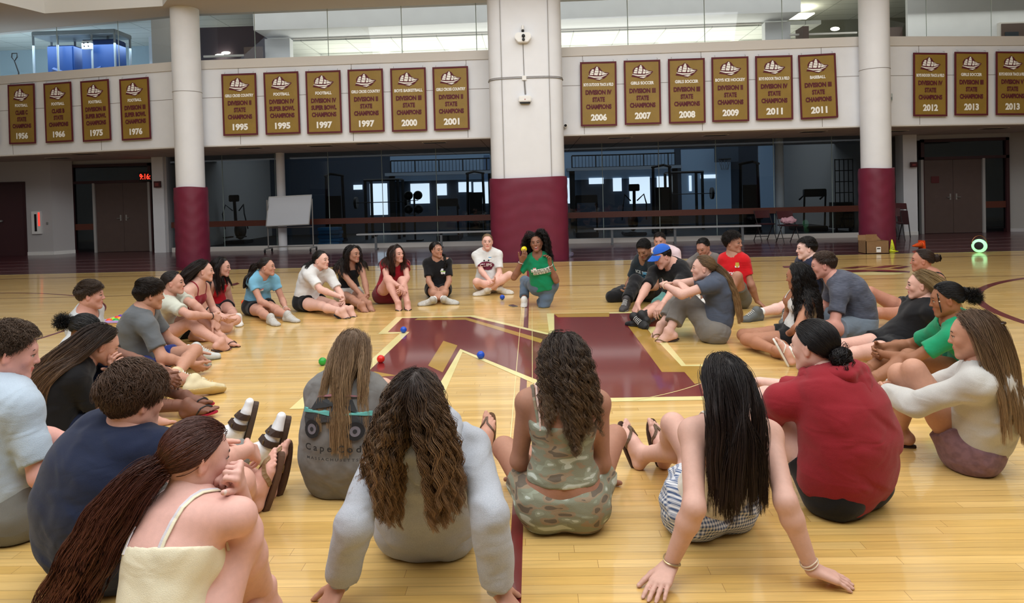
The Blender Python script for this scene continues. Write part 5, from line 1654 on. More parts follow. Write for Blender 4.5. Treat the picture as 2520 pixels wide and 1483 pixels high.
LIPS = {}
def build_body(J, S, root):
    s = J['s']; vox = S.get('vox', .010)
    pr = body_prims(J, S)
    parts = []; cols = []
    skin = np.array(_srgb(S['skin']), F32); g_ = skin.mean(); skin = (skin * .86 + g_ * .14) * 1.10; skin[2] *= 1.04
    def addp(V, Q, c=None):
        parts.append((V, Q)); cc = np.tile(skin, (len(V), 1)) if c is None else c; cols.append(cc)
    V, Q = sdf_mesh(pr, vox); addp(relax(V, Q), Q)
    # head
    hp = head_prims(J, S); hv = S.get('hvox', .0048)
    V, Q = sdf_mesh(hp, hv); V = relax(V, Q, 1, .3)
    H, R, h = npv(J['H']), np.array(J['HR'], F32), J['hs']
    Lc = ((V - H) @ R) / h
    c = np.tile(skin, (len(V), 1))
    def blob(p, r, col, a):
        d = (Lc - np.array(p, F32)) / np.array(r, F32); w = np.exp(-(d ** 2).sum(1)) * a
        c[:] = c * (1 - w[:, None]) + np.array(col, F32) * w[:, None]
    red = skin * np.array((1.02, .72, .70), F32)
    for k in (-1, 1): blob((k * .042, .062, -.03), (.022, .03, .022), red, .32); blob((k * .08, -.01, -.01), (.02, .03, .035), red, .35)
    blob((0, .1, -.025), (.014, .02, .014), red, .28)
    lip = np.array(_srgb(S.get('lip', '#B0605A')), F32) * .5 + skin * np.array((.5, .3, .3))
    w = ((np.abs(Lc[:, 0]) < .023) & (Lc[:, 1] > .070) & (Lc[:, 2] < -.050 + .0) & (Lc[:, 2] > -.0715 + .25 * np.abs(Lc[:, 0])))
    if S.get('mouth') == 'open':
        w = (np.abs(Lc[:, 0]) < .026) & (Lc[:, 1] > .06) & (Lc[:, 2] < -.044) & (Lc[:, 2] > -.086)
        c[w] = lip
        w2 = (np.abs(Lc[:, 0]) < .018) & (Lc[:, 1] > .06) & (Lc[:, 2] < -.052) & (Lc[:, 2] > -.075); c[w2] = (.12, .02, .02)
        w3 = (np.abs(Lc[:, 0]) < .015) & (Lc[:, 1] > .06) & (Lc[:, 2] < -.052) & (Lc[:, 2] > -.060); c[w3] = (.75, .72, .65)
    else: c[w] = lip
    if S.get('stubble'):
        w = (Lc[:, 2] < -.035) & (Lc[:, 1] > -.01) & (Lc[:, 2] > -.12); c[w] = c[w] * .78
    addp(V, Q, c)
    # hands
    S['_tips'] = {}
    for sd in 'LR':
        hpz, tips = hand_prims(J, S, sd); S['_tips'][sd] = tips
        if S.get('nohand' + sd): continue
        el, wr = J['el' + sd], J['wr' + sd]; m = (1.14 if J['male'] else 1.0) * S.get('limb', 1.0)
        st = el.lerp(wr, .72)
        hpz = [Cone(st, wr, .030 * m * s, .0245 * m * s, .02)] + hpz
        V, Q = sdf_mesh(hpz, S.get('fvox', .0045)); V = relax(V, Q, 1, .25)
        c = np.tile(skin, (len(V), 1))
        nc = S.get('nail')
        if nc:
            ncol = np.array(_srgb(nc), F32)
            for (p, dd, nn) in tips:
                q = V - npv(p); a = q @ npv(dd); b = -(q @ npv(nn)); l2 = (q ** 2).sum(1)
                w = (a > -.006 * s) & (b > .002) & (l2 < (.017 * s) ** 2); c[w] = ncol
        addp(V, Q, c)
    # feet
    for sd in 'LR':
        if S.get('shoes', {}).get(sd, S.get('shoe')) in ('sneaker', 'boot', 'none'): continue
        fp = foot_prims(J, S, sd, bool(S.get('sock')))
        st = J['kn' + sd].lerp(J['an' + sd], .78); m = S.get('limb', 1.0)
        fp = [Cone(st, J['an' + sd], .040 * m * s, .034 * m * s, .02)] + fp
        V, Q = sdf_mesh(fp[:-1] + [fp[-1]], S.get('fvox', .0045)); V = relax(V, Q, 1, .25)
        c = np.tile(skin, (len(V), 1))
        if S.get('sock'):
            c[:] = _srgb(S['sock'])
        addp(V, Q, c)
    Vs, Qs = join(parts)
    me = npmesh('body', Vs, Qs, np.concatenate(cols))
    o = link('body', me, mat('skin', '#C08A70', rough=.5, vcol=True, spec=.35, noise=.05, nscale=60, bump=.05, bscale=300), root, smooth=True)
    # eyes and brows
    if S.get('face', True):
        def P(x, y, z): return J['H'] + J['HR'] @ V3(x, y, z) * h
        gaze = J['HR'] @ V3(*S.get('gaze', (0, 1, -.05))).normalized()
        for k in (-1, 1):
            b = MB().sphere(P(k * .0305, .0722, .0035), .0116 * h, 20, 14)
            me = bpy.data.meshes.new('eye'); me.from_pydata(b.V, [], b.F); me.update()
            a = me.color_attributes.new('Col', 'FLOAT_COLOR', 'POINT')
            cc = []
            for v in me.vertices:
                dd = (v.co - P(k * .0305, .0722, .0035)).normalized().dot(gaze)
                cc += [.02, .015, .012, 1] if dd > .93 else [.08, .045, .028, 1] if dd > .80 else [.75, .73, .70, 1]
            a.data.foreach_set('color', cc)
            link('eye', me, mat('eye', rough=.15, vcol=True), root, smooth=True)
            lidm = mat('lash', '#1C1412', rough=.7)
            pts = [P(k * (.0305 + .0165 * math.cos(a)), .0748 + .0110 * abs(math.sin(a)) ** .7 - .004 * max(0, math.cos(a)), .0045 + .0045 * math.sin(a)) for a in [math.pi * i / 8 for i in range(9)]]
            MB().tube(pts, [q_ * (1.0 if S.get('vox', .01) < .0095 else 1.9) for q_ in (.0006, .001, .0013, .0014, .0014, .0014, .0013, .001, .0006)], 5).build('eyelash', lidm, root)
            br = _srgb(S.get('hair', {}).get('col', '#33241C'))
            pts = [P(k * (.012 + .040 * i / 6), .0865 - .011 * (i / 6) ** 1.6, .024 + .006 * math.sin(math.pi * (i / 6) * .8 + .2) - (.003 if S.get('mouth') == 'open' else 0) * (1 - i / 6)) for i in range(7)]
            MB().tube(pts, [q_ * (1.0 if S.get('vox', .01) < .0095 else 1.35) for q_ in (.0022, .0026, .0026, .0024, .0021, .0016, .0008)], 6).build('eyebrow', mat('brow' + S.get('browc', '#2A1D17'), S.get('browc', '#2A1D17'), rough=.9), root)
    return pr

# ------------------------------------------------------------------ clothes
def cloth_mat(name, col, **kw):
    d = dict(rough=.85, noise=.10, nscale=9, bump=.25, bscale=420, sheen=.15, spec=.2); d.update(kw)
    return mat('cloth_' + name, col, **d)

TEE_F = [(-.12, .165, .115), (0, .168, .118), (.2, .160, .114), (.45, .142, .104), (.7, .150, .108), (.87, .148, .092), (.97, .074, .058)]
TEE_M = [(-.12, .160, .118), (0, .165, .122), (.2, .162, .118), (.45, .158, .114), (.7, .172, .118), (.87, .176, .100), (.97, .086, .064)]
BAG = [(-.14, .19, .13), (0, .21, .15), (.2, .22, .155), (.45, .205, .14), (.7, .19, .13), (.87, .175, .105), (.97, .09, .068)]

def build_top(J, S, root, body):
    s = J['s']; T = S['top']; kind = T['kind']; m = J['male']
    vox = T.get('vox', S.get('vox', .010)); hem = T.get('hem', -.1)
    W = T.get('W') or (BAG if T.get('bag') else TEE_M if m else TEE_F)
    if kind in ('tank', 'tube'):
        W = FW if not m else MW
        W = [(-.12, W[0][1], W[0][2])] + list(W)
    add = T.get('add', .006 if kind in ('tank', 'tube') else .008)
    p, Tn, La, F = spine(J, hem, S)
    if kind in ('tank', 'tube'):
        pr = torso_prims(J, S, W, add=add, tmax=.88)
        if not m:
            for c in (-1, 1):
                q, T2, L2, F2 = spine(J, .68, S); b = S.get('bust', 1.0)
                pr.append(Ell(q + L2 * (c * .066 * s) + F2 * (.072 * s * b), np.array((.06, .06, .06)) * s * b, None, .04 * s))
        top = T.get('topt', .78); q, T2, L2, F2 = spine(J, top, S)
        tilt = T.get('tilt', .22)
        pr.append(Half(q, T2 - F2 * tilt, .006))
    else:
        pr = torso_prims(J, S, W, add=add - .002)
        if T.get('hemcut', True): pr.append(Half(p, -Tn, .01, now=True))
        pr += shoulder_prims(J, S, add=.013 * s + (add - .008))
        if not m:
            for c in (-1, 1):
                q_, T2, L2, F2 = spine(J, .68, S); b = S.get('bust', 1.0)
                pr.append(Ell(q_ + L2 * (c * .062 * s) + F2 * (.070 * s * b), np.array((.066, .066, .070)) * s * b, None, .05 * s))
        fr = T.get('sleeve', .62)
        hang = T.get('hang', .012)
        for sd in 'LR':
            f_ = fr[sd] if isinstance(fr, dict) else fr
            pr += arm_prims(J, S, sd, f_, add=(T.get('sadd', .011) * s), k=.04, cut=.0 if f_ < 1.9 else .0, hang=hang)
        nr = (.058 if m else .047) * s ** .5 + T.get('neckr', .012)
        pr.append(Cone(J['N'] - J['T'] * .035 * s + J['F'] * (.012 * s), J['N'] + J['T'] * .2 + J['F'] * (.05 * s), nr * 1.12, nr * 1.1, .006, sub=True))
        if T.get('scoop'):
            q = J['N'] + J['F'] * (.075 * s) - J['T'] * (.035 * s); e = T['scoop']
            pr.append(Ell(q, np.array((e, e, e)) * s, None, .006, True))
        if T.get('offsh'):
            k = -1 if T['offsh'] == 'L' else 1
            pr.append(Ell(J['sh' + T['offsh']].lerp(J['N'], .35) + V3(0, 0, .05) * s, np.array((.075, .075, .075)) * s, None, .01, True))
    if kind in ('tank', 'tube'): pr.append(Half(p, -Tn, .01))
    wv = Waves(hash(S['id']) % 1000 if False else sum(map(ord, S['id'])), T.get('wr', .0042) * s, T.get('wf', 34), n=6)
    V, Q = sdf_mesh(pr, vox, waves=wv, pad=.01)
    V = relax(V, Q, 1, .35)
    cols = None; mt = T['mat']
    me = npmesh(T.get('name', 'shirt'), V, Q)
    o = link(T.get('name', 'shirt'), me, mt, root, smooth=True)
    if T.get('label'): o['label'] = T['label']
    S['_top'] = pr
    if kind == 'hoodie':
        q, T2, L2, F2 = spine(J, .95, S); hp = []; pts = []
        for i in range(13):
            a = math.radians(-140 + i * 280 / 12)
            pts.append((q - F2 * (math.cos(a) * (.100 if math.cos(a) > 0 else .075) * s) + L2 * (math.sin(a) * .098 * s) + T2 * ((.045 - .035 * math.cos(a)) * s), (.030 + .014 * max(0, math.cos(a))) * s))
        for (p0, r0), (p1, r1) in zip(pts[:-1], pts[1:]): hp.append(Cone(p0, p1, r0, r1, .008))
        for c in (-1, 0, 1): hp.append(Cone(q - F2 * (.115 * s) + L2 * (c * .045 * s) - T2 * .0 * s, q - F2 * ((.128 - .01 * abs(c)) * s) + L2 * (c * .03 * s) - T2 * ((.085 - .02 * abs(c)) * s), .036 * s, .022 * s, .02))
        V, Q = sdf_mesh(hp, vox, waves=Waves(sum(map(ord, S['id'])) + 9, .006 * s, 55, n=5), pad=.01)
        link('hood', npmesh('hood', relax(V, Q, 1, .35), Q), mt, root, smooth=True)
    # collar band
    if kind in ('tee', 'long') and T.get('collar', False):
        nr = ((.058 if m else .047) * s ** .5 + T.get('neckr', .012)) * 1.12
        c0 = J['N'] + J['F'] * (.020 * s) + J['T'] * (.012 * s)
        ax = (J['T'] + J['F'] * .35).normalized(); u = J['LS']; u = (u - ax * u.dot(ax)).normalized(); v = ax.cross(u)
        pts = [c0 + u * (nr * 1.02 * math.cos(a)) + v * (nr * 1.0 * math.sin(a)) for a in [2 * math.pi * i / 28 for i in range(28)]]
        strip(pr, pts, .011 * s, .004, .002, True).build('collar', T.get('cmat', mt), root, smooth=False)
    if kind in ('tank',):
        for st in T.get('straps', ((.075, None),)):
            off = st[0]; mm = st[1] or mt; wd = st[2] if len(st) > 2 else .012
            for c in (-1, 1):
                pts = []
                for i in range(15):
                    a = i / 14
                    t_ = T.get('topt', .78) - .09 + (1.14 - T.get('topt', .78)) * math.sin(math.pi * a)
                    fb = -math.cos(math.pi * a)
                    if a > .5: t_ += .05 * s
                    q, T2, L2, F2 = spine(J, min(t_, 1.0), S)
                    pts.append(q + L2 * (c * (off + .012 * (1 - abs(fb))) * s) + F2 * (fb * .12 * s) + T2 * (.03 * s * (1 - abs(fb))))
                strip(body, pts, wd * s, .003, .003).build('strap', mm, root)
    if T.get('cuff'):
        for sd in 'LR':
            w = J['el' + sd].lerp(J['wr' + sd], T['cuff']); d = (J['wr' + sd] - J['el' + sd]).normalized()
            r_ = .031 * s
            MB().lathe(w, [(r_ * .96, -.025), (r_ * 1.12, -.02), (r_ * 1.15, .01), (r_ * 1.1, .028), (r_ * .9, .03)], 20, M=d.to_track_quat('Z', 'Y').to_matrix()).build('cuff', mt, root, smooth=True)
    return pr

def surf(prims, p, off=0.0, it=4):
    p = np.array(p, F32)
    e = .004
    for _ in range(it):
        X = np.array([p[0], p[0] + e, p[0], p[0]], F32); Y = np.array([p[1], p[1], p[1] + e, p[1]], F32); Z = np.array([p[2], p[2], p[2], p[2] + e], F32)
        d = sdf_eval(prims, X, Y, Z)
        g = (d[1:] - d[0]) / e; gl = np.linalg.norm(g) + 1e-6; g = g / gl
        p = p - g * (d[0] - off)
    return Vector(p.tolist()), Vector(g.tolist())

def strip(prims, pts, width, thick, off, closed=False):
    P = []; Nn = []
    for q in pts:
        a, g = surf(prims, q, off); P.append(a); Nn.append(g)
    m = len(P); V = []
    for i in range(m):
        t = (P[(i + 1) % m] - P[i - 1]) if closed else (P[min(i + 1, m - 1)] - P[max(i - 1, 0)])
        t.normalize(); sd = t.cross(Nn[i]).normalized() * (width / 2); n = Nn[i] * thick
        V += [P[i] - sd, P[i] + sd, P[i] + sd * .9 + n, P[i] - sd * .9 + n]
    Fs = []
    for i in range(m if closed else m - 1):
        j = (i + 1) % m
        for k in range(4): Fs.append((i * 4 + k, i * 4 + (k + 1) % 4, j * 4 + (k + 1) % 4, j * 4 + k))
    if not closed: Fs += [(3, 2, 1, 0), ((m - 1) * 4, (m - 1) * 4 + 1, (m - 1) * 4 + 2, (m - 1) * 4 + 3)]
    return MB().add(V, Fs)

def build_bottom(J, S, root, body):
    s = J['s']; B = S['bottom']; m = J['male']
    W = [(-.16, .150, .10)] + list(MW if m else FW)
    pr = torso_prims(J, S, W, add=B.get('add', .012), tmax=.45)
    q, T2, L2, F2 = spine(J, B.get('waist', .2), S)
    pr.append(Half(q, T2, .008, now=True))
    fr = B.get('frac', .55)
    for sd in 'LR':
        f_ = fr[sd] if isinstance(fr, dict) else fr
        pr += leg_prims(J, S, sd, f_, add=B.get('ladd', B.get('add', .012)) * s, cut=0.0, hang=B.get('hang', .01))
        pr.append(Ell(J['hip' + sd] - J['f'] * (.03 * s), (np.array((.092, .10, .096)) * S.get('build', 1) + B.get('add', .012)) * s, None, .05 * s))
    wv = Waves(sum(map(ord, S['id'])) + 5, B.get('wr', .004) * s, B.get('wf', 36), n=6)
    V, Q = sdf_mesh(pr, B.get('vox', S.get('vox', .010)), waves=wv, pad=.01)
    V = relax(V, Q, 1, .35)
    nm = B.get('name', 'shorts' if (fr if not isinstance(fr, dict) else 1) <= 1 else 'trousers')
    o = link(nm, npmesh(nm, V, Q), B['mat'], root, smooth=True)
    S['_bot'] = pr
    return pr

def build_shoes(J, S, root):
    s = J['s'] * (1.02 if J['male'] else .95) * S.get('ft', 1.0)
    for sd in 'LR':
        k = S.get('shoes', {}).get(sd, S.get('shoe'))
        if not k or k == 'none': continue
        A, t, u = J['an' + sd], J['td' + sd], J['fu' + sd]
        la = t.cross(u); kk = 1 if sd == 'R' else -1; inner = la * (-kk)
        c1, c2 = S.get('shoec', ('#E8E6E2', '#D8D6D0'))
        if k == 'sneaker':
            fp = foot_prims(J, S, sd, True)
            up = [p for p in fp if not isinstance(p, Half)]
            st = [Cone(A + u * .02 * s, A + (J['kn' + sd] - A).normalized() * .045 * s, .036 * s, .037 * s, .02, cut=0.0)]
            V, Q = sdf_mesh(up + st + [Half(A - u * (.078 * s), -u, .004)], S.get('svox', .006), inf=.004 * s)
            V = relax(V, Q, 1, .3)
            o = link('shoe', npmesh('shoe', V, Q), mat('shoe' + c1, c1, rough=.6, noise=.08, bump=.1), root, smooth=True)
            V, Q = sdf_mesh(up + [Half(A - u * (.095 * s), -u, .003), Half(A - u * (.066 * s), u, .003)], S.get('svox', .006), inf=.009 * s)
            if len(V): link('sole', npmesh('sole', V, Q), mat('sole' + c2, c2, rough=.7), o, smooth=True)
            b = MB()
            for i in range(5):
                q0 = A + t * ((.045 + i * .016) * s) + u * ((.02 - i * .010) * s)
                pts = [q0 + la * (w * .026 * s) + u * (.010 * (1 - abs(w)) * s) for w in (-1, -.5, 0, .5, 1)]
                pts = [surf(up, p_, .010 * s)[0] for p_ in pts]
                b.tube(pts, .0022 * s, 5)
            b.build('lace', mat('lace' + S.get('lace', '#F2F2F0'), S.get('lace', '#F2F2F0'), rough=.8), o)
            sk = S.get('sock')
            if sk and S.get('socktall', .075):
                d = (J['kn' + sd] - A).normalized()
                MB().lathe(A, [(.036 * s, .02), (.040 * s, .05 * s), (.041 * s, S.get('socktall', .08) * s), (.030 * s, S.get('socktall', .08) * s + .003)], 20, M=d.to_track_quat('Z', 'Y').to_matrix()).build('sock', mat('sock' + sk, sk, rough=.9, bump=.2, bscale=90), root, smooth=True)
        else:
            # sandal: shaped sole and straps
            out = []
            for i in range(28):
                a = 2 * math.pi * i / 28
                y = -math.cos(a); yy = .055 + y * .132
                wdt = .040 + .008 * y + .004 * math.sin(a * 2)
                out.append((math.sin(a) * wdt * (abs(math.sin(a)) ** -.15 if abs(math.sin(a)) > .05 else 1), yy))
            base = A - u * (.0775 * s)
            M = Matrix(((la.x, t.x, u.x, base.x), (la.y, t.y, u.y, base.y), (la.z, t.z, u.z, base.z), (0, 0, 0, 1)))
            th = S.get('soleth', .016)
            P2 = [(x * s + inner.dot(la) * .004 * s, y * s) for x, y in out]
            o = MB().prism(P2, -th * s, 0, M).build('sandal', mat('sandal' + c1, c1, rough=.7, noise=.1), root, bevel=.003)
            fp = [p for p in foot_prims(J, S, sd) if not isinstance(p, Half)]
            toe = base + t * (.150 * s) + inner * (.016 * s) + u * .022 * s
            ms = mat('strapm' + c2, c2, rough=.5)
            if k == 'flip':
                for c in (-1, 1):
                    pts = [toe, toe.lerp(base + t * .10 * s + u * .05 * s + la * (c * .02 * s), .5) + u * .012 * s, base + t * (.095 * s) + u * (.045 * s) + la * (c * .032 * s), base + t * (.06 * s) + la * (c * .044 * s) + u * .012 * s, base + t * (.052 * s) + la * (c * .042 * s)]
                    pp = []
                    for i in range(len(pts) - 1):
                        for j in range(3): pp.append(pts[i].lerp(pts[i + 1], j / 3))
                    pp.append(pts[-1])
                    strip(fp, pp, S.get('strapw', .010) * s, .004, .001).build('strap', ms, o)
            else:
                for yy in (.050, .105):
                    pts = [base + t * (yy * s) + la * (math.cos(a) * .045 * s) + u * (math.sin(a) * .06 * s + .004) for a in [math.pi * i / 12 for i in range(13)]]
                    strip(fp, pts, .034 * s, .005, .009).build('strap', ms, o)
                    MB().box((-.012, -.010, -.002), (.012, .010, .003), Matrix.Translation(surf(fp, base + t * (yy * s) + la * (.02 * s) + u * .07 * s, .009)[0]) @ u.to_track_quat('Z', 'Y').to_matrix().to_4x4()).build('buckle', mat('buckle', '#8A7A5A', rough=.35, metal=.8), o)
# ------------------------------------------------------------------ hair
HC, HRAD = (0, -.016, .030), (.0775, .0965, .0885)
def hairline(az):   # az: 0 front .. pi back, in radians; lowest elevation that carries hair
    a = abs(math.degrees(az))
    for (a0, e0), (a1, e1) in zip(((0, 47), (38, 44), (62, 22), (82, -2), (100, -8), (120, -30), (181, -40)), ((38, 44), (62, 22), (82, -2), (100, -8), (120, -30), (181, -40), (200, -40))):
        if a0 <= a <= a1: return math.radians(e0 + (e1 - e0) * (a - a0) / (a1 - a0))
    return 0
def scalp_dir(az, el): return np.array((math.sin(az) * math.cos(el), math.cos(az) * math.cos(el), math.sin(el)), F32)

def tubes(P, rad, cols, nside=3, taper=.35):
    """P (n,m,3) strands -> V, Q, C"""
    n, m, _ = P.shape
    T = np.zeros_like(P); T[:, 1:-1] = P[:, 2:] - P[:, :-2]; T[:, 0] = P[:, 1] - P[:, 0]; T[:, -1] = P[:, -1] - P[:, -2]
    T /= np.linalg.norm(T, axis=2, keepdims=True) + 1e-9
    ref = np.array((.31, .22, .93), F32); U = np.cross(T, ref); U /= np.linalg.norm(U, axis=2, keepdims=True) + 1e-9
    W = np.cross(T, U)
    t = np.linspace(0, 1, m)[None, :, None]
    rr = (rad[:, None, None] * (1 - (1 - taper) * np.clip((t - .55) / .45, 0, 1) ** 1.5)).astype(F32)
    V = []
    for k in range(nside):
        a = 2 * math.pi * k / nside
        V.append(P + (U * math.cos(a) + W * math.sin(a)) * rr)
    V = np.stack(V, 2).reshape(-1, 3)
    idx = np.arange(n * m * nside).reshape(n, m, nside)
    Q = []
    for k in range(nside):
        k2 = (k + 1) % nside
        Q.append(np.stack([idx[:, :-1, k], idx[:, :-1, k2], idx[:, 1:, k2], idx[:, 1:, k]], -1).reshape(-1, 4))
    C = np.repeat(cols[:, :, None, :], nside, 2).reshape(-1, 3)
    return V.astype(F32), np.concatenate(Q), C.astype(F32)

def strand_cols(n, m, rg, c0, c1, var=.25, streak=.0, sc=None):
    t = np.linspace(0, 1, m)[None, :, None] ** 1.3
    a = np.array(_srgb(c0), F32); b = np.array(_srgb(c1), F32)
    C = a * (1 - t) + b * t
    C = np.repeat(C, n, 0)
    f = rg.uniform(1 - var, 1 + var, (n, 1, 1)); C = C * f
    if streak > 0 and sc:
        w = (rg.uniform(0, 1, (n, 1, 1)) < streak) * np.clip(t * 1.6, 0, 1) * .8
        C = C * (1 - w) + np.array(_srgb(sc), F32) * w
    return C.astype(F32)

def build_hair(J, S, root, body):
    Hs = S.get('hair')
    if not Hs: return
    rg = np.random.default_rng(sum(map(ord, S['id'])))
    h = J['hs']; H = npv(J['H']); R = np.array(J['HR'], F32)
    style = Hs['style']; c0 = Hs['col']; c1 = Hs.get('tip', c0)
    thick = Hs.get('rad', .0013) * .80; nG = Hs.get('guides', 150); nC = int(Hs.get('n', 1500) * 1.45)
    def toW(L): return H + (np.asarray(L, F32) * h) @ R.T
    HCn = np.array(HC, F32); HRn = np.array(HRAD, F32)
    grow = Hs.get('cap', .004)
    parts = []
    # under-layer shell that carries the hair colour
    rows, colsN = 18, 48; V = []; 
    for lay, rr in ((0, 1.0 + grow / .09), (1, .97)):
        for i in range(rows + 1):
            for j in range(colsN):
                az = -math.pi + 2 * math.pi * j / colsN
                e0 = hairline(az) + Hs.get('hl', 0); el = e0 + (math.pi / 2 - e0) * i / rows
                V.append(HCn + scalp_dir(az, el) * HRn * rr)
    V = toW(V); n1 = (rows + 1) * colsN
    Q = []
    for lay in (0, 1):
        for i in range(rows):
            for j in range(colsN):
                q = [lay * n1 + i * colsN + j, lay * n1 + i * colsN + (j + 1) % colsN, lay * n1 + (i + 1) * colsN + (j + 1) % colsN, lay * n1 + (i + 1) * colsN + j]
                Q.append(q if lay == 0 else q[::-1])
    for j in range(colsN): Q.append([j, n1 + j, n1 + (j + 1) % colsN, (j + 1) % colsN])
    cc = np.tile(np.array(_srgb(c0), F32) * .7, (len(V), 1))
    parts.append((V, np.array(Q), cc))
    def roots(n, lo=None):
        out = []
        while len(out) < n:
            v = rg.normal(size=3); v /= np.linalg.norm(v)
            az = math.atan2(v[0], v[1]); el = math.asin(v[2])
            if hairline(az) + Hs.get('hl', 0) + .02 < el < Hs.get('maxel', 9): out.append(v)
        return np.array(out, F32)
    # collision field
    col = [p for p in body]
    extra = Hs.get('lift', .008)
    def field(P, margin):
        X, Y, Z = P[:, 0], P[:, 1], P[:, 2]
        def ev(X, Y, Z):
            d = sdf_eval(col, X, Y, Z)
            q = (np.stack([X, Y, Z], 1) - H) @ R / h - HCn
            k0 = np.linalg.norm(q / HRn, axis=1); k1 = np.linalg.norm(q / HRn ** 2, axis=1) + 1e-6
            return np.minimum(d, k0 * (k0 - 1) / k1 * h)
        d = ev(X, Y, Z); e = .004
        g = np.stack([ev(X + e, Y, Z) - d, ev(X, Y + e, Z) - d, ev(X, Y, Z + e) - d], 1) / e
        g /= np.linalg.norm(g, axis=1, keepdims=True) + 1e-6
        return d, g
    def march(P0, D0, L, steps, margin, grav=.30, pull=None):
        """P0,D0 (n,3); L (n,) lengths"""
        n = len(P0); P = np.zeros((n, steps + 1, 3), F32); P[:, 0] = P0; D = D0.copy(); ds = (L / steps)[:, None]
        G = np.array((0, 0, -1), F32)
        cur = P0.copy()
        for i in range(steps):
            g_ = grav
            D = D * (1 - g_) + G * g_
            if pull is not None: D = D + pull(i / steps)
            D /= np.linalg.norm(D, axis=1, keepdims=True) + 1e-6
            nx = cur + D * ds
            d, g = field(nx, margin)
            pen = np.clip(margin - d, 0, .04)
            nx = nx + g * pen[:, None]
            nx[:, 2] = np.maximum(nx[:, 2], .004)
            D = (nx - cur); D /= np.linalg.norm(D, axis=1, keepdims=True) + 1e-6
            cur = nx; P[:, i + 1] = nx
        # smooth
        for _ in range(2): P[:, 1:-1] = P[:, 1:-1] * .5 + (P[:, 2:] + P[:, :-2]) * .25
        return P
    def children(G, groot, n, spreadr, wave=0, wl=.09, curl=0, clump=.5, m=None):
        ng, m0, _ = G.shape
        gi = rg.integers(0, ng, n)
        base = G[gi].copy()
        off = rg.normal(size=(n, 1, 3)).astype(F32) * spreadr
        t = np.linspace(0, 1, m0, dtype=F32)[None, :, None]
        P = base + off * (1 - clump * t)
        if wave or curl:
            L = np.cumsum(np.linalg.norm(np.diff(P, axis=1), axis=2), axis=1); L = np.concatenate([np.zeros((n, 1)), L], 1)
            ph = rg.uniform(0, 6.28, ng)[gi][:, None] + rg.normal(0, .35, (n, 1))
            wlv = (wl * rg.uniform(.75, 1.3, ng))[gi][:, None]
            T = np.gradient(P, axis=1); T /= np.linalg.norm(T, axis=2, keepdims=True) + 1e-6
            U = np.cross(T, np.array((0, .3, 1), F32) * 0 + npv(J['F'])); U /= np.linalg.norm(U, axis=2, keepdims=True) + 1e-6
            Wv = np.cross(T, U)
            A = (wave * np.clip(t * 3.0, 0, 1))
            P = P + U * (A * np.sin(2 * math.pi * L / wlv + ph)[:, :, None]) + Wv * ((curl if curl else wave * .35) * np.clip(t * 3, 0, 1) * np.cos(2 * math.pi * L / wlv + ph)[:, :, None])
        return P.astype(F32)
    def resample(P, k):
        n, m, _ = P.shape
        t = np.linspace(0, m - 1, k); i = np.minimum(t.astype(int), m - 2); f = (t - i)[None, :, None]
        # catmull-rom
        p1 = P[:, i]; p2 = P[:, i + 1]; p0 = P[:, np.maximum(i - 1, 0)]; p3 = P[:, np.minimum(i + 2, m - 1)]
        return (.5 * ((2 * p1) + (-p0 + p2) * f + (2 * p0 - 5 * p1 + 4 * p2 - p3) * f ** 2 + (-p0 + 3 * p1 - 3 * p2 + p3) * f ** 3)).astype(F32)
    def emit(P, rad=thick, a=c0, b=c1, var=.2):
        C = strand_cols(len(P), P.shape[1], rg, a, b, var, Hs.get('streak', .0), Hs.get('sc'))
        r_ = rad * rg.uniform(.7, 1.3, len(P))
        parts.append(tubes(P, r_.astype(F32), C))
    seg = Hs.get('seg', 18)
    # direction fields in head space
    if style in ('loose', 'half'):
        v = roots(nG); part = Hs.get('part', 0.0)
        side = np.sign(v[:, 0] - part * .6 + 1e-3)
        fold = Hs.get('side')   # None or -1/1: sweep everything to one shoulder
        D = np.stack([side * .75, -.35 * np.ones(nG), .15 * np.ones(nG)], 1)
        fy = np.clip((v[:, 1] + .45) / .75, .0, 1)[:, None]
        D = D * np.array((1, 1, 1)) * np.concatenate([fy, np.ones_like(fy), fy], 1) - np.array((0, 0, 1)) * (1 - fy) * .8
        D = D - v * (D * v).sum(1, keepdims=True) * .8
        D /= np.linalg.norm(D, axis=1, keepdims=True)
        P0 = toW(HCn + v * HRn * 1.03)
        Dw = D.astype(F32) @ R.T
        lift = extra * h * rg.uniform(.25, 1.5, nG)
        L = Hs['len'] * rg.uniform(.82, 1.06, nG) * (.92 + .08 * v[:, 2])
        back = (np.array((0, -1, 0), F32) @ R.T); back[2] = 0; cen = v[:, :1] * (v[:, 1:2] < .1)
        latw = (np.array((1, 0, 0), F32) @ R.T)
        keepback = Hs.get('back', .10)
        lat = np.array((1, 0, 0), F32) @ R.T
        bl = Hs.get('bend')
        def pull(t):
            if t < .5:
                o = np.tile(back * keepback, (nG, 1))
                fr = (v[:, 1] > .25)[:, None]
                o = o * np.where(fr, 1.6, 1.0)
                if Hs.get('gap'): o = o + np.sign(v[:, :1]) * (v[:, 1:2] < .1) * latw * Hs['gap']
                o = o - cen * latw * Hs.get('cen', .10) * (v[:, 1:2] < .1)
            else: o = np.zeros((nG, 3), F32)
            if bl is not None and .2 < t < .7: o = o + np.array(bl, F32)
            return o.astype(F32)
        G = march(P0, Dw, L, 26, lift.astype(F32), Hs.get('grav', .22), pull)
        P = children(G, v, nC, Hs.get('spread', .007), Hs.get('wave', .004), Hs.get('wl', .11), Hs.get('curl', 0), Hs.get('clump', .35))
        emit(resample(P, Hs.get('m', 25)))
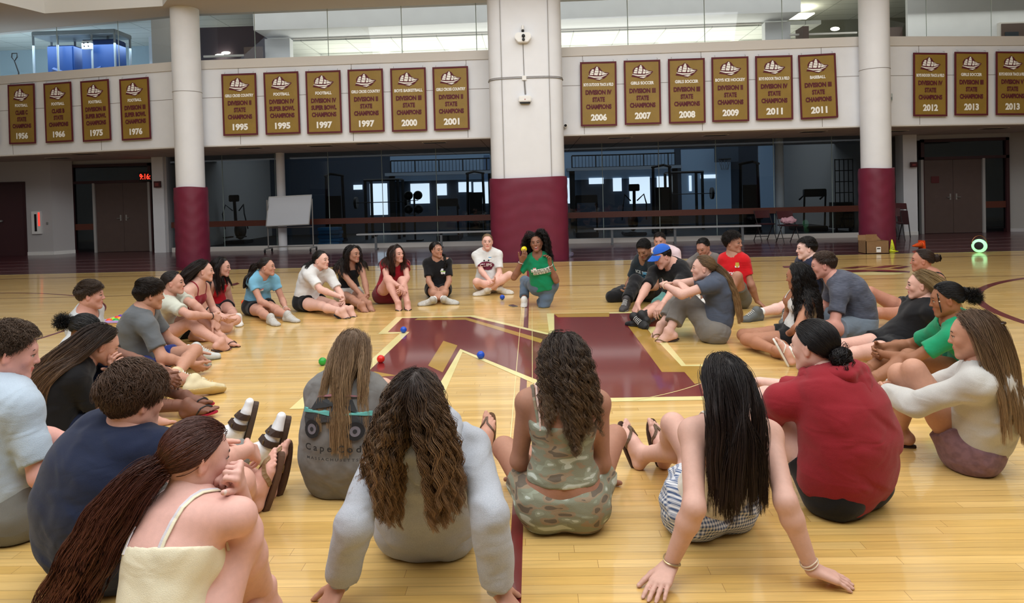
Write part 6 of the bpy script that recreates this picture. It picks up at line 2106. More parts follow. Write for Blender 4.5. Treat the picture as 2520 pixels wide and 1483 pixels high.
    if style in ('tail', 'bun', 'half', 'braid', 'clip'):
        tie = np.array(Hs.get('tie', (0, -.115, .015)), F32)
        v = roots(nC // 2 if style != 'half' else nC // 5)
        if style == 'half': v = v[v[:, 2] > .25]
        p0 = HCn + v * HRn * 1.02; n = len(v)
        t = np.linspace(0, 1, 14, dtype=F32)[None, :, None]
        te = tie + rg.normal(size=(n, 3)) * .010
        P = p0[:, None] * (1 - t) + te[:, None] * t
        q = (P - HCn) / HRn; r_ = np.linalg.norm(q, axis=2, keepdims=True)
        lift = 1.04 + .05 * rg.uniform(0, 1, (n, 1, 1)) + Hs.get('poof', .02) * np.sin(t * math.pi)
        q = np.where(r_ < lift, q / r_ * lift, q); P = HCn + q * HRn
        P[:, 1:-1] = P[:, 1:-1] * .5 + (P[:, 2:] + P[:, :-2]) * .25
        emit(toW(P.reshape(-1, 3)).reshape(P.shape).astype(F32), thick * 1.15, c0, c0, .22)
        if style == 'tail':
            tw = toW(tie); ng = max(30, nG // 3)
            P0 = tw + rg.normal(size=(ng, 3)) * .010 * h
            d0 = np.array(Hs.get('tdir', (0, -1, .1)), F32) @ R.T
            D = np.tile(d0, (ng, 1)) + rg.normal(size=(ng, 3)) * Hs.get('fan', .22)
            bl = Hs.get('bend')
            pull = (lambda t: np.array(bl, F32) if t < .8 else np.zeros(3, F32)) if bl is not None else None
            G = march(P0.astype(F32), D.astype(F32), Hs['len'] * rg.uniform(.75, 1.05, ng), 26, (extra * rg.uniform(.3, 1.8, ng)).astype(F32), Hs.get('grav', .2), pull)
            P = children(G, None, nC, Hs.get('spread', .007), Hs.get('wave', .004), Hs.get('wl', .12), Hs.get('curl', 0), Hs.get('clump', .3))
            emit(resample(P, 28))
            MB().tube([Vector((tw + ((np.array((math.cos(a) * .019, 0, math.sin(a) * .019)) @ R.T))).tolist()) for a in [2 * math.pi * i / 16 for i in range(16)]], .0045, 6, True).build('hair_tie', mat('tie' + Hs.get('tiec', '#241815'), Hs.get('tiec', '#241815'), rough=.8), root)
        if style in ('bun', 'clip'):
            br = Hs.get('bunr', .042); n = nC // 2
            c = tie + np.array(Hs.get('buno', (0, -.02, -.0)), F32)
            a = rg.uniform(0, 6.28, (n, 1)); tt = a + np.linspace(0, 4.2, 18)[None, :]
            ax = rg.normal(size=(n, 3)) * np.array((.5, 1, .5)); ax /= np.linalg.norm(ax, axis=1, keepdims=True)
            u = np.cross(ax, (0, .2, 1)); u /= np.linalg.norm(u, axis=1, keepdims=True); w = np.cross(ax, u)
            rr = br * rg.uniform(.55, 1.05, (n, 1)) * (1 + .12 * np.sin(3 * tt + a))
            sc = np.array(Hs.get('bsc', (1.1, .8, 1.0)))
            P = c + (u[:, None] * np.cos(tt)[:, :, None] + w[:, None] * np.sin(tt)[:, :, None]) * rr[:, :, None] * sc + ax[:, None] * (rg.uniform(-.4, .4, (n, 1, 1)) * br)
            emit(toW(P.reshape(-1, 3)).reshape(P.shape).astype(F32), thick * 1.2)
            if Hs.get('wisps'):
                ng = 40; P0 = toW(c + rg.normal(size=(ng, 3)) * br * .6)
                G = march(P0.astype(F32), (rg.normal(size=(ng, 3))).astype(F32), Hs['wisps'] * rg.uniform(.5, 1.1, ng), 14, np.full(ng, .008, F32), .12)
                emit(resample(children(G, None, 260, .006, .006, .05, .006), 20))
            if style == 'clip' or Hs.get('clipc'):
                cl = MB(); cw = toW(c + np.array((0, -br * .8, br * .3), F32))
                for k in range(6):
                    a = -.9 + k * .36
                    q = lambda x, y, z: Vector(toW(c + np.array((x, y, z), F32)).tolist())
                    cl.tube([q(math.sin(a) * br * 1.1, -br * .9, br * .9), q(math.sin(a) * br * 1.3, -br * 1.15, 0), q(math.sin(a) * br * 1.0, -br * .8, -br * .9)], .003 * h, 5)
                cl.tube([q(math.sin(-.9 + i * .3) * br * 1.15, -br * (.9 + .1 * math.cos(i - 3)), br * .9) for i in range(7)], .005 * h, 6)
                cl.build('hair_clip', mat('clip' + Hs.get('clipc', '#2A1A14'), Hs.get('clipc', '#2A1A14'), rough=.25), root)
        if style == 'braid':
            a = [Vector(p) for p in Hs['path']]
            pts = [toW(np.array(p, F32)) for p in Hs['path']]; pts = resample(np.array([pts]), 40)[0]
            pts = np.array([npv(surf(body, p, .014)[0]) if (i > 6) else p for i, p in enumerate(pts)], F32)
            T = np.gradient(pts, axis=0); T /= np.linalg.norm(T, axis=1, keepdims=True); U = np.cross(T, npv(J['F'])); U /= np.linalg.norm(U, axis=1, keepdims=True) + 1e-6; Wv = np.cross(T, U)
            t = np.linspace(0, 1, 40)
            for k in range(3):
                ph = t * 34 + k * 2.094
                cpt = pts + U * (.012 * np.sin(ph))[:, None] + Wv * (.006 * np.sin(2 * ph))[:, None]
                n = 40; o = rg.normal(size=(n, 1, 3)) * .0045
                emit((cpt[None] + o).astype(F32), .0014)
    if style == 'half':
        c = np.array(Hs['tie'], F32); br = .026; cl = MB()
        q = lambda x, y, z: Vector(toW(c + np.array((x, y, z), F32)).tolist())
        for k in range(6):
            a = -.9 + k * .36
            cl.tube([q(math.sin(a) * br * 1.3, -.006, br * 1.1), q(math.sin(a) * br * 1.5, -.03, 0), q(math.sin(a) * br * 1.2, -.008, -br * 1.1)], .0035 * h, 5)
        cl.tube([q(math.sin(-.9 + i * .3) * br * 1.35, -.012 - .02 * math.cos((i - 3) * .5), br * .9) for i in range(7)], .006 * h, 6)
        cl.build('hair_clip', mat('clip' + Hs.get('clipc', '#2A1A14'), Hs.get('clipc', '#2A1A14'), rough=.25), root, label='tortoiseshell claw clip')
    if style == 'short':
        nC = int(nC * 1.5)
        v = roots(nC); n = len(v)
        lens = Hs.get('len', .05) * rg.uniform(.75, 1.1, n)
        tl = Hs.get('toplen')
        if tl: lens = lens + (tl - Hs.get('len', .05)) * np.clip((v[:, 2] - .1) / .5, 0, 1) * rg.uniform(.85, 1.1, n)
        comb = np.array(Hs.get('comb', (0, .5, 0)), F32); comb = comb / (np.linalg.norm(comb) + 1e-6)
        m = 9; P = np.zeros((n, m, 3), F32); p = HCn + v * HRn * .99
        # flow over the head: forward from the crown on top, down and back on the sides
        top = np.clip((v[:, 2:3] - .05) / .45, 0, 1)
        fl = comb * top + np.array((0, -.35, -1)) * (1 - top)
        cid = np.stack([np.sin(v @ k_ * Hs.get('lf', 11) + q_) for k_, q_ in ((rg.normal(size=3), 0), (rg.normal(size=3), 2), (rg.normal(size=3), 4))], 1)
        fl = fl + cid * Hs.get('lock', .35) * .8 + rg.normal(size=(n, 3)) * Hs.get('mess', .2) * .5
        fl = fl - v * (fl * v).sum(1, keepdims=True); fl /= np.linalg.norm(fl, axis=1, keepdims=True) + 1e-6
        lift0 = Hs.get('lift2', .6) * (1.15 - .5 * (1 - top))
        cur = p.copy(); P[:, 0] = cur; ph = rg.uniform(0, 6.28, n); cu = Hs.get('curl', 0)
        vol = Hs.get('vol', min(.30, 3.2 * (tl or Hs.get('len', .05)))); rv = (.45 + .55 * rg.uniform(0, 1, (n, 1))) * (1 + .22 * cid[:, :1])
        for i in range(1, m):
            t = i / (m - 1)
            nn = (cur - HCn) / HRn; nn /= np.linalg.norm(nn, axis=1, keepdims=True)
            D = fl - nn * (fl * nn).sum(1, keepdims=True)
            D = D + nn * lift0 * (1.25 - 2.0 * t) * rg.uniform(.8, 1.2, (n, 1))
            D /= np.linalg.norm(D, axis=1, keepdims=True)
            cur = cur + D * (lens / (m - 1))[:, None]
            q = (cur - HCn) / HRn; r_ = np.linalg.norm(q, axis=1, keepdims=True)
            lo_ = 1.01 + vol * (.35 + .65 * top) * np.minimum(t * 1.6, 1) * rv
            cur = HCn + np.where(r_ < lo_, q / r_ * lo_, q) * HRn
            P[:, i] = cur
        if cu:
            t = np.linspace(0, 1, m)[None, :]
            u = np.cross(v, (.3, .2, .9)); u /= np.linalg.norm(u, axis=1, keepdims=True); w = np.cross(v, u)
            a = t * Hs.get('turns', 2.2) * 6.28 + ph[:, None]
            P = P + (u[:, None] * np.sin(a)[:, :, None] + w[:, None] * np.cos(a)[:, :, None]) * cu * np.clip(t * 3, 0, 1)[:, :, None]
        P = resample(P, 12 if cu else 8)
        emit(toW(P.reshape(-1, 3)).reshape(P.shape).astype(F32), thick * .9)
    if style == 'puff' or Hs.get('puff'):
        c = np.array(Hs.get('puff', (0, -.15, .02)), F32); n = Hs.get('pn', 900); pr_ = Hs.get('pr', .05)
        d = rg.normal(size=(n, 3)); d /= np.linalg.norm(d, axis=1, keepdims=True)
        t = np.linspace(0, 1, 14)[None, :]
        u = np.cross(d, (.3, .2, .9)); u /= np.linalg.norm(u, axis=1, keepdims=True); w = np.cross(d, u)
        a = t * 3 * 6.28 + rg.uniform(0, 6.28, (n, 1))
        P = c + d[:, None] * (t * pr_ * 1.0 * rg.uniform(.7, 1.2, (n, 1)))[:, :, None] + (u[:, None] * np.sin(a)[:, :, None] + w[:, None] * np.cos(a)[:, :, None]) * .006
        emit(toW(P.reshape(-1, 3)).reshape(P.shape).astype(F32), thick)
        if Hs.get('pull', True):
            P0 = None
    Vs = []; Qs = []; Cs = []; o = 0
    for V, Q, C in parts:
        Vs.append(V); Qs.append(Q + o); Cs.append(C); o += len(V)
    me = npmesh('hair', np.concatenate(Vs), np.concatenate(Qs), np.concatenate(Cs))
    link('hair', me, mat('hair', '#402A20', rough=.42, vcol=True, spec=.45), root, smooth=True)

# ------------------------------------------------------------------ one person
def person(S):
    J = solve(S)
    root = empty('person', (J['P'].x, J['P'].y, 0), label=S['label'], cat='person')
    S['_J'] = J
    body = build_body(J, S, root)
    clothing = []
    if S.get('bottom'): clothing += [p for p in build_bottom(J, S, root, body) if not isinstance(p, Half)]
    if S.get('top'): build_top(J, S, root, body)
    build_shoes(J, S, root)
    # simplified collision body
    W = BAG if S.get('top', {}).get('bag') else (TEE_M if J['male'] else TEE_F)
    colp = torso_prims(J, S, W) + shoulder_prims(J, S, add=.012)
    for sd in 'LR': colp += arm_prims(J, S, sd, 1.0, add=.012)
    build_hair(J, S, root, colp)
    for fn in S.get('extras', ()): fn(J, S, root, body)
    return root
def bracelet(sd, at=.93, col='#E8E0D0', metal=0.0, r=.003, n=1):
    def f(J, S, root, body):
        s = J['s']; d = (J['wr' + sd] - J['el' + sd]).normalized()
        M = d.to_track_quat('Z', 'Y').to_matrix()
        for i in range(n):
            c = J['el' + sd].lerp(J['wr' + sd], at + i * .04)
            R_ = .031 * s * (1.14 if J['male'] else 1)
            MB().tube([c + M @ V3(math.cos(a) * R_, math.sin(a) * R_, math.sin(a * 2 + i) * .004) for a in [2 * math.pi * k / 24 for k in range(24)]], r, 6, True).build('bracelet', mat('br' + col, col, rough=.35, metal=metal), root, smooth=True)
    return f
def sticker(tf, lat, w=.075, h=.045, band='#C33', t=None):
    """a white name label on the front of the shirt"""
    def f(J, S, root, body):
        q, T, La, F = spine(J, tf, S); s = J['s']
        pr = S['_top']
        for (hh, col, oo) in ((h, '#F4F4F2', 0), (h * .3, band, .002)):
            V = []; nx, ny = 6, 4
            for j in range(ny + 1):
                for i in range(nx + 1):
                    y = (j / ny - .5) * hh + (h * .33 if oo else 0)
                    p = q + La * ((lat + (i / nx - .5) * w) * s) + F * (.16 * s) + T * (y * s)
                    a, g = surf([x for x in pr if not isinstance(x, Half)], p, .006 + oo, 6); V.append(a)
            Fs = [(j * (nx + 1) + i, j * (nx + 1) + i + 1, (j + 1) * (nx + 1) + i + 1, (j + 1) * (nx + 1) + i) for j in range(ny) for i in range(nx)]
            MB().add(V, Fs).build('name_sticker', mat('st' + col, col, rough=.6), root)
    return f

def decal(lines, tf=.72, side=1, nm='print'):
    """flat print laid onto the shirt; lines: (kind, data, colour) in chest coordinates (metres)"""
    def f(J, S, root, body):
        q, T, La, F = spine(J, tf, S); s = J['s']; F = F * side; La = La * (-side)
        n_ = 0
        for it in lines:
            kind, col = it[0], it[-1]; jobs = []
            if kind == 'text':
                _, st, cx, cz, w, h, _c = it
                V, Fs, sz = text_data(st, .02); jobs.append(([(cx + v[0] * w / sz[0], cz + v[1] * h / sz[1]) for v in V], Fs))
            else:
                for pl in ([it[1]] if len(it[1][0]) == 2 and not isinstance(it[1][0][0], (tuple, list)) else it[1]):
                    V = []; Fs = []
                    cx = sum(a[0] for a in pl) / len(pl); cz = sum(a[1] for a in pl) / len(pl); n = len(pl); R_ = 3
                    V.append((cx, cz))
                    for k in range(1, R_ + 1):
                        V += [(cx + (a[0] - cx) * k / R_, cz + (a[1] - cz) * k / R_) for a in pl]
                    Fs += [(0, 1 + i, 1 + (i + 1) % n) for i in range(n)]
                    for k in range(R_ - 1): Fs += [(1 + k * n + i, 1 + (k + 1) * n + i, 1 + (k + 1) * n + (i + 1) % n, 1 + k * n + (i + 1) % n) for i in range(n)]
                    jobs.append((V, Fs))
            off = .007 + .0012 * n_; n_ += 1
            for V, Fs in jobs:
                P = np.array([tuple(q + La * (x * s) + T * (z * s)) for x, z in V], F32)
                P = project(S['_top'], P, npv(F), off)
                MB().add([tuple(p) for p in P], Fs).build(nm, mat('pr' + col, col, rough=.8), root)
    return f
def blobp(cx, cz, rx, rz, n=20, wob=0.0): return [(cx + rx * math.cos(6.2832 * i / n) * (1 + wob * math.sin(i * 1.7)), cz + rz * math.sin(6.2832 * i / n) * (1 + wob * math.cos(i * 2.3))) for i in range(n)]
def rectp(x0, z0, x1, z1): return [(x0, z0), (x1, z0), (x1, z1), (x0, z1)]
# ------------------------------------------------------------------ patterned cloths
def camo_mat():
    M = mat('cloth_camo', '#8A8672', rough=.9, bump=.25, bscale=420); nt = M.node_tree; L = nt.links; b = nt.nodes['Principled BSDF']
    tc = nt.nodes.new('ShaderNodeTexCoord'); mp = nt.nodes.new('ShaderNodeMapping'); mp.inputs['Scale'].default_value = (10, 10, 25)
    L.new(tc.outputs['Object'], mp.inputs[0])
    n = nt.nodes.new('ShaderNodeTexNoise'); n.inputs['Scale'].default_value = 1.0; n.inputs['Detail'].default_value = 1.2; L.new(mp.outputs[0], n.inputs[0])
    r = nt.nodes.new('ShaderNodeValToRGB'); r.color_ramp.interpolation = 'CONSTANT'; e = r.color_ramp.elements
    e[0].position = 0; e[0].color = _srgb('#6F6558') + (1,); e[1].position = .40; e[1].color = _srgb('#9A8871') + (1,)
    for p, c in ((.47, '#8B8E7B'), (.58, '#9AA08E'), (.63, '#C4CCC2')):
        q = e.new(p); q.color = _srgb(c) + (1,)
    L.new(n.outputs['Fac'], r.inputs[0]); L.new(r.outputs[0], b.inputs['Base Color'])
    return M
def gingham_mat():
    M = mat('cloth_gingham', '#9FB0CC', rough=.9); nt = M.node_tree; L = nt.links; b = nt.nodes['Principled BSDF']
    tc = nt.nodes.new('ShaderNodeTexCoord'); sx = nt.nodes.new('ShaderNodeSeparateXYZ'); L.new(tc.outputs['Object'], sx.inputs[0])
    def band(a, bq):
        ad = nt.nodes.new('ShaderNodeMath'); ad.operation = 'ADD'; L.new(a, ad.inputs[0]); L.new(bq, ad.inputs[1])
        m1 = nt.nodes.new('ShaderNodeMath'); m1.operation = 'MULTIPLY'; m1.inputs[1].default_value = 62; L.new(ad.outputs[0], m1.inputs[0])
        f = nt.nodes.new('ShaderNodeMath'); f.operation = 'FRACT'; L.new(m1.outputs[0], f.inputs[0])
        g = nt.nodes.new('ShaderNodeMath'); g.operation = 'GREATER_THAN'; g.inputs[1].default_value = .5; L.new(f.outputs[0], g.inputs[0]); return g.outputs[0]
    zero = nt.nodes.new('ShaderNodeValue'); zero.outputs[0].default_value = 0
    a = band(sx.outputs[2], zero.outputs[0]); c = band(sx.outputs[0], sx.outputs[1])
    s = nt.nodes.new('ShaderNodeMath'); s.operation = 'ADD'; L.new(a, s.inputs[0]); L.new(c, s.inputs[1])
    s2 = nt.nodes.new('ShaderNodeMath'); s2.operation = 'MULTIPLY'; s2.inputs[1].default_value = .5; L.new(s.outputs[0], s2.inputs[0])
    mx = nt.nodes.new('ShaderNodeMix'); mx.data_type = 'RGBA'; mx.inputs[6].default_value = _srgb('#E6E8EC') + (1,); mx.inputs[7].default_value = _srgb('#4E6288') + (1,)
    L.new(s2.outputs[0], mx.inputs[0]); L.new(mx.outputs[2], b.inputs['Base Color']); return M
def heather_mat(name, col, dark, amt=.5, sc=150, st=(1, 1, 1)):
    M = mat('cloth_' + name, col, rough=.92, sheen=.1); nt = M.node_tree; L = nt.links; b = nt.nodes['Principled BSDF']
    tc = nt.nodes.new('ShaderNodeTexCoord'); mp = nt.nodes.new('ShaderNodeMapping'); mp.inputs['Scale'].default_value = st; L.new(tc.outputs['Object'], mp.inputs[0])
    n = nt.nodes.new('ShaderNodeTexNoise'); n.inputs['Scale'].default_value = sc; n.inputs['Detail'].default_value = 2; L.new(mp.outputs[0], n.inputs[0])
    mr = nt.nodes.new('ShaderNodeMapRange'); mr.inputs[1].default_value = .4; mr.inputs[2].default_value = .6; mr.inputs[4].default_value = amt; L.new(n.outputs['Fac'], mr.inputs[0])
    mx = nt.nodes.new('ShaderNodeMix'); mx.data_type = 'RGBA'; mx.inputs[6].default_value = _srgb(col) + (1,); mx.inputs[7].default_value = _srgb(dark) + (1,)
    L.new(mr.outputs[0], mx.inputs[0]); L.new(mx.outputs[2], b.inputs['Base Color'])
    bp = nt.nodes.new('ShaderNodeBump'); bp.inputs['Strength'].default_value = .25; bp.inputs['Distance'].default_value = .01; L.new(n.outputs['Fac'], bp.inputs['Height']); L.new(bp.outputs[0], b.inputs['Normal'])
    return M
CM = cloth_mat
M_camo, M_ging = camo_mat(), gingham_mat()
M_heather = heather_mat('heather', '#B4B9C2', '#989EA8', .55, 420)
M_heather2 = heather_mat('oatmeal', '#C4C3BF', '#B2B1AD', .55, 420)
M_wash = heather_mat('washed', '#6E6D6B', '#7A7977', .6, 22)
M_slub = heather_mat('slub', '#565A68', '#3F4350', .8, 60, (.35, .35, 5))
M_hood = heather_mat('hoodred', '#8E1826', '#861622', .5, 400)
M_navy = CM('navy', '#1E2740'); M_blackc = CM('black', '#17171A'); M_whitec = CM('white', '#DCDCDA'); M_sky_ = heather_mat('paleblue', '#B4C4D4', '#A9BACB', .5, 300)

B1, B2, B3, B4 = (0, 620, 3.09), (580, 560, 3.0), (1440, 540, 4.633), (1800, 570, 3.5)
C1, C2, C3, C4 = (0, 880, 2.4595), (720, 760, 2.051), (1200, 780, 2.109), (1500, 780, 2.11)
NEAR = dict(vox=.008, fvox=.004, svox=.005)
PEOPLE = []
def add(*a, **k):
    d = {}
    for q in a: d.update(q)
    d.update(k); PEOPLE.append(d)
def H(style, col, tip=None, **k):
    d = dict(style=style, col=col, tip=tip or col); d.update(k); return d

JEEP = decal([('poly', [[(-.16, -.01), (-.14, .035), (.15, .03), (.17, .0), (.165, -.045), (-.15, -.045)]], '#3C3E40'), ('poly', [rectp(-.165, .012, -.02, .034), rectp(.0, .010, .17, .032)], '#5FA8A2'),
    ('poly', [[(-.12, .034), (-.09, .085), (.08, .085), (.11, .032), (.10, .032), (.075, .077), (-.085, .077), (-.108, .034)], rectp(-.01, .034, .0, .08)], '#2E3032'), ('poly', [[(-.10, .09), (.0, .112), (.13, .098), (.0, .098)]], '#8A5A5E'),
    ('poly', [blobp(-.105, -.055, .042, .042), blobp(.105, -.055, .042, .042)], '#1E1E20'), ('poly', [blobp(-.105, -.055, .024, .024), blobp(.105, -.055, .024, .024)], '#6E6A72'), ('poly', [blobp(-.105, -.055, .010, .010), blobp(.105, -.055, .010, .010)], '#2A2A2C'),
    ('text', 'C a p e  C o d', 0, -.14, .27, .042, '#2A2B2D'), ('text', 'M A S S A C H U S E T T S', 0, -.185, .25, .013, '#333436')], .68, -1)
# ---- nearest row, seen from behind
add(NEAR, id='p33', label='person in camouflage tank top and shorts with dark curly hair, back to camera', s=1.0, yaw=88, lean=.03, slouch=.02,
    skin='#A8755A', face=False,
    px=dict(pel=(1385, 1232), neck=(1385, 955), head=(1388, 885), knL=(1242, 1100), knR=(1492, 1088), anL=(.10, .38, .06, 0), anR=(-.10, .40, .07, 0), elL=(1277, 1150), elR=(1475, 1150),
            wrL=(-.16, .30, .16, 0), wrR=(.16, .30, .16, 0)), kh='out',
    top=dict(kind='tank', mat=M_camo, hem=.22, topt=.76, straps=((.130, None, .014), (.112, CM('pinkstrap', '#E6C8BE'), .010))),
    bottom=dict(mat=M_camo, frac=.42, add=.014, waist=.13),
    hair=H('loose', '#2A1E19', '#6E5742', len=.40, wave=.010, curl=.010, wl=.055, n=2600, guides=240, clump=.6, spread=.006, streak=.15, sc='#9A8060', rad=.0012, bend=(.05, 0, 0)))
add(NEAR, id='p35', label='person with long light brown hair in a grey T-shirt with a printed blue off-road car', s=1.0, yaw=84, lean=.06, slouch=.03, skin='#C99A80', face=False, build=1.06,
    px=dict(pel=(857, 1150), neck=(856, 935), head=(872, 870), shL=(785, 968), shR=(925, 968), knL=(-.15, .30, .3, 0), anL=(-.1, .5, .08, 0), anR=(.1, .5, .08, 0), wrL=(-.06, .42, .36, 0), wrR=(.06, .42, .36, 0)),
    kh='up', top=dict(kind='tee', mat=M_wash, sleeve=.75, bag=True, add=.004, hem=-.16),
    bottom=dict(mat=CM('beige', '#C9BBA4'), frac=.5), extras=(JEEP,), hair=H('loose', '#6B543F', '#A98A66', len=.50, lift=.0, cen=.12, wave=.003, wl=.14, n=2200, guides=240, clump=.55, streak=.25, sc='#B89B76', rad=.0012))
PEOPLE[-1]['px'].pop('knL')
add(NEAR, id='p34', label='person in a light grey hooded sweatshirt leaning back on both hands, long wavy brown hair', s=1.04, yaw=86, lean=-.16, slouch=.03, skin='#C08A70', nail='#E8456E', face=False,
    head=(80, 18, 0), build=1.05,
    px=dict(pel=(1050, 1285), neck=(1050, 1060), head=(1035, 985), shL=(950, 1110), shR=(1162, 1100), elL=(893, 1255), elR=(1195, 1240), wrL=(838, 1432, .07), wrR=(1222, 1445, .07),
            anR=(1192, 1085, .08), toR=(.1, .35, .93, 0), anL=(1010, 1080, .08), toL=(-.1, .4, .9, 0)),
    hdL=(800, 1500, .01), hdR=(1262, 1500, .01), spread=.22, curl=.06, thumb=1.2, kh='up', shoe='flip', shoec=('#6E5138', '#5A4230'), eh=(.6, -.6, -.2), fshin=False,
    top=dict(kind='hoodie', mat=M_heather, sleeve=1.93, bag=True, add=.0, hem=-.12, sadd=.022, wr=.007, wf=30, hang=.012, cuff=.93, name='sweatshirt', W=[(-.14, .17, .12), (0, .19, .135), (.2, .19, .135), (.45, .18, .13), (.7, .175, .125), (.87, .165, .10), (.97, .09, .068)]),
    bottom=dict(mat=M_heather, frac=.5),
    hair=H('loose', '#2E211C', '#8A6A4C', len=.44, wave=.010, curl=.006, wl=.08, n=3600, guides=320, clump=.45, spread=.006, streak=.3, sc='#A8845C', rad=.0012, lift=.005, cen=0, gap=.055, back=.02, grav=.16))
add(NEAR, id='p32', label='person with long straight dark hair in white camisole and gingham shorts, leaning on both hands', s=1.02, yaw=112, lean=-.14, slouch=.02, skin='#CFA08C', face=False, nail='#D8B0A4',
    head=(100, 5, 0),
    px=dict(pel=(1742, 1235), neck=(1795, 1035), head=(1776, 945), shL=(1705, 1065), shR=(1892, 1070), elL=(1716, 1245), elR=(1922, 1235), wrL=(1648, 1392, .06), wrR=(1998, 1400, .06),
            knL=(1650, 1160), knR=(1700, 1130), anL=(1582, 1118, .08), anR=(1640, 1118, .08), toL=(-.15, .30, .94, 0), toR=(0, .30, .94, 0)),
    hdL=(1592, 1490, .01), hdR=(2110, 1440, .01), spread=.07, curl=.12, kh='up', th=.385, sh=.375, shoe='flip', shoec=('#4A352A', '#5B4632'), strapw=.016, eh=(.6, -.6, -.2),
    top=dict(kind='tank', mat=CM('ivory', '#E4DFD4'), hem=.10, topt=.74, straps=((.075, None, .011),)),
    bottom=dict(mat=M_ging, frac=.38, add=.022, ladd=.03, wr=.008, wf=60, waist=.14),
    extras=(bracelet('L', .9, '#C8B890', .8, .003), bracelet('R', .88, '#E8D8C0', .3, .0022, 2)),
    hair=H('loose', '#191213', '#2E201C', len=.50, wave=.003, wl=.2, n=3800, guides=300, clump=.35, rad=.0012, spread=.006, lift=.004, cen=.25, bend=(-.03, 0, 0), streak=.08, sc='#3C2820'))
add(NEAR, id='p31', label='person in a dark red hooded sweatshirt with black hair in a low bun', s=1.06, yaw=124, lean=.10, slouch=.06, skin='#D9AC98', build=1.12,
    head=(128, -6, 0),
    px=dict(pel=(2072, 1180), neck=(2040, 928), head=(2002, 852), shL=(1925, 985), shR=(2135, 985), elL=(1868, 1060), wrL=(-.04, .50, .40, 0), wrR=(.10, .48, .40, 0), anL=(-.1, .55, .08, 0), anR=(.12, .55, .08, 0)),
    kh='up', shoe='flip', shoec=('#3A2A26', '#3A2A26'),
    top=dict(kind='hoodie', mat=M_hood, sleeve=1.5, bag=True, add=.0, hem=-.02, sadd=.02, wr=.006, wf=26, name='sweatshirt', W=[(-.1, .18, .13), (0, .195, .14), (.2, .20, .145), (.45, .195, .145), (.7, .185, .135), (.87, .17, .11), (.97, .09, .068)]),
    bottom=dict(mat=M_blackc, frac=.35, add=.02),
    hair=H('bun', '#141012', tie=(0, -.105, -.045), bunr=.044, n=2400, rad=.0013, wisps=.06, hl=-.1))
add(NEAR, id='p30', label='person in oatmeal grey sweatshirt and mauve shorts, long brown hair held by a claw clip', s=1.04, yaw=146, lean=.06, slouch=.05, skin='#C08A6C', head=(146, -8, 0), crop=C4,
    px=dict(pel=(1865, 650), neck=(1935, 255), head=(1885, 95), shL=(1905, 345), elL=(1640, 395), wrL=(1425, 385), wrR=(1400, 370), knL=(1570, 262), knR=(1500, 300), anL=(1500, 590, .08), anR=(1430, 545, .08), toL=(-.1, 1, -.12, 0), toR=(-.1, 1, -.1, 0)),
    wpL=(-.05, .62, .42), wpR=(.05, .62, .42), hdL=(1360, 370), hdR=(1370, 355), kh='up', shoe='flip', shoec=('#3E2A22', '#5A4030'),
    top=dict(kind='long', mat=M_heather2, sleeve=1.85, sadd=.018, hem=.02, wr=.006, wf=30, name='sweatshirt', neckr=.006, W=[(-.1, .16, .12), (0, .17, .125), (.2, .17, .125), (.45, .165, .12), (.7, .165, .12), (.87, .158, .1), (.97, .085, .062)]),
    bottom=dict(mat=heather_mat('mauve', '#86666F', '#6C5058', .6, 30), frac=.30, add=.02), extras=(bracelet('L', .93, '#C9A24A', .9, .0025, 2),),
    hair=H('half', '#5A4434', '#9A7C58', len=.58, back=.03, lift=.003, wave=.003, wl=.2, n=3000, guides=240, tie=(0, -.108, .03), clipc='#2A1A14', streak=.3, sc='#A98C68', rad=.0012))

# ---- left front
add(NEAR, id='p5', label='person with auburn ponytail in a cream camisole, chin resting on both fists', s=.98, yaw=62, lean=.27, slouch=.05, skin='#DDA898', head=(44, -14, 0), tl=.46,
    crop=C1, px=dict(pel=(985, 1960), neck=(1160, 875), head=(1200, 600), shR=(1440, 960), shL=(1010, 960), elR=(1490, 1090), wrR=(1440, 760), elL=(1330, 1040), wrL=(1390, 790), knR=(1440, 1230), knL=(1370, 1240), anR=(1600, 1420, .08), anL=(1480, 1450, .08), toR=(1715, 1440, .02), toL=(1600, 1500, .02)),
    wpR=(.10, .45, .62), wpL=(.04, .48, .62), hdR=(1445, 610), hdL=(1410, 640), curl=1.35, spread=.02, hnR=(-.7, -.6, .1), hnL=(.5, -.7, .1), kh='up', nail='#E8D8D4', eh=(.5, .6, -.6),
    top=dict(kind='tank', mat=CM('cream', '#EDE6CC'), hem=-.05, topt=.76, straps=((.085, None, .010), (.075, CM('lilac', '#D8D4DC'), .010))), bottom=dict(mat=M_whitec, frac=.3),
    hair=H('tail', '#4A271E', '#6E3E2C', tie=(-.02, -.118, -.045), len=.60, n=4200, guides=240, spread=.012, wave=.006, wl=.12, tdir=(-.2, -.8, -.4), bend=(-.10, -.03, 0), fan=.25, poof=.06, rad=.0012, streak=.2, sc='#7A4A34', hl=-.15))
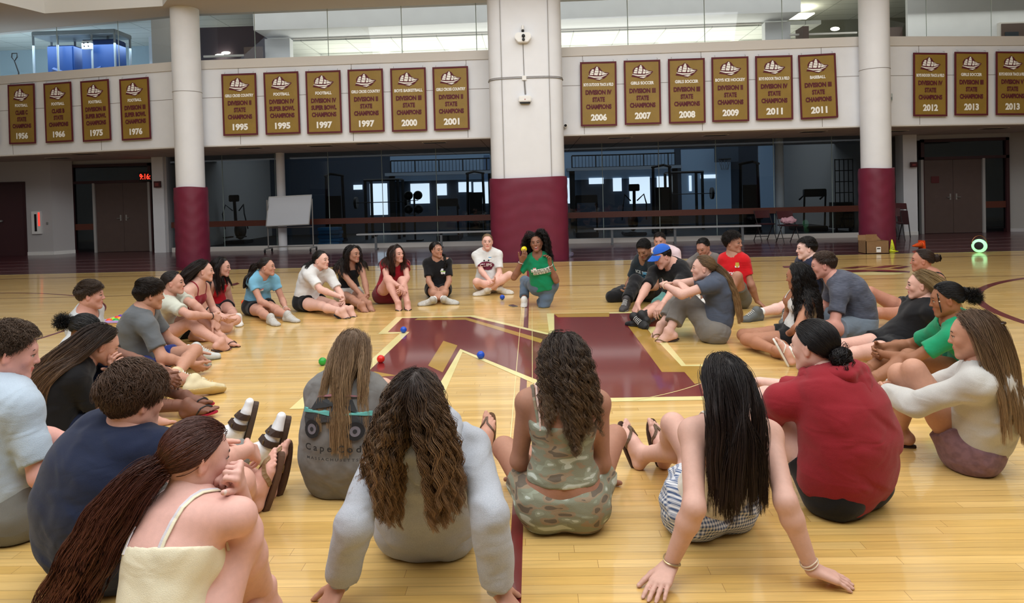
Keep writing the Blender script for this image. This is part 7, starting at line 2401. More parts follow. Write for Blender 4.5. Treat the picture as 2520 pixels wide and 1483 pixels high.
add(NEAR, id='p4', label='person with tousled dark brown short hair in a navy T-shirt, hunched with back to camera', s=1.06, male=True, yaw=62, lean=.10, slouch=.10, skin='#D8A08A', head=(58, -10, 0), build=1.1,
    px=dict(pel=(285, 1335), neck=(318, 1060), head=(332, 985), shL=(215, 1105), shR=(400, 1105), wrL=(-.1, .45, .3, 0), wrR=(.12, .5, .3, 0), anL=(.02, .66, .08, 0), anR=(612, 1215, .09), toR=(.15, .28, .95, 0), toL=(0, .3, .9, 0), knR=(545, 1210)),
    kh='up', shoe='flip', shoec=('#5A3E2C', '#8A6E4C'), strapw=.02, soleth=.025, top=dict(kind='tee', mat=M_navy, sleeve=.75, bag=True, hem=-.14, add=.006), bottom=dict(mat=CM('grey2', '#8A8A86'), frac=.6),
    hair=H('short', '#3A2A22', '#5E4636', len=.07, toplen=.10, comb=(.1, .35, 0), lift2=.6, mess=.9, lock=1.1, curl=.004, turns=1.2, vol=.36, n=5200, rad=.0014))
add(NEAR, id='p1', label='person with short curly brown hair in a pale blue T-shirt at the far left edge', s=1.06, male=True, yaw=46, lean=.08, slouch=.08, skin='#DDA090', head=(32, -14, 0), build=1.08, lip='#C06060',
    px=dict(pel=(52, 1235), neck=(10, 950), head=(28, 868), shR=(50, 1005), shL=(-60, 985), elR=(102, 1165), wrR=(165, 1120), anR=(642, 1110, .10), anL=(588, 1060, .10), knR=(260, 1110), toR=(.1, .25, .95, 0), toL=(.1, .25, .95, 0)),
    wpR=(.05, .40, .35), wh=0, th=.46, sh=.45, kh='up', shoe='birk', shoec=('#4A3A30', '#3E2E26'), sock='#E8E8EA', soleth=.028, top=dict(kind='tee', mat=M_sky_, sleeve=.8, hem=-.03, add=.022), bottom=dict(mat=CM('grey3', '#7E7F7C'), frac=1.85, add=.03),
    hair=H('short', '#2C221C', '#5A4636', len=.035, toplen=.05, curl=.007, lift2=.8, mess=.8, lock=.8, vol=.26, n=3400, rad=.0014))
add(NEAR, id='p2', label='person in black T-shirt with very long straight brown hair, face propped on a hand', s=.98, yaw=34, lean=.24, slouch=.08, skin='#C9937C', head=(42, -26, 5), crop=B1,
    px=dict(pel=(400, 1340), neck=(640, 830), head=(775, 705), shR=(570, 960), elR=(700, 1290), wrR=(862, 925), wrL=(885, 900), anR=(1100, 1450, .08), anL=(.0, .5, .07, 0), knR=(860, 1290)), wpR=(.1, .45, .6), wpL=(0, .5, .6), hdR=(850, 810), hdL=(880, 800), kh='up', curl=.5,
    top=dict(kind='tee', mat=M_blackc, sleeve=.75, bag=True, hem=-.1), bottom=dict(mat=M_navy, frac=1.9, add=.02),
    hair=H('loose', '#2E211C', '#6A4E38', len=.66, wave=.003, wl=.2, n=3400, guides=260, streak=.25, sc='#8A6A4A', rad=.0012, bend=(-.14, -.03, 0), back=.2))
add(id='p3', label='person with black hair in curly puff and red flip-flops, head bowed', s=1.0, yaw=8, lean=.22, slouch=.06, skin='#7A4E3A', head=(0, -30, 0), crop=B1,
    px=dict(pel=(640, 1080), neck=(600, 730), head=(650, 610), wrR=(1350, 960, .25), wrL=(1330, 930, .25), anR=(1440, 1170, .08), anL=(1420, 1110, .08), toR=(1640, 1120, .12), toL=(1620, 1060, .12)), kh='up', shoe='flip', shoec=('#B01E3C', '#1A1618'), nail='#C8B8B0',
    top=dict(kind='tee', mat=M_blackc), bottom=dict(mat=M_blackc, frac=.5), hair=H('tail', '#0E0C0D', tie=(0, -.115, .01), len=.02, n=1500, guides=30, rad=.0016, puff=(0, -.17, -.01), pn=900, pr=.065))
add(id='p6', label='person with dark swept hair in a plain grey T-shirt and blue shorts, sitting cross-legged', s=1.03, male=True, yaw=14, lean=.08, slouch=.05, skin='#B98468', head=(42, -6, 0), crop=B1, vox=.009, limb=.95,
    px=dict(pel=(1075, 850), neck=(1085, 440), head=(1140, 325), shR=(1120, 560), elR=(1230, 790), wrR=(1460, 850), wrL=(-.12, .36, .14, 0), knR=(1585, 880), knL=(1390, 790), anR=(1480, 990, .10), anL=(1340, 940, .08), toR=(1730, 970, .08)), wpR=(.1, .45, .25), kh={'R': 'out', 'L': 'mid'}, fuR=(.1, .75, .6), shoe='sneaker', shoec=('#D6C8A2', '#C2A870'),
    top=dict(kind='tee', mat=CM('greytee', '#64686C'), sleeve=.7, add=.004), bottom=dict(mat=CM('blue', '#22357E'), frac=.6), hair=H('short', '#1C1512', '#2A201A', len=.05, toplen=.085, comb=(0, .9, .1), lift2=.6, mess=.3, lock=.5, vol=.30, n=3800, rad=.0016))
add(id='p7', label='person with neat brown hair in pale grey T-shirt, beside the crate of coloured balls', s=1.03, male=True, yaw=12, lean=-.02, slouch=.05, sw=.165, skin='#C48C78', head=(25, -3, 0), crop=B1, vox=.010,
    px=dict(pel=(760, 740), neck=(650, 465), head=(690, 330), wrR=(.26, -.02, .08, 0), wrL=(-.26, -.02, .08, 0), knR=(1275, 660), knL=(1255, 610), anR=(1640, 800, .10), anL=(1610, 745, .10), toR=(1880, 790, .06), toL=(1880, 730, .06)), kh='up', wh=.2, shoe='sneaker', shoec=('#C4C6C3', '#8E908C'), sock='#EDEDED', th=.44, sh=.44,
    top=dict(kind='tee', mat=CM('palegrey', '#C2C6C8'), sleeve=.7), bottom=dict(mat=M_blackc, frac=.4), hair=H('short', '#2C211B', '#4A3A2E', len=.04, toplen=.075, comb=(.05, .8, .2), lift2=.6, mess=.3, lock=.5, vol=.26, n=3400, rad=.0016))
add(id='p8', label='person in a pale sage T-shirt with dark hair pulled back, hugging bent knees', s=1.02, yaw=-8, lean=.12, slouch=.06, skin='#C6917A', head=(14, 0, 0), crop=B1, build=1.06,
    px=dict(pel=(1235, 635), neck=(1270, 325), head=(1320, 235), shR=(1300, 400), shL=(1370, 350), elR=(1440, 470), wrR=(1615, 485), wrL=(1620, 520), elL=(1480, 400), knR=(1440, 500), knL=(1500, 440), anR=(1680, 690, .08), anL=(1690, 660, .08), toR=(1790, 715, .02)), kh='up', wpR=(.02, .55, .38), wpL=(0, .55, .36), shoe='flip', shoec=('#3A2A26', '#4A3028'),
    top=dict(kind='tee', mat=CM('sage', '#C9CCBE'), sleeve=.6), bottom=dict(mat=CM('sage2', '#B9BDAE'), frac=.35), hair=H('bun', '#231B18', tie=(0, -.112, .0), bunr=.03, n=1600, rad=.0016), extras=(bracelet('R', .95, '#1A1A1A', 0, .004),))
add(id='p9', label='person with very long dark hair in dark red top, left of red tank top', s=1.0, yaw=-5, lean=.10, slouch=.05, skin='#CF9C86', head=(22, -2, 0), crop=B1,
    px=dict(pel=(1440, 565), neck=(1500, 240), head=(1550, 145), wrR=(1690, 500), wrL=(1680, 480), knR=(1750, 580), knL=(1780, 520), anR=(1480, 620, .08), anL=(1600, 600, .08)), wpR=(.05, .4, .2), wpL=(-.05, .4, .2), kh='mid',
    top=dict(kind='tank', mat=CM('darkred', '#8E2030'), topt=.8), bottom=dict(mat=M_blackc, frac=.4), hair=H('loose', '#1E1512', '#2E1E18', len=.52, wave=.003, n=1800, guides=160, rad=.0018, back=.2))
add(id='p10', label='person in bright red tank top and black shorts with name sticker on chest', s=1.0, yaw=-22, lean=.06, slouch=.03, skin='#C4907A', head=(6, -6, 0), crop=B1,
    px=dict(pel=(1660, 420), neck=(1640, 195), head=(1690, 115), shR=(1600, 250), shL=(1715, 255), elL=(1760, 390), wrL=(1710, 500), wrR=(1690, 505), elR=(1560, 380), knR=(1890, 575), knL=(2020, 480), anR=(1700, 600, .07), anL=(1935, 590, .07), toL=(1880, 640, .04)), wpL=(-.05, .3, .15), wpR=(.05, .28, .15), kh='out', shoe='sneaker', shoec=('#DAD8D2', '#A8A594'), sock='#EEE',
    top=dict(kind='tank', mat=CM('redtank', '#C41E2C'), hem=.05, topt=.80, straps=((.07, None, .016),)), bottom=dict(mat=M_blackc, frac=.45), hair=H('loose', '#191211', '#2A1C18', len=.44, n=1400, guides=140, rad=.0018, back=0.0))
add(id='p11', label='person in a light blue T-shirt and black shorts with a dark ponytail', s=.98, yaw=-35, lean=.10, slouch=.05, skin='#C08A70', head=(4, 0, 0), crop=B2,
    px=dict(pel=(165, 575), neck=(200, 345), head=(232, 290), shR=(118, 395), shL=(285, 385), elR=(165, 520), wrR=(320, 610), elL=(325, 490), wrL=(372, 600), knR=(215, 630), knL=(470, 570), anR=(300, 690, .07), anL=(400, 655, .07)), wpR=(.02, .4, .2), wpL=(-.05, .42, .18), kh='mid', shoe='sneaker', shoec=('#B9B7B2', '#8A8884'),
    top=dict(kind='tee', mat=CM('sky', '#78B4D2'), sleeve=.45, hem=.1, sadd=.006), bottom=dict(mat=M_blackc, frac=.45), hair=H('tail', '#231A16', tie=(0, -.115, .03), len=.34, n=900, guides=70, rad=.0018, tdir=(0, -1, 0)), extras=(sticker(.72, .06, .06, .04), bracelet('L', .95, '#E4E0D8')))
add(id='p12', label='person in oversized white T-shirt, dark hair tied back, arms round knees', s=1.04, yaw=-42, lean=.10, slouch=.07, skin='#D9A893', head=(-16, 0, 0), crop=B2,
    px=dict(pel=(540, 545), neck=(600, 300), head=(632, 240), shR=(545, 350), shL=(690, 350), elR=(615, 440), wrR=(775, 510), elL=(745, 440), wrL=(795, 530), knR=(645, 480), knL=(700, 430), anR=(800, 620, .08), anL=(845, 605, .08), toR=(860, 655, .02), toL=(900, 645, .02)), wpR=(.0, .55, .3), wpL=(-.02, .55, .28), kh='up', shoe='flip', shoec=('#1A1718', '#1A1718'), hdR=(810, 560), hdL=(790, 570),
    top=dict(kind='tee', mat=M_whitec, sleeve=.75, add=.016), bottom=dict(mat=M_blackc, frac=.3), hair=H('tail', '#17120F', tie=(0, -.112, -.03), len=.16, n=900, guides=60, rad=.0018, wave=.006, curl=.005))
add(id='p13', label='person in a dark camisole with long dark wavy hair, tan flip-flops', s=1.0, yaw=-55, lean=.06, slouch=.05, skin='#A8755A', head=(-26, -2, 0), crop=B2,
    px=dict(pel=(835, 495), neck=(845, 250), head=(868, 195), shR=(765, 300), shL=(925, 285), elR=(825, 425), wrR=(935, 505), elL=(965, 405), wrL=(975, 505), knR=(862, 375), knL=(912, 362), anR=(950, 580, .08), anL=(995, 575, .08), toR=(985, 615, .02), toL=(1040, 608, .02)), wpR=(.0, .5, .3), wpL=(0, .5, .3), kh='up', shoe='flip', shoec=('#7A5240', '#8A5E48'), hdR=(960, 540), hdL=(965, 545),
    top=dict(kind='tank', mat=M_blackc, topt=.8, straps=((.07, None, .009),)), bottom=dict(mat=CM('pale', '#C8C8C4'), frac=.3), hair=H('loose', '#17110F', '#2A1C16', len=.42, wave=.006, curl=.003, wl=.09, n=1400, guides=140, rad=.0018, back=0))
add(id='p14', label='person in a dark red button-neck shirt with straight brown hair, hands clasped over shins', s=1.0, yaw=-72, lean=.06, slouch=.05, skin='#CF9580', head=(-36, 0, 3), crop=B2,
    px=dict(pel=(1120, 500), neck=(1182, 250), head=(1190, 195), shR=(1100, 275), shL=(1250, 270), elR=(1095, 370), wrR=(1205, 430), elL=(1278, 360), wrL=(1225, 440), knR=(1125, 375), knL=(1232, 365), anR=(1200, 560, .08), anL=(1268, 558, .08), toR=(1208, 605, .02), toL=(1282, 603, .02)), wpR=(.0, .5, .34), wpL=(0, .5, .32), kh='up', shoe='flip', shoec=('#1A1718', '#1A1718'), hdR=(1250, 470), hdL=(1215, 480),
    top=dict(kind='tee', mat=CM('crimson', '#9A1626'), sleeve=.4, hem=.0), bottom=dict(mat=CM('plumred', '#6A1420'), frac=.3), hair=H('loose', '#2A1B16', '#44291E', len=.36, n=1200, guides=130, rad=.0018, back=-.04))
add(id='p15', label='person in a black T-shirt slipping off one shoulder, dark side braid, sitting cross-legged', s=.97, yaw=-88, lean=.05, slouch=.03, skin='#B27E62', head=(-38, 0, 6), crop=B2,
    px=dict(pel=(1495, 455), neck=(1488, 235), head=(1482, 165), shR=(1415, 262), shL=(1565, 250), elR=(1400, 390), elL=(1572, 395), wrR=(1488, 490), wrL=(1532, 488), knR=(1370, 470), knL=(1632, 465), anR=(1545, 530, .07), anL=(1450, 535, .07)), wpR=(.03, .35, .15), wpL=(-.03, .35, .15), kh='out', hdR=(1510, 545), hdL=(1510, 540), shoe='sneaker', shoec=('#B4B2AC', '#8E8B84'), sock='#EEE',
    top=dict(kind='tee', mat=M_blackc, sleeve=.75, offsh='L', hem=-.05), bottom=dict(mat=M_blackc, frac=.4), hair=H('braid', '#17110F', tie=(-.05, -.07, -.07), n=1200, rad=.0016, path=[(-.05, -.07, -.07), (-.085, -.02, -.10), (-.095, .03, -.15), (-.085, .05, -.21), (-.08, .06, -.28), (-.075, .065, -.33)]), extras=(sticker(.70, -.09, .06, .05, '#8B4'), decal([('poly', [[(.05, .0), (.07, .035), (.10, .03), (.09, .0), (.11, -.02), (.08, -.03)], [(.055, -.04), (.10, -.035), (.08, -.05)]], '#D8DCE4')], .74)))
add(id='p16', label='person in a white T-shirt with a maroon CLIPS print, sitting cross-legged by the centre column', s=.98, yaw=-92, lean=.03, slouch=.03, skin='#DDA893', crop=B2, head=(-86, 0, 0), build=1.05,
    px=dict(pel=(1855, 425), neck=(1856, 165), head=(1858, 105), shR=(1775, 205), shL=(1938, 200), elR=(1762, 335), elL=(1942, 330), wrR=(1885, 400), wrL=(1905, 400), knR=(1775, 400), knL=(2022, 345), anR=(1955, 455, .07), anL=(1850, 465, .07)), wpR=(.03, .35, .2), wpL=(-.03, .35, .2),
    kh='out', shoe='sneaker', sock='#E8E8E8', shoec=('#D8D4CA', '#C8C4B8'), hdR=(1935, 370), hdL=(1880, 440),
    top=dict(kind='tee', mat=M_whitec, sleeve=.75), bottom=dict(mat=CM('whiteshort', '#D4CFC6'), frac=.3), hair=H('tail', '#8A7050', len=.2, n=800, rad=.0018), extras=(sticker(.86, -.06, .05, .035, '#38B'), decal([('poly', blobp(0, 0, .115, .052, 24, .06), '#6A1F38'), ('poly', [blobp(-.03, .065, .012, .012, 10), blobp(.035, .068, .012, .012, 10)], '#1A1416'), ('poly', blobp(.02, -.045, .07, .030, 18, .08), '#6A1F38'), ('text', 'CLIPS', 0, .002, .17, .045, '#EDE6E2')], .62)))
add(id='p17', label='person with long black curls in green T-shirt and jeans, kneeling with raised yellow ball', s=.98, yaw=-85, lean=.04, pz=.275, syaw=-88, slouch=.02, skin='#8E5D43', mouth='open', head=(-97, 4, 5), hs=.93,
    px=dict(pel=(1338, 702), neck=(1323, 630), head=(1320, 598), shR=(1302, 642), shL=(1345, 640), knR=(1300, 678), anR=(1290, 740), toR=(1287, 753, .02), knL=(1342, 744), anL=(.0, -.30, .08, 0), toL=(0, -.8, -.5, 0), elR=(1277, 668), elL=(1358, 670), wrR=(1284, 642), wrL=(1353, 648)),
    kh={'R': 'up', 'L': (0, -1, .1)}, wpR=(.26, .20, .62), wpL=(-.22, .22, .6), hdR=(1296, 618), hdL=(1346, 617), hnR=(-.3, .2, 1), hnL=(.4, .5, .2), curlL=.5, curlR=.35, shoe='sneaker', eh=(1, .2, -.8),
    top=dict(kind='tee', mat=CM('green', '#138A5E'), sleeve=.6), bottom=dict(mat=CM('jeans', '#5D6E82'), frac=1.80, add=.011, hang=.016), limb=.92, shoec=('#E6E4E0', '#EDEDEB'), extras=(bracelet('R', .9, '#E8E4DC'), bracelet('L', .9, '#E8E4DC'), decal([('poly', [rectp(-.115 + i * .039, .003, -.080 + i * .039, .040) for i in range(6)] + [rectp(-.095 + i * .039, -.040, -.060 + i * .039, -.003) for i in range(6)], '#E8EAE6'), ('text', 'I G N I T E', .0, .021, .21, .022, '#2A3A34'), ('text', 'N A T I O N', .02, -.021, .21, .022, '#2A3A34')], .66), sticker(.82, .07, .05, .035, '#A33')),
    hair=H('loose', '#141011', len=.38, wave=.008, curl=.008, wl=.05, n=1000, guides=140, lift=.03, rad=.0022, spread=.012, back=.02))
# ---- right far
add(id='p18', label='person with short black curls in black sweatpants and dark printed T-shirt', s=1.02, male=True, yaw=-135, lean=.10, slouch=.06, skin='#9A6C50', head=(-126, -32, 0), crop=B3,
    px=dict(pel=(720, 830), neck=(690, 440), head=(672, 340), shR=(590, 520), shL=(790, 500), wrR=(.05, .3, .2, 0), wrL=(-.05, .35, .2, 0), knL=(560, 650), anL=(470, 930, .10), toL=(330, 1080, .03), knR=(250, 890), anR=(430, 800, .10), toR=(400, 720, .10)), kh={'L': 'up', 'R': 'out'}, shoe='sneaker', shoec=('#3A3638', '#8E8C90'),
    top=dict(kind='tee', mat=CM('ink', '#1E2A33')), bottom=dict(mat=M_blackc, frac=1.9, add=.022), hair=H('short', '#0F0C0C', len=.03, toplen=.045, curl=.006, lift2=.9, mess=.3, n=1800, rad=.0018), stubble=True, extras=(decal([('text', 'ICE SIDE', 0, .02, .21, .045, '#D8E4EA'), ('text', 'CODE', .02, -.03, .16, .035, '#3E7E9E'), ('poly', blobp(.0, -.085, .09, .028, 18), '#8EA4AE'), ('poly', rectp(.01, .0, .06, .035), '#6EB4D8')], .66),))
add(id='p19', label='person in a pale pink shirt mostly hidden behind the blue baseball cap', s=1.0, male=True, yaw=-130, lean=.02, skin='#C08E78', head=(-110, -8, 0), crop=B3,
    px=dict(pel=(930, 690), neck=(900, 330), head=(850, 245), wrR=(.1, .3, .2, 0), wrL=(-.1, .3, .2, 0)), kh='out',
    top=dict(kind='tee', mat=CM('palepink', '#DCC4C8')), bottom=dict(mat=M_blackc, frac=.5), hair=H('short', '#1E1613', len=.03, toplen=.05, comb=(0, .6, .3), n=1500, rad=.0018), shoe='sneaker')
def cap_fn(J, S, root, body):
    h = J['hs']; R = np.array(J['HR'], F32); Hn = npv(J['H'])
    V = []; n = 32; m_ = 10
    for i in range(m_ + 1):
        for k in range(n):
            az = 2 * math.pi * k / n; e0 = math.radians(18 + 6 * math.cos(az)); el = e0 + (math.pi / 2 - e0) * i / m_
            d = scalp_dir(az, el); V.append(tuple(Hn + (np.array(HC) + d * np.array(HRAD) * (1.13 + .02 * math.sin(el)) * np.array((1, 1, 1.06))) * h @ R.T))
    Fs = [(i * n + k, i * n + (k + 1) % n, (i + 1) * n + (k + 1) % n, (i + 1) * n + k) for i in range(m_) for k in range(n)]
    o = MB().add(V, Fs).build('baseball_cap', CM('capblue', '#2C62C4'), root, smooth=True)
    V = []
    for lay in (0, -.003):
        for j in range(7):
            for k in range(17):
                a = -1.05 + 2.1 * k / 16; t = j / 6
                r_ = 1.10
                x = math.sin(a) * (.088 + .004 * t); y = HC[1] + math.cos(a) * .105 + t * .078 * (math.cos(a * .9)) ** .5; z = .066 - .028 * t - .030 * (math.sin(a) ** 2) + lay
                V.append(tuple(Hn + np.array((x, y, z), F32) * h @ R.T))
    Fs = []
    for lay in (0, 119):
        for j in range(6):
            for k in range(16): Fs.append((lay + j * 17 + k, lay + j * 17 + k + 1, lay + (j + 1) * 17 + k + 1, lay + (j + 1) * 17 + k))
    MB().add(V, Fs).build('cap_brim', CM('capblue', '#2C62C4'), o, smooth=True)
    a = V3(*(Hn + (np.array(HC) + scalp_dir(0.0, .62) * np.array(HRAD) * 1.19) * h @ R.T))
    MB().tube([a + J['HR'] @ V3(math.sin(t) * .011, 0, math.cos(t) * .015) for t in [6.28 * i / 14 for i in range(14)]], .0028, 6, True).bar(a + J['HR'] @ V3(-.002, 0, -.018), a + J['HR'] @ V3(.002, 0, .018), .003).build('emblem', mat('capgold', '#E8DCA8'), o)
add(id='p20', label='person in a blue baseball cap and black T-shirt, reaching down with both hands', s=1.06, male=True, yaw=-150, lean=.20, slouch=.08, skin='#CF9A84', head=(-165, -26, 0), crop=B3,
    px=dict(pel=(1010, 960), neck=(985, 500), head=(880, 425), shR=(790, 600), shL=(1130, 640), elR=(620, 860), wrR=(545, 1060, .12), elL=(960, 900), wrL=(765, 1120, .12), knR=(640, 950), anR=(560, 1130, .08), knL=(760, 1010), anL=(650, 1110, .10), toL=(420, 1130, .06)), hdR=(510, 1170, .01), hdL=(680, 1230, .01), kh='out', shoe='sneaker', shoec=('#1A1A1C', '#222'), sock='#1A1A1C', socktall=.14,
    top=dict(kind='tee', mat=M_blackc, sleeve=.8), bottom=dict(mat=CM('aqua', '#7DBFB8'), frac=.6, add=.02), hair=H('short', '#1C1512', len=.03, n=900, rad=.0018, maxel=.22, lift2=.2, cap=-.004), extras=(cap_fn,))
add(id='p21', label='person with close-cropped black hair in a taupe T-shirt, looking down', s=1.0, male=True, yaw=-125, lean=.10, slouch=.06, skin='#B07A62', head=(-134, -24, 0), crop=B3,
    px=dict(pel=(1400, 760), neck=(1380, 425), head=(1345, 320), shR=(1230, 490), shL=(1480, 450), wrR=(.1, .3, .2, 0), wrL=(-.1, .3, .2, 0), elR=(1120, 560)), kh='out',
    top=dict(kind='tee', mat=CM('taupe', '#6E6864')), bottom=dict(mat=M_blackc, frac=.5), hair=H('short', '#120E0D', len=.015, toplen=.03, comb=(0, .4, .5), n=1800, rad=.0018), shoe='sneaker')
add(id='p22', label='person in slate T-shirt and grey trousers, long light brown ponytail, arms folded on knees', s=1.06, yaw=176, lean=.12, slouch=.08, skin='#CFA08C', head=(170, 0, 0), crop=B3, vox=.008, fvox=.0042,
    px=dict(pel=(1440, 1240), neck=(1440, 640), head=(1340, 555), shL=(1450, 740), elL=(1080, 850), wrL=(905, 745), wrR=(1090, 740), elR=(930, 740), knL=(1010, 880), knR=(1120, 860), anL=(950, 1290, .08), anR=(860, 1225, .08), toL=(715, 1370, .02), toR=(660, 1345, .02)), wpL=(0, .55, .42), wpR=(-.1, .38, .46), hdR=(1230, 860), hdL=(880, 700), kh='up', shoe='flip', shoec=('#3A2A20', '#6E5438'),
    top=dict(kind='tee', mat=CM('slate', '#4A5262'), sleeve=.45, hem=.05), bottom=dict(mat=CM('greypant', '#77736E'), frac=1.72, add=.024, hang=.014, waist=.1, wr=.006), extras=(bracelet('L', .92, '#E0C8B0', 0, .005),),
    hair=H('tail', '#6A543C', '#A88458', tie=(0, -.118, .0), len=.56, n=2200, guides=120, wave=.006, wl=.12, tdir=(0, -1, -.3), fan=.2, streak=.25, sc='#B89468', rad=.0014, bend=(.03, 0, 0)))
add(id='p23', label='person with dark curly top in a bright red football jersey, leaning back on one arm', s=1.02, male=True, yaw=-140, syaw=-110, lean=-.06, slouch=.0, skin='#A87458', head=(-42, 0, 0), crop=B3,
    px=dict(pel=(1700, 900), neck=(1690, 410), head=(1690, 270), shR=(1595, 480), shL=(1805, 470), elL=(1865, 750), wrL=(1960, 930, .07), wrR=(1500, 900, .1)), hdL=(2030, 985, .01), kh='mid', limb=.95,
    top=dict(kind='tee', mat=CM('jersey', '#C8161E'), sleeve=.62), bottom=dict(mat=CM('khaki', '#5E5A4C'), frac=.55), hair=H('short', '#120E0D', '#221A16', len=.04, toplen=.07, comb=(0, .3, .3), curl=.005, mess=.8, lock=.8, vol=.36, n=2600, rad=.0018), extras=(sticker(.76, -.07, .05, .03), decal([('text', 'Emirates', .0, .0, .20, .045, '#F2ECEC'), ('text', 'FLY BETTER', .0, -.045, .19, .026, '#F2ECEC'), ('poly', [(.06, .12), (.10, .12), (.10, .08), (.08, .06), (.06, .08)], '#B89A3A')], .60)), shoe='sneaker')
add(id='p24', label='pale person with dark hair in a navy T-shirt, brown shorts and grey shoes, looking left', s=1.05, male=True, yaw=190, lean=-.02, slouch=.03, skin='#DDB3A2', head=(172, -2, 0), crop=B4,
    px=dict(pel=(640, 590), neck=(690, 235), head=(645, 145), wrL=(-.2, -.15, .06, 0), wrR=(.2, -.15, .06, 0), knL=(280, 680), anL=(-60, 745, .08), knR=(440, 560), anR=(440, 745, .08), toR=(350, 830, .03)), kh={'L': 'mid', 'R': 'up'}, shoe='sneaker', shoec=('#5A5E5E', '#4A4C4C'), sock='#E8E8E8',
    top=dict(kind='tee', mat=M_navy, sleeve=.7), bottom=dict(mat=CM('brownshort', '#5E5354'), frac=.85, add=.022), hair=H('short', '#0F0C0C', '#1A1412', len=.03, toplen=.06, comb=(0, .5, .4), lock=.3, n=2400, rad=.0018))
add(id='p25', label='person with long loose black curls in a white camisole, resting on a straight arm', s=1.0, yaw=172, lean=.02, slouch=.03, skin='#A8704F', head=(138, -8, 0), crop=B4,
    px=dict(pel=(545, 905), neck=(620, 490), head=(570, 385), shL=(655, 610), elL=(600, 760), wrL=(500, 870), shR=(500, 590), elR=(480, 720), wrR=(455, 890, .08), knR=(200, 880), anR=(440, 960, .08), knL=(120, 925), anL=(400, 1030, .07)), wpL=(-.1, .3, .15), kh='out',
    top=dict(kind='tank', mat=M_whitec, topt=.78, straps=((.07, None, .010),)), bottom=dict(mat=M_blackc, frac=.35), hair=H('loose', '#100C0C', '#1C1412', len=.52, wave=.010, curl=.008, wl=.07, n=1800, guides=180, rad=.0016, lift=.006, back=0, clump=.5))
add(id='p26', label='person in a heathered slate T-shirt and grey-blue shorts with short brown hair, right of centre', s=1.06, male=True, yaw=164, lean=.16, slouch=.10, skin='#C98C78', head=(160, -8, 0), crop=B4, vox=.009,
    px=dict(pel=(1080, 830), neck=(880, 405), head=(790, 290), shL=(930, 540), elL=(890, 790), wrL=(700, 800), wrR=(.1, .4, .2, 0), knL=(640, 850), anL=(.0, .3, .07, 0), anR=(.0, .45, .07, 0)), wpL=(-.1, .4, .2), kh='out',
    top=dict(kind='tee', mat=M_slub, sleeve=.62), bottom=dict(mat=CM('greyblue', '#6E7A86'), frac=.7, add=.026), hair=H('short', '#2E221C', '#4A382C', len=.025, toplen=.05, comb=(0, .5, .3), n=2800, rad=.0016), shoe='sneaker')
add(id='p27', label='person with brown hair in a twisted claw clip, bare shoulder, black top', s=1.02, yaw=178, lean=-.06, slouch=.03, skin='#B4785C', head=(156, 0, 0), crop=B4,
    px=dict(pel=(1560, 700), neck=(1740, 370), head=(1640, 250), shL=(1780, 440), wrL=(1900, 700, .08), wrR=(1700, 720, .08), knL=(1240, 720), anL=(-.05, .78, .08, 0), anR=(.1, .7, .08, 0)), kh='up',
    top=dict(kind='tank', mat=M_blackc, topt=.8, straps=((.06, None, .02),)), bottom=dict(mat=M_blackc, frac=.3), build=1.08, hair=H('clip', '#33241C', tie=(0, -.11, .03), bunr=.036, n=1600, rad=.0016, clipc='#1C1412'))
add(id='p28', label='person with long blonde hair in a black T-shirt, legs out in white flip-flops', s=1.02, yaw=176, lean=-.12, slouch=.03, skin='#D6A38E', head=(156, -2, 0), crop=B4, build=1.05,
    px=dict(pel=(1400, 960), neck=(1700, 600), head=(1625, 460), shL=(1720, 700), wrL=(1800, 950, .08), wrR=(1700, 900, .08), knL=(1000, 1010), anL=(430, 1180, .10), anR=(340, 1080, .10), toL=(.05, .45, .9, 0), toR=(.05, .45, .9, 0)), kh='up', wh=0, sh=.46, th=.48, shoe='flip', shoec=('#E4E2DC', '#E8E6E0'), nail='#C8384A',
    top=dict(kind='tee', mat=M_blackc, sleeve=.65), bottom=dict(mat=M_blackc, frac=.4), hair=H('loose', '#8A724E', '#C4A470', len=.44, wave=.003, n=2200, guides=200, streak=.3, sc='#D8BE8C', rad=.0014, back=.22))
def ties(J, S, root, body):
    h = J['hs']; R = J['HR']
    for zz in (.035, .005): MB().sphere(J['H'] + R @ V3(-.070, .050, zz) * h, .0045, 10, 8).build('bead', mat('bead', '#D8D0C8', rough=.3), root, smooth=True)
    MB().tube([J['H'] + R @ V3(-.066 - .006 * math.sin(i), .052, .06 - i * .013) * h for i in range(11)], .004, 6).build('thin_braid', mat('hairdark', '#0E0B0B', rough=.5), root, smooth=True)
    c = J['H'] + R @ V3(0, -.122, .045) * h
    MB().tube([c + R @ V3(.02 * math.cos(a), -.004 * math.sin(3 * a), .02 * math.sin(a)) for a in [6.28 * i / 16 for i in range(16)]], .009, 8, True).build('scrunchie', CM('scr', '#121214'), root, smooth=True)
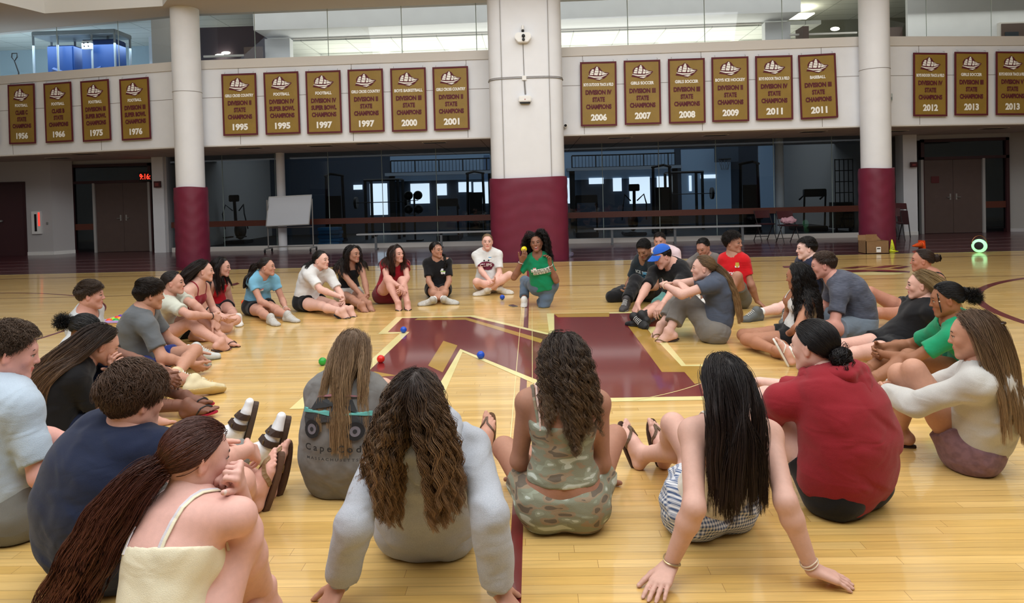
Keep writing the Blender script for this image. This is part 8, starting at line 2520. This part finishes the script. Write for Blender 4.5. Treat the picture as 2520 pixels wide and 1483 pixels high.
add(id='p29', label='person in green T-shirt with black hair in low curly puff and beaded front braid', s=1.04, yaw=160, lean=.22, slouch=.05, skin='#94603F', head=(158, -10, 0), crop=B4, vox=.009,
    px=dict(pel=(2060, 1180), neck=(1900, 760), head=(1850, 585), shL=(1900, 900), elL=(1580, 1060), wrL=(1290, 1050), shR=(1790, 850), elR=(1560, 960), wrR=(1270, 990), knL=(1500, 1080), knR=(1380, 1000), anL=(1180, 1290, .08), anR=(1150, 1200, .08)), wpL=(-.05, .62, .36), wpR=(.05, .62, .36), hdL=(1190, 1110), hdR=(1190, 1060), kh='up',
    top=dict(kind='tee', mat=CM('green2', '#1F9468'), sleeve=.62), bottom=dict(mat=CM('green3', '#2A7A5C'), frac=.35), hair=H('tail', '#100D0E', tie=(0, -.118, .03), len=.02, n=2200, guides=30, rad=.0014, puff=(0, -.165, .0), pn=1200, pr=.060, hl=-.1), extras=(ties,))

def folds():
    # soft creases in every cloth, as relief only
    for k, M in list(_mats.items()) + [(M.name, M) for M in (M_camo, M_ging)]:
        if not k.startswith('cloth_') or M.get('folds'): continue
        M['folds'] = 1; nt = M.node_tree; L = nt.links; b = nt.nodes['Principled BSDF']
        tc = nt.nodes.new('ShaderNodeTexCoord'); mp = nt.nodes.new('ShaderNodeMapping'); mp.inputs['Scale'].default_value = (1, 1, 1.9); mp.inputs['Rotation'].default_value = (.35, .5, .2)
        n = nt.nodes.new('ShaderNodeTexNoise'); n.inputs['Scale'].default_value = 5.5; n.inputs['Detail'].default_value = 1.5; n.inputs['Distortion'].default_value = 1.0; n.inputs['Roughness'].default_value = .45
        L.new(tc.outputs['Object'], mp.inputs[0]); L.new(mp.outputs[0], n.inputs['Vector'])
        # ridged: |n - .5|
        a = nt.nodes.new('ShaderNodeMath'); a.operation = 'SUBTRACT'; a.inputs[1].default_value = .5; L.new(n.outputs['Fac'], a.inputs[0])
        c = nt.nodes.new('ShaderNodeMath'); c.operation = 'ABSOLUTE'; L.new(a.outputs[0], c.inputs[0])
        p = nt.nodes.new('ShaderNodeMath'); p.operation = 'POWER'; p.inputs[1].default_value = 1.5; L.new(c.outputs[0], p.inputs[0])
        bp = nt.nodes.new('ShaderNodeBump'); bp.inputs['Strength'].default_value = .5; bp.inputs['Distance'].default_value = .045
        L.new(p.outputs[0], bp.inputs['Height'])
        lk = [l for l in nt.links if l.to_node == b and l.to_socket.name == 'Normal']
        if lk: src = lk[0].from_socket; nt.links.remove(lk[0]); L.new(src, bp.inputs['Normal'])
        L.new(bp.outputs[0], b.inputs['Normal'])
for S in PEOPLE: person(S)
folds()
for S in PEOPLE:
    if S['id'] == 'p17' and '_J' in S:
        J = S['_J']; s_ = J['s']; c = J['wrR'] + J['hdR'] * (.125 * s_) + J['hnR'] * (.082 * s_)
        ball((c.x, c.y, c.z), .036, '#E8D81E', 'yellow ball held up in the kneeling person\'s hand')
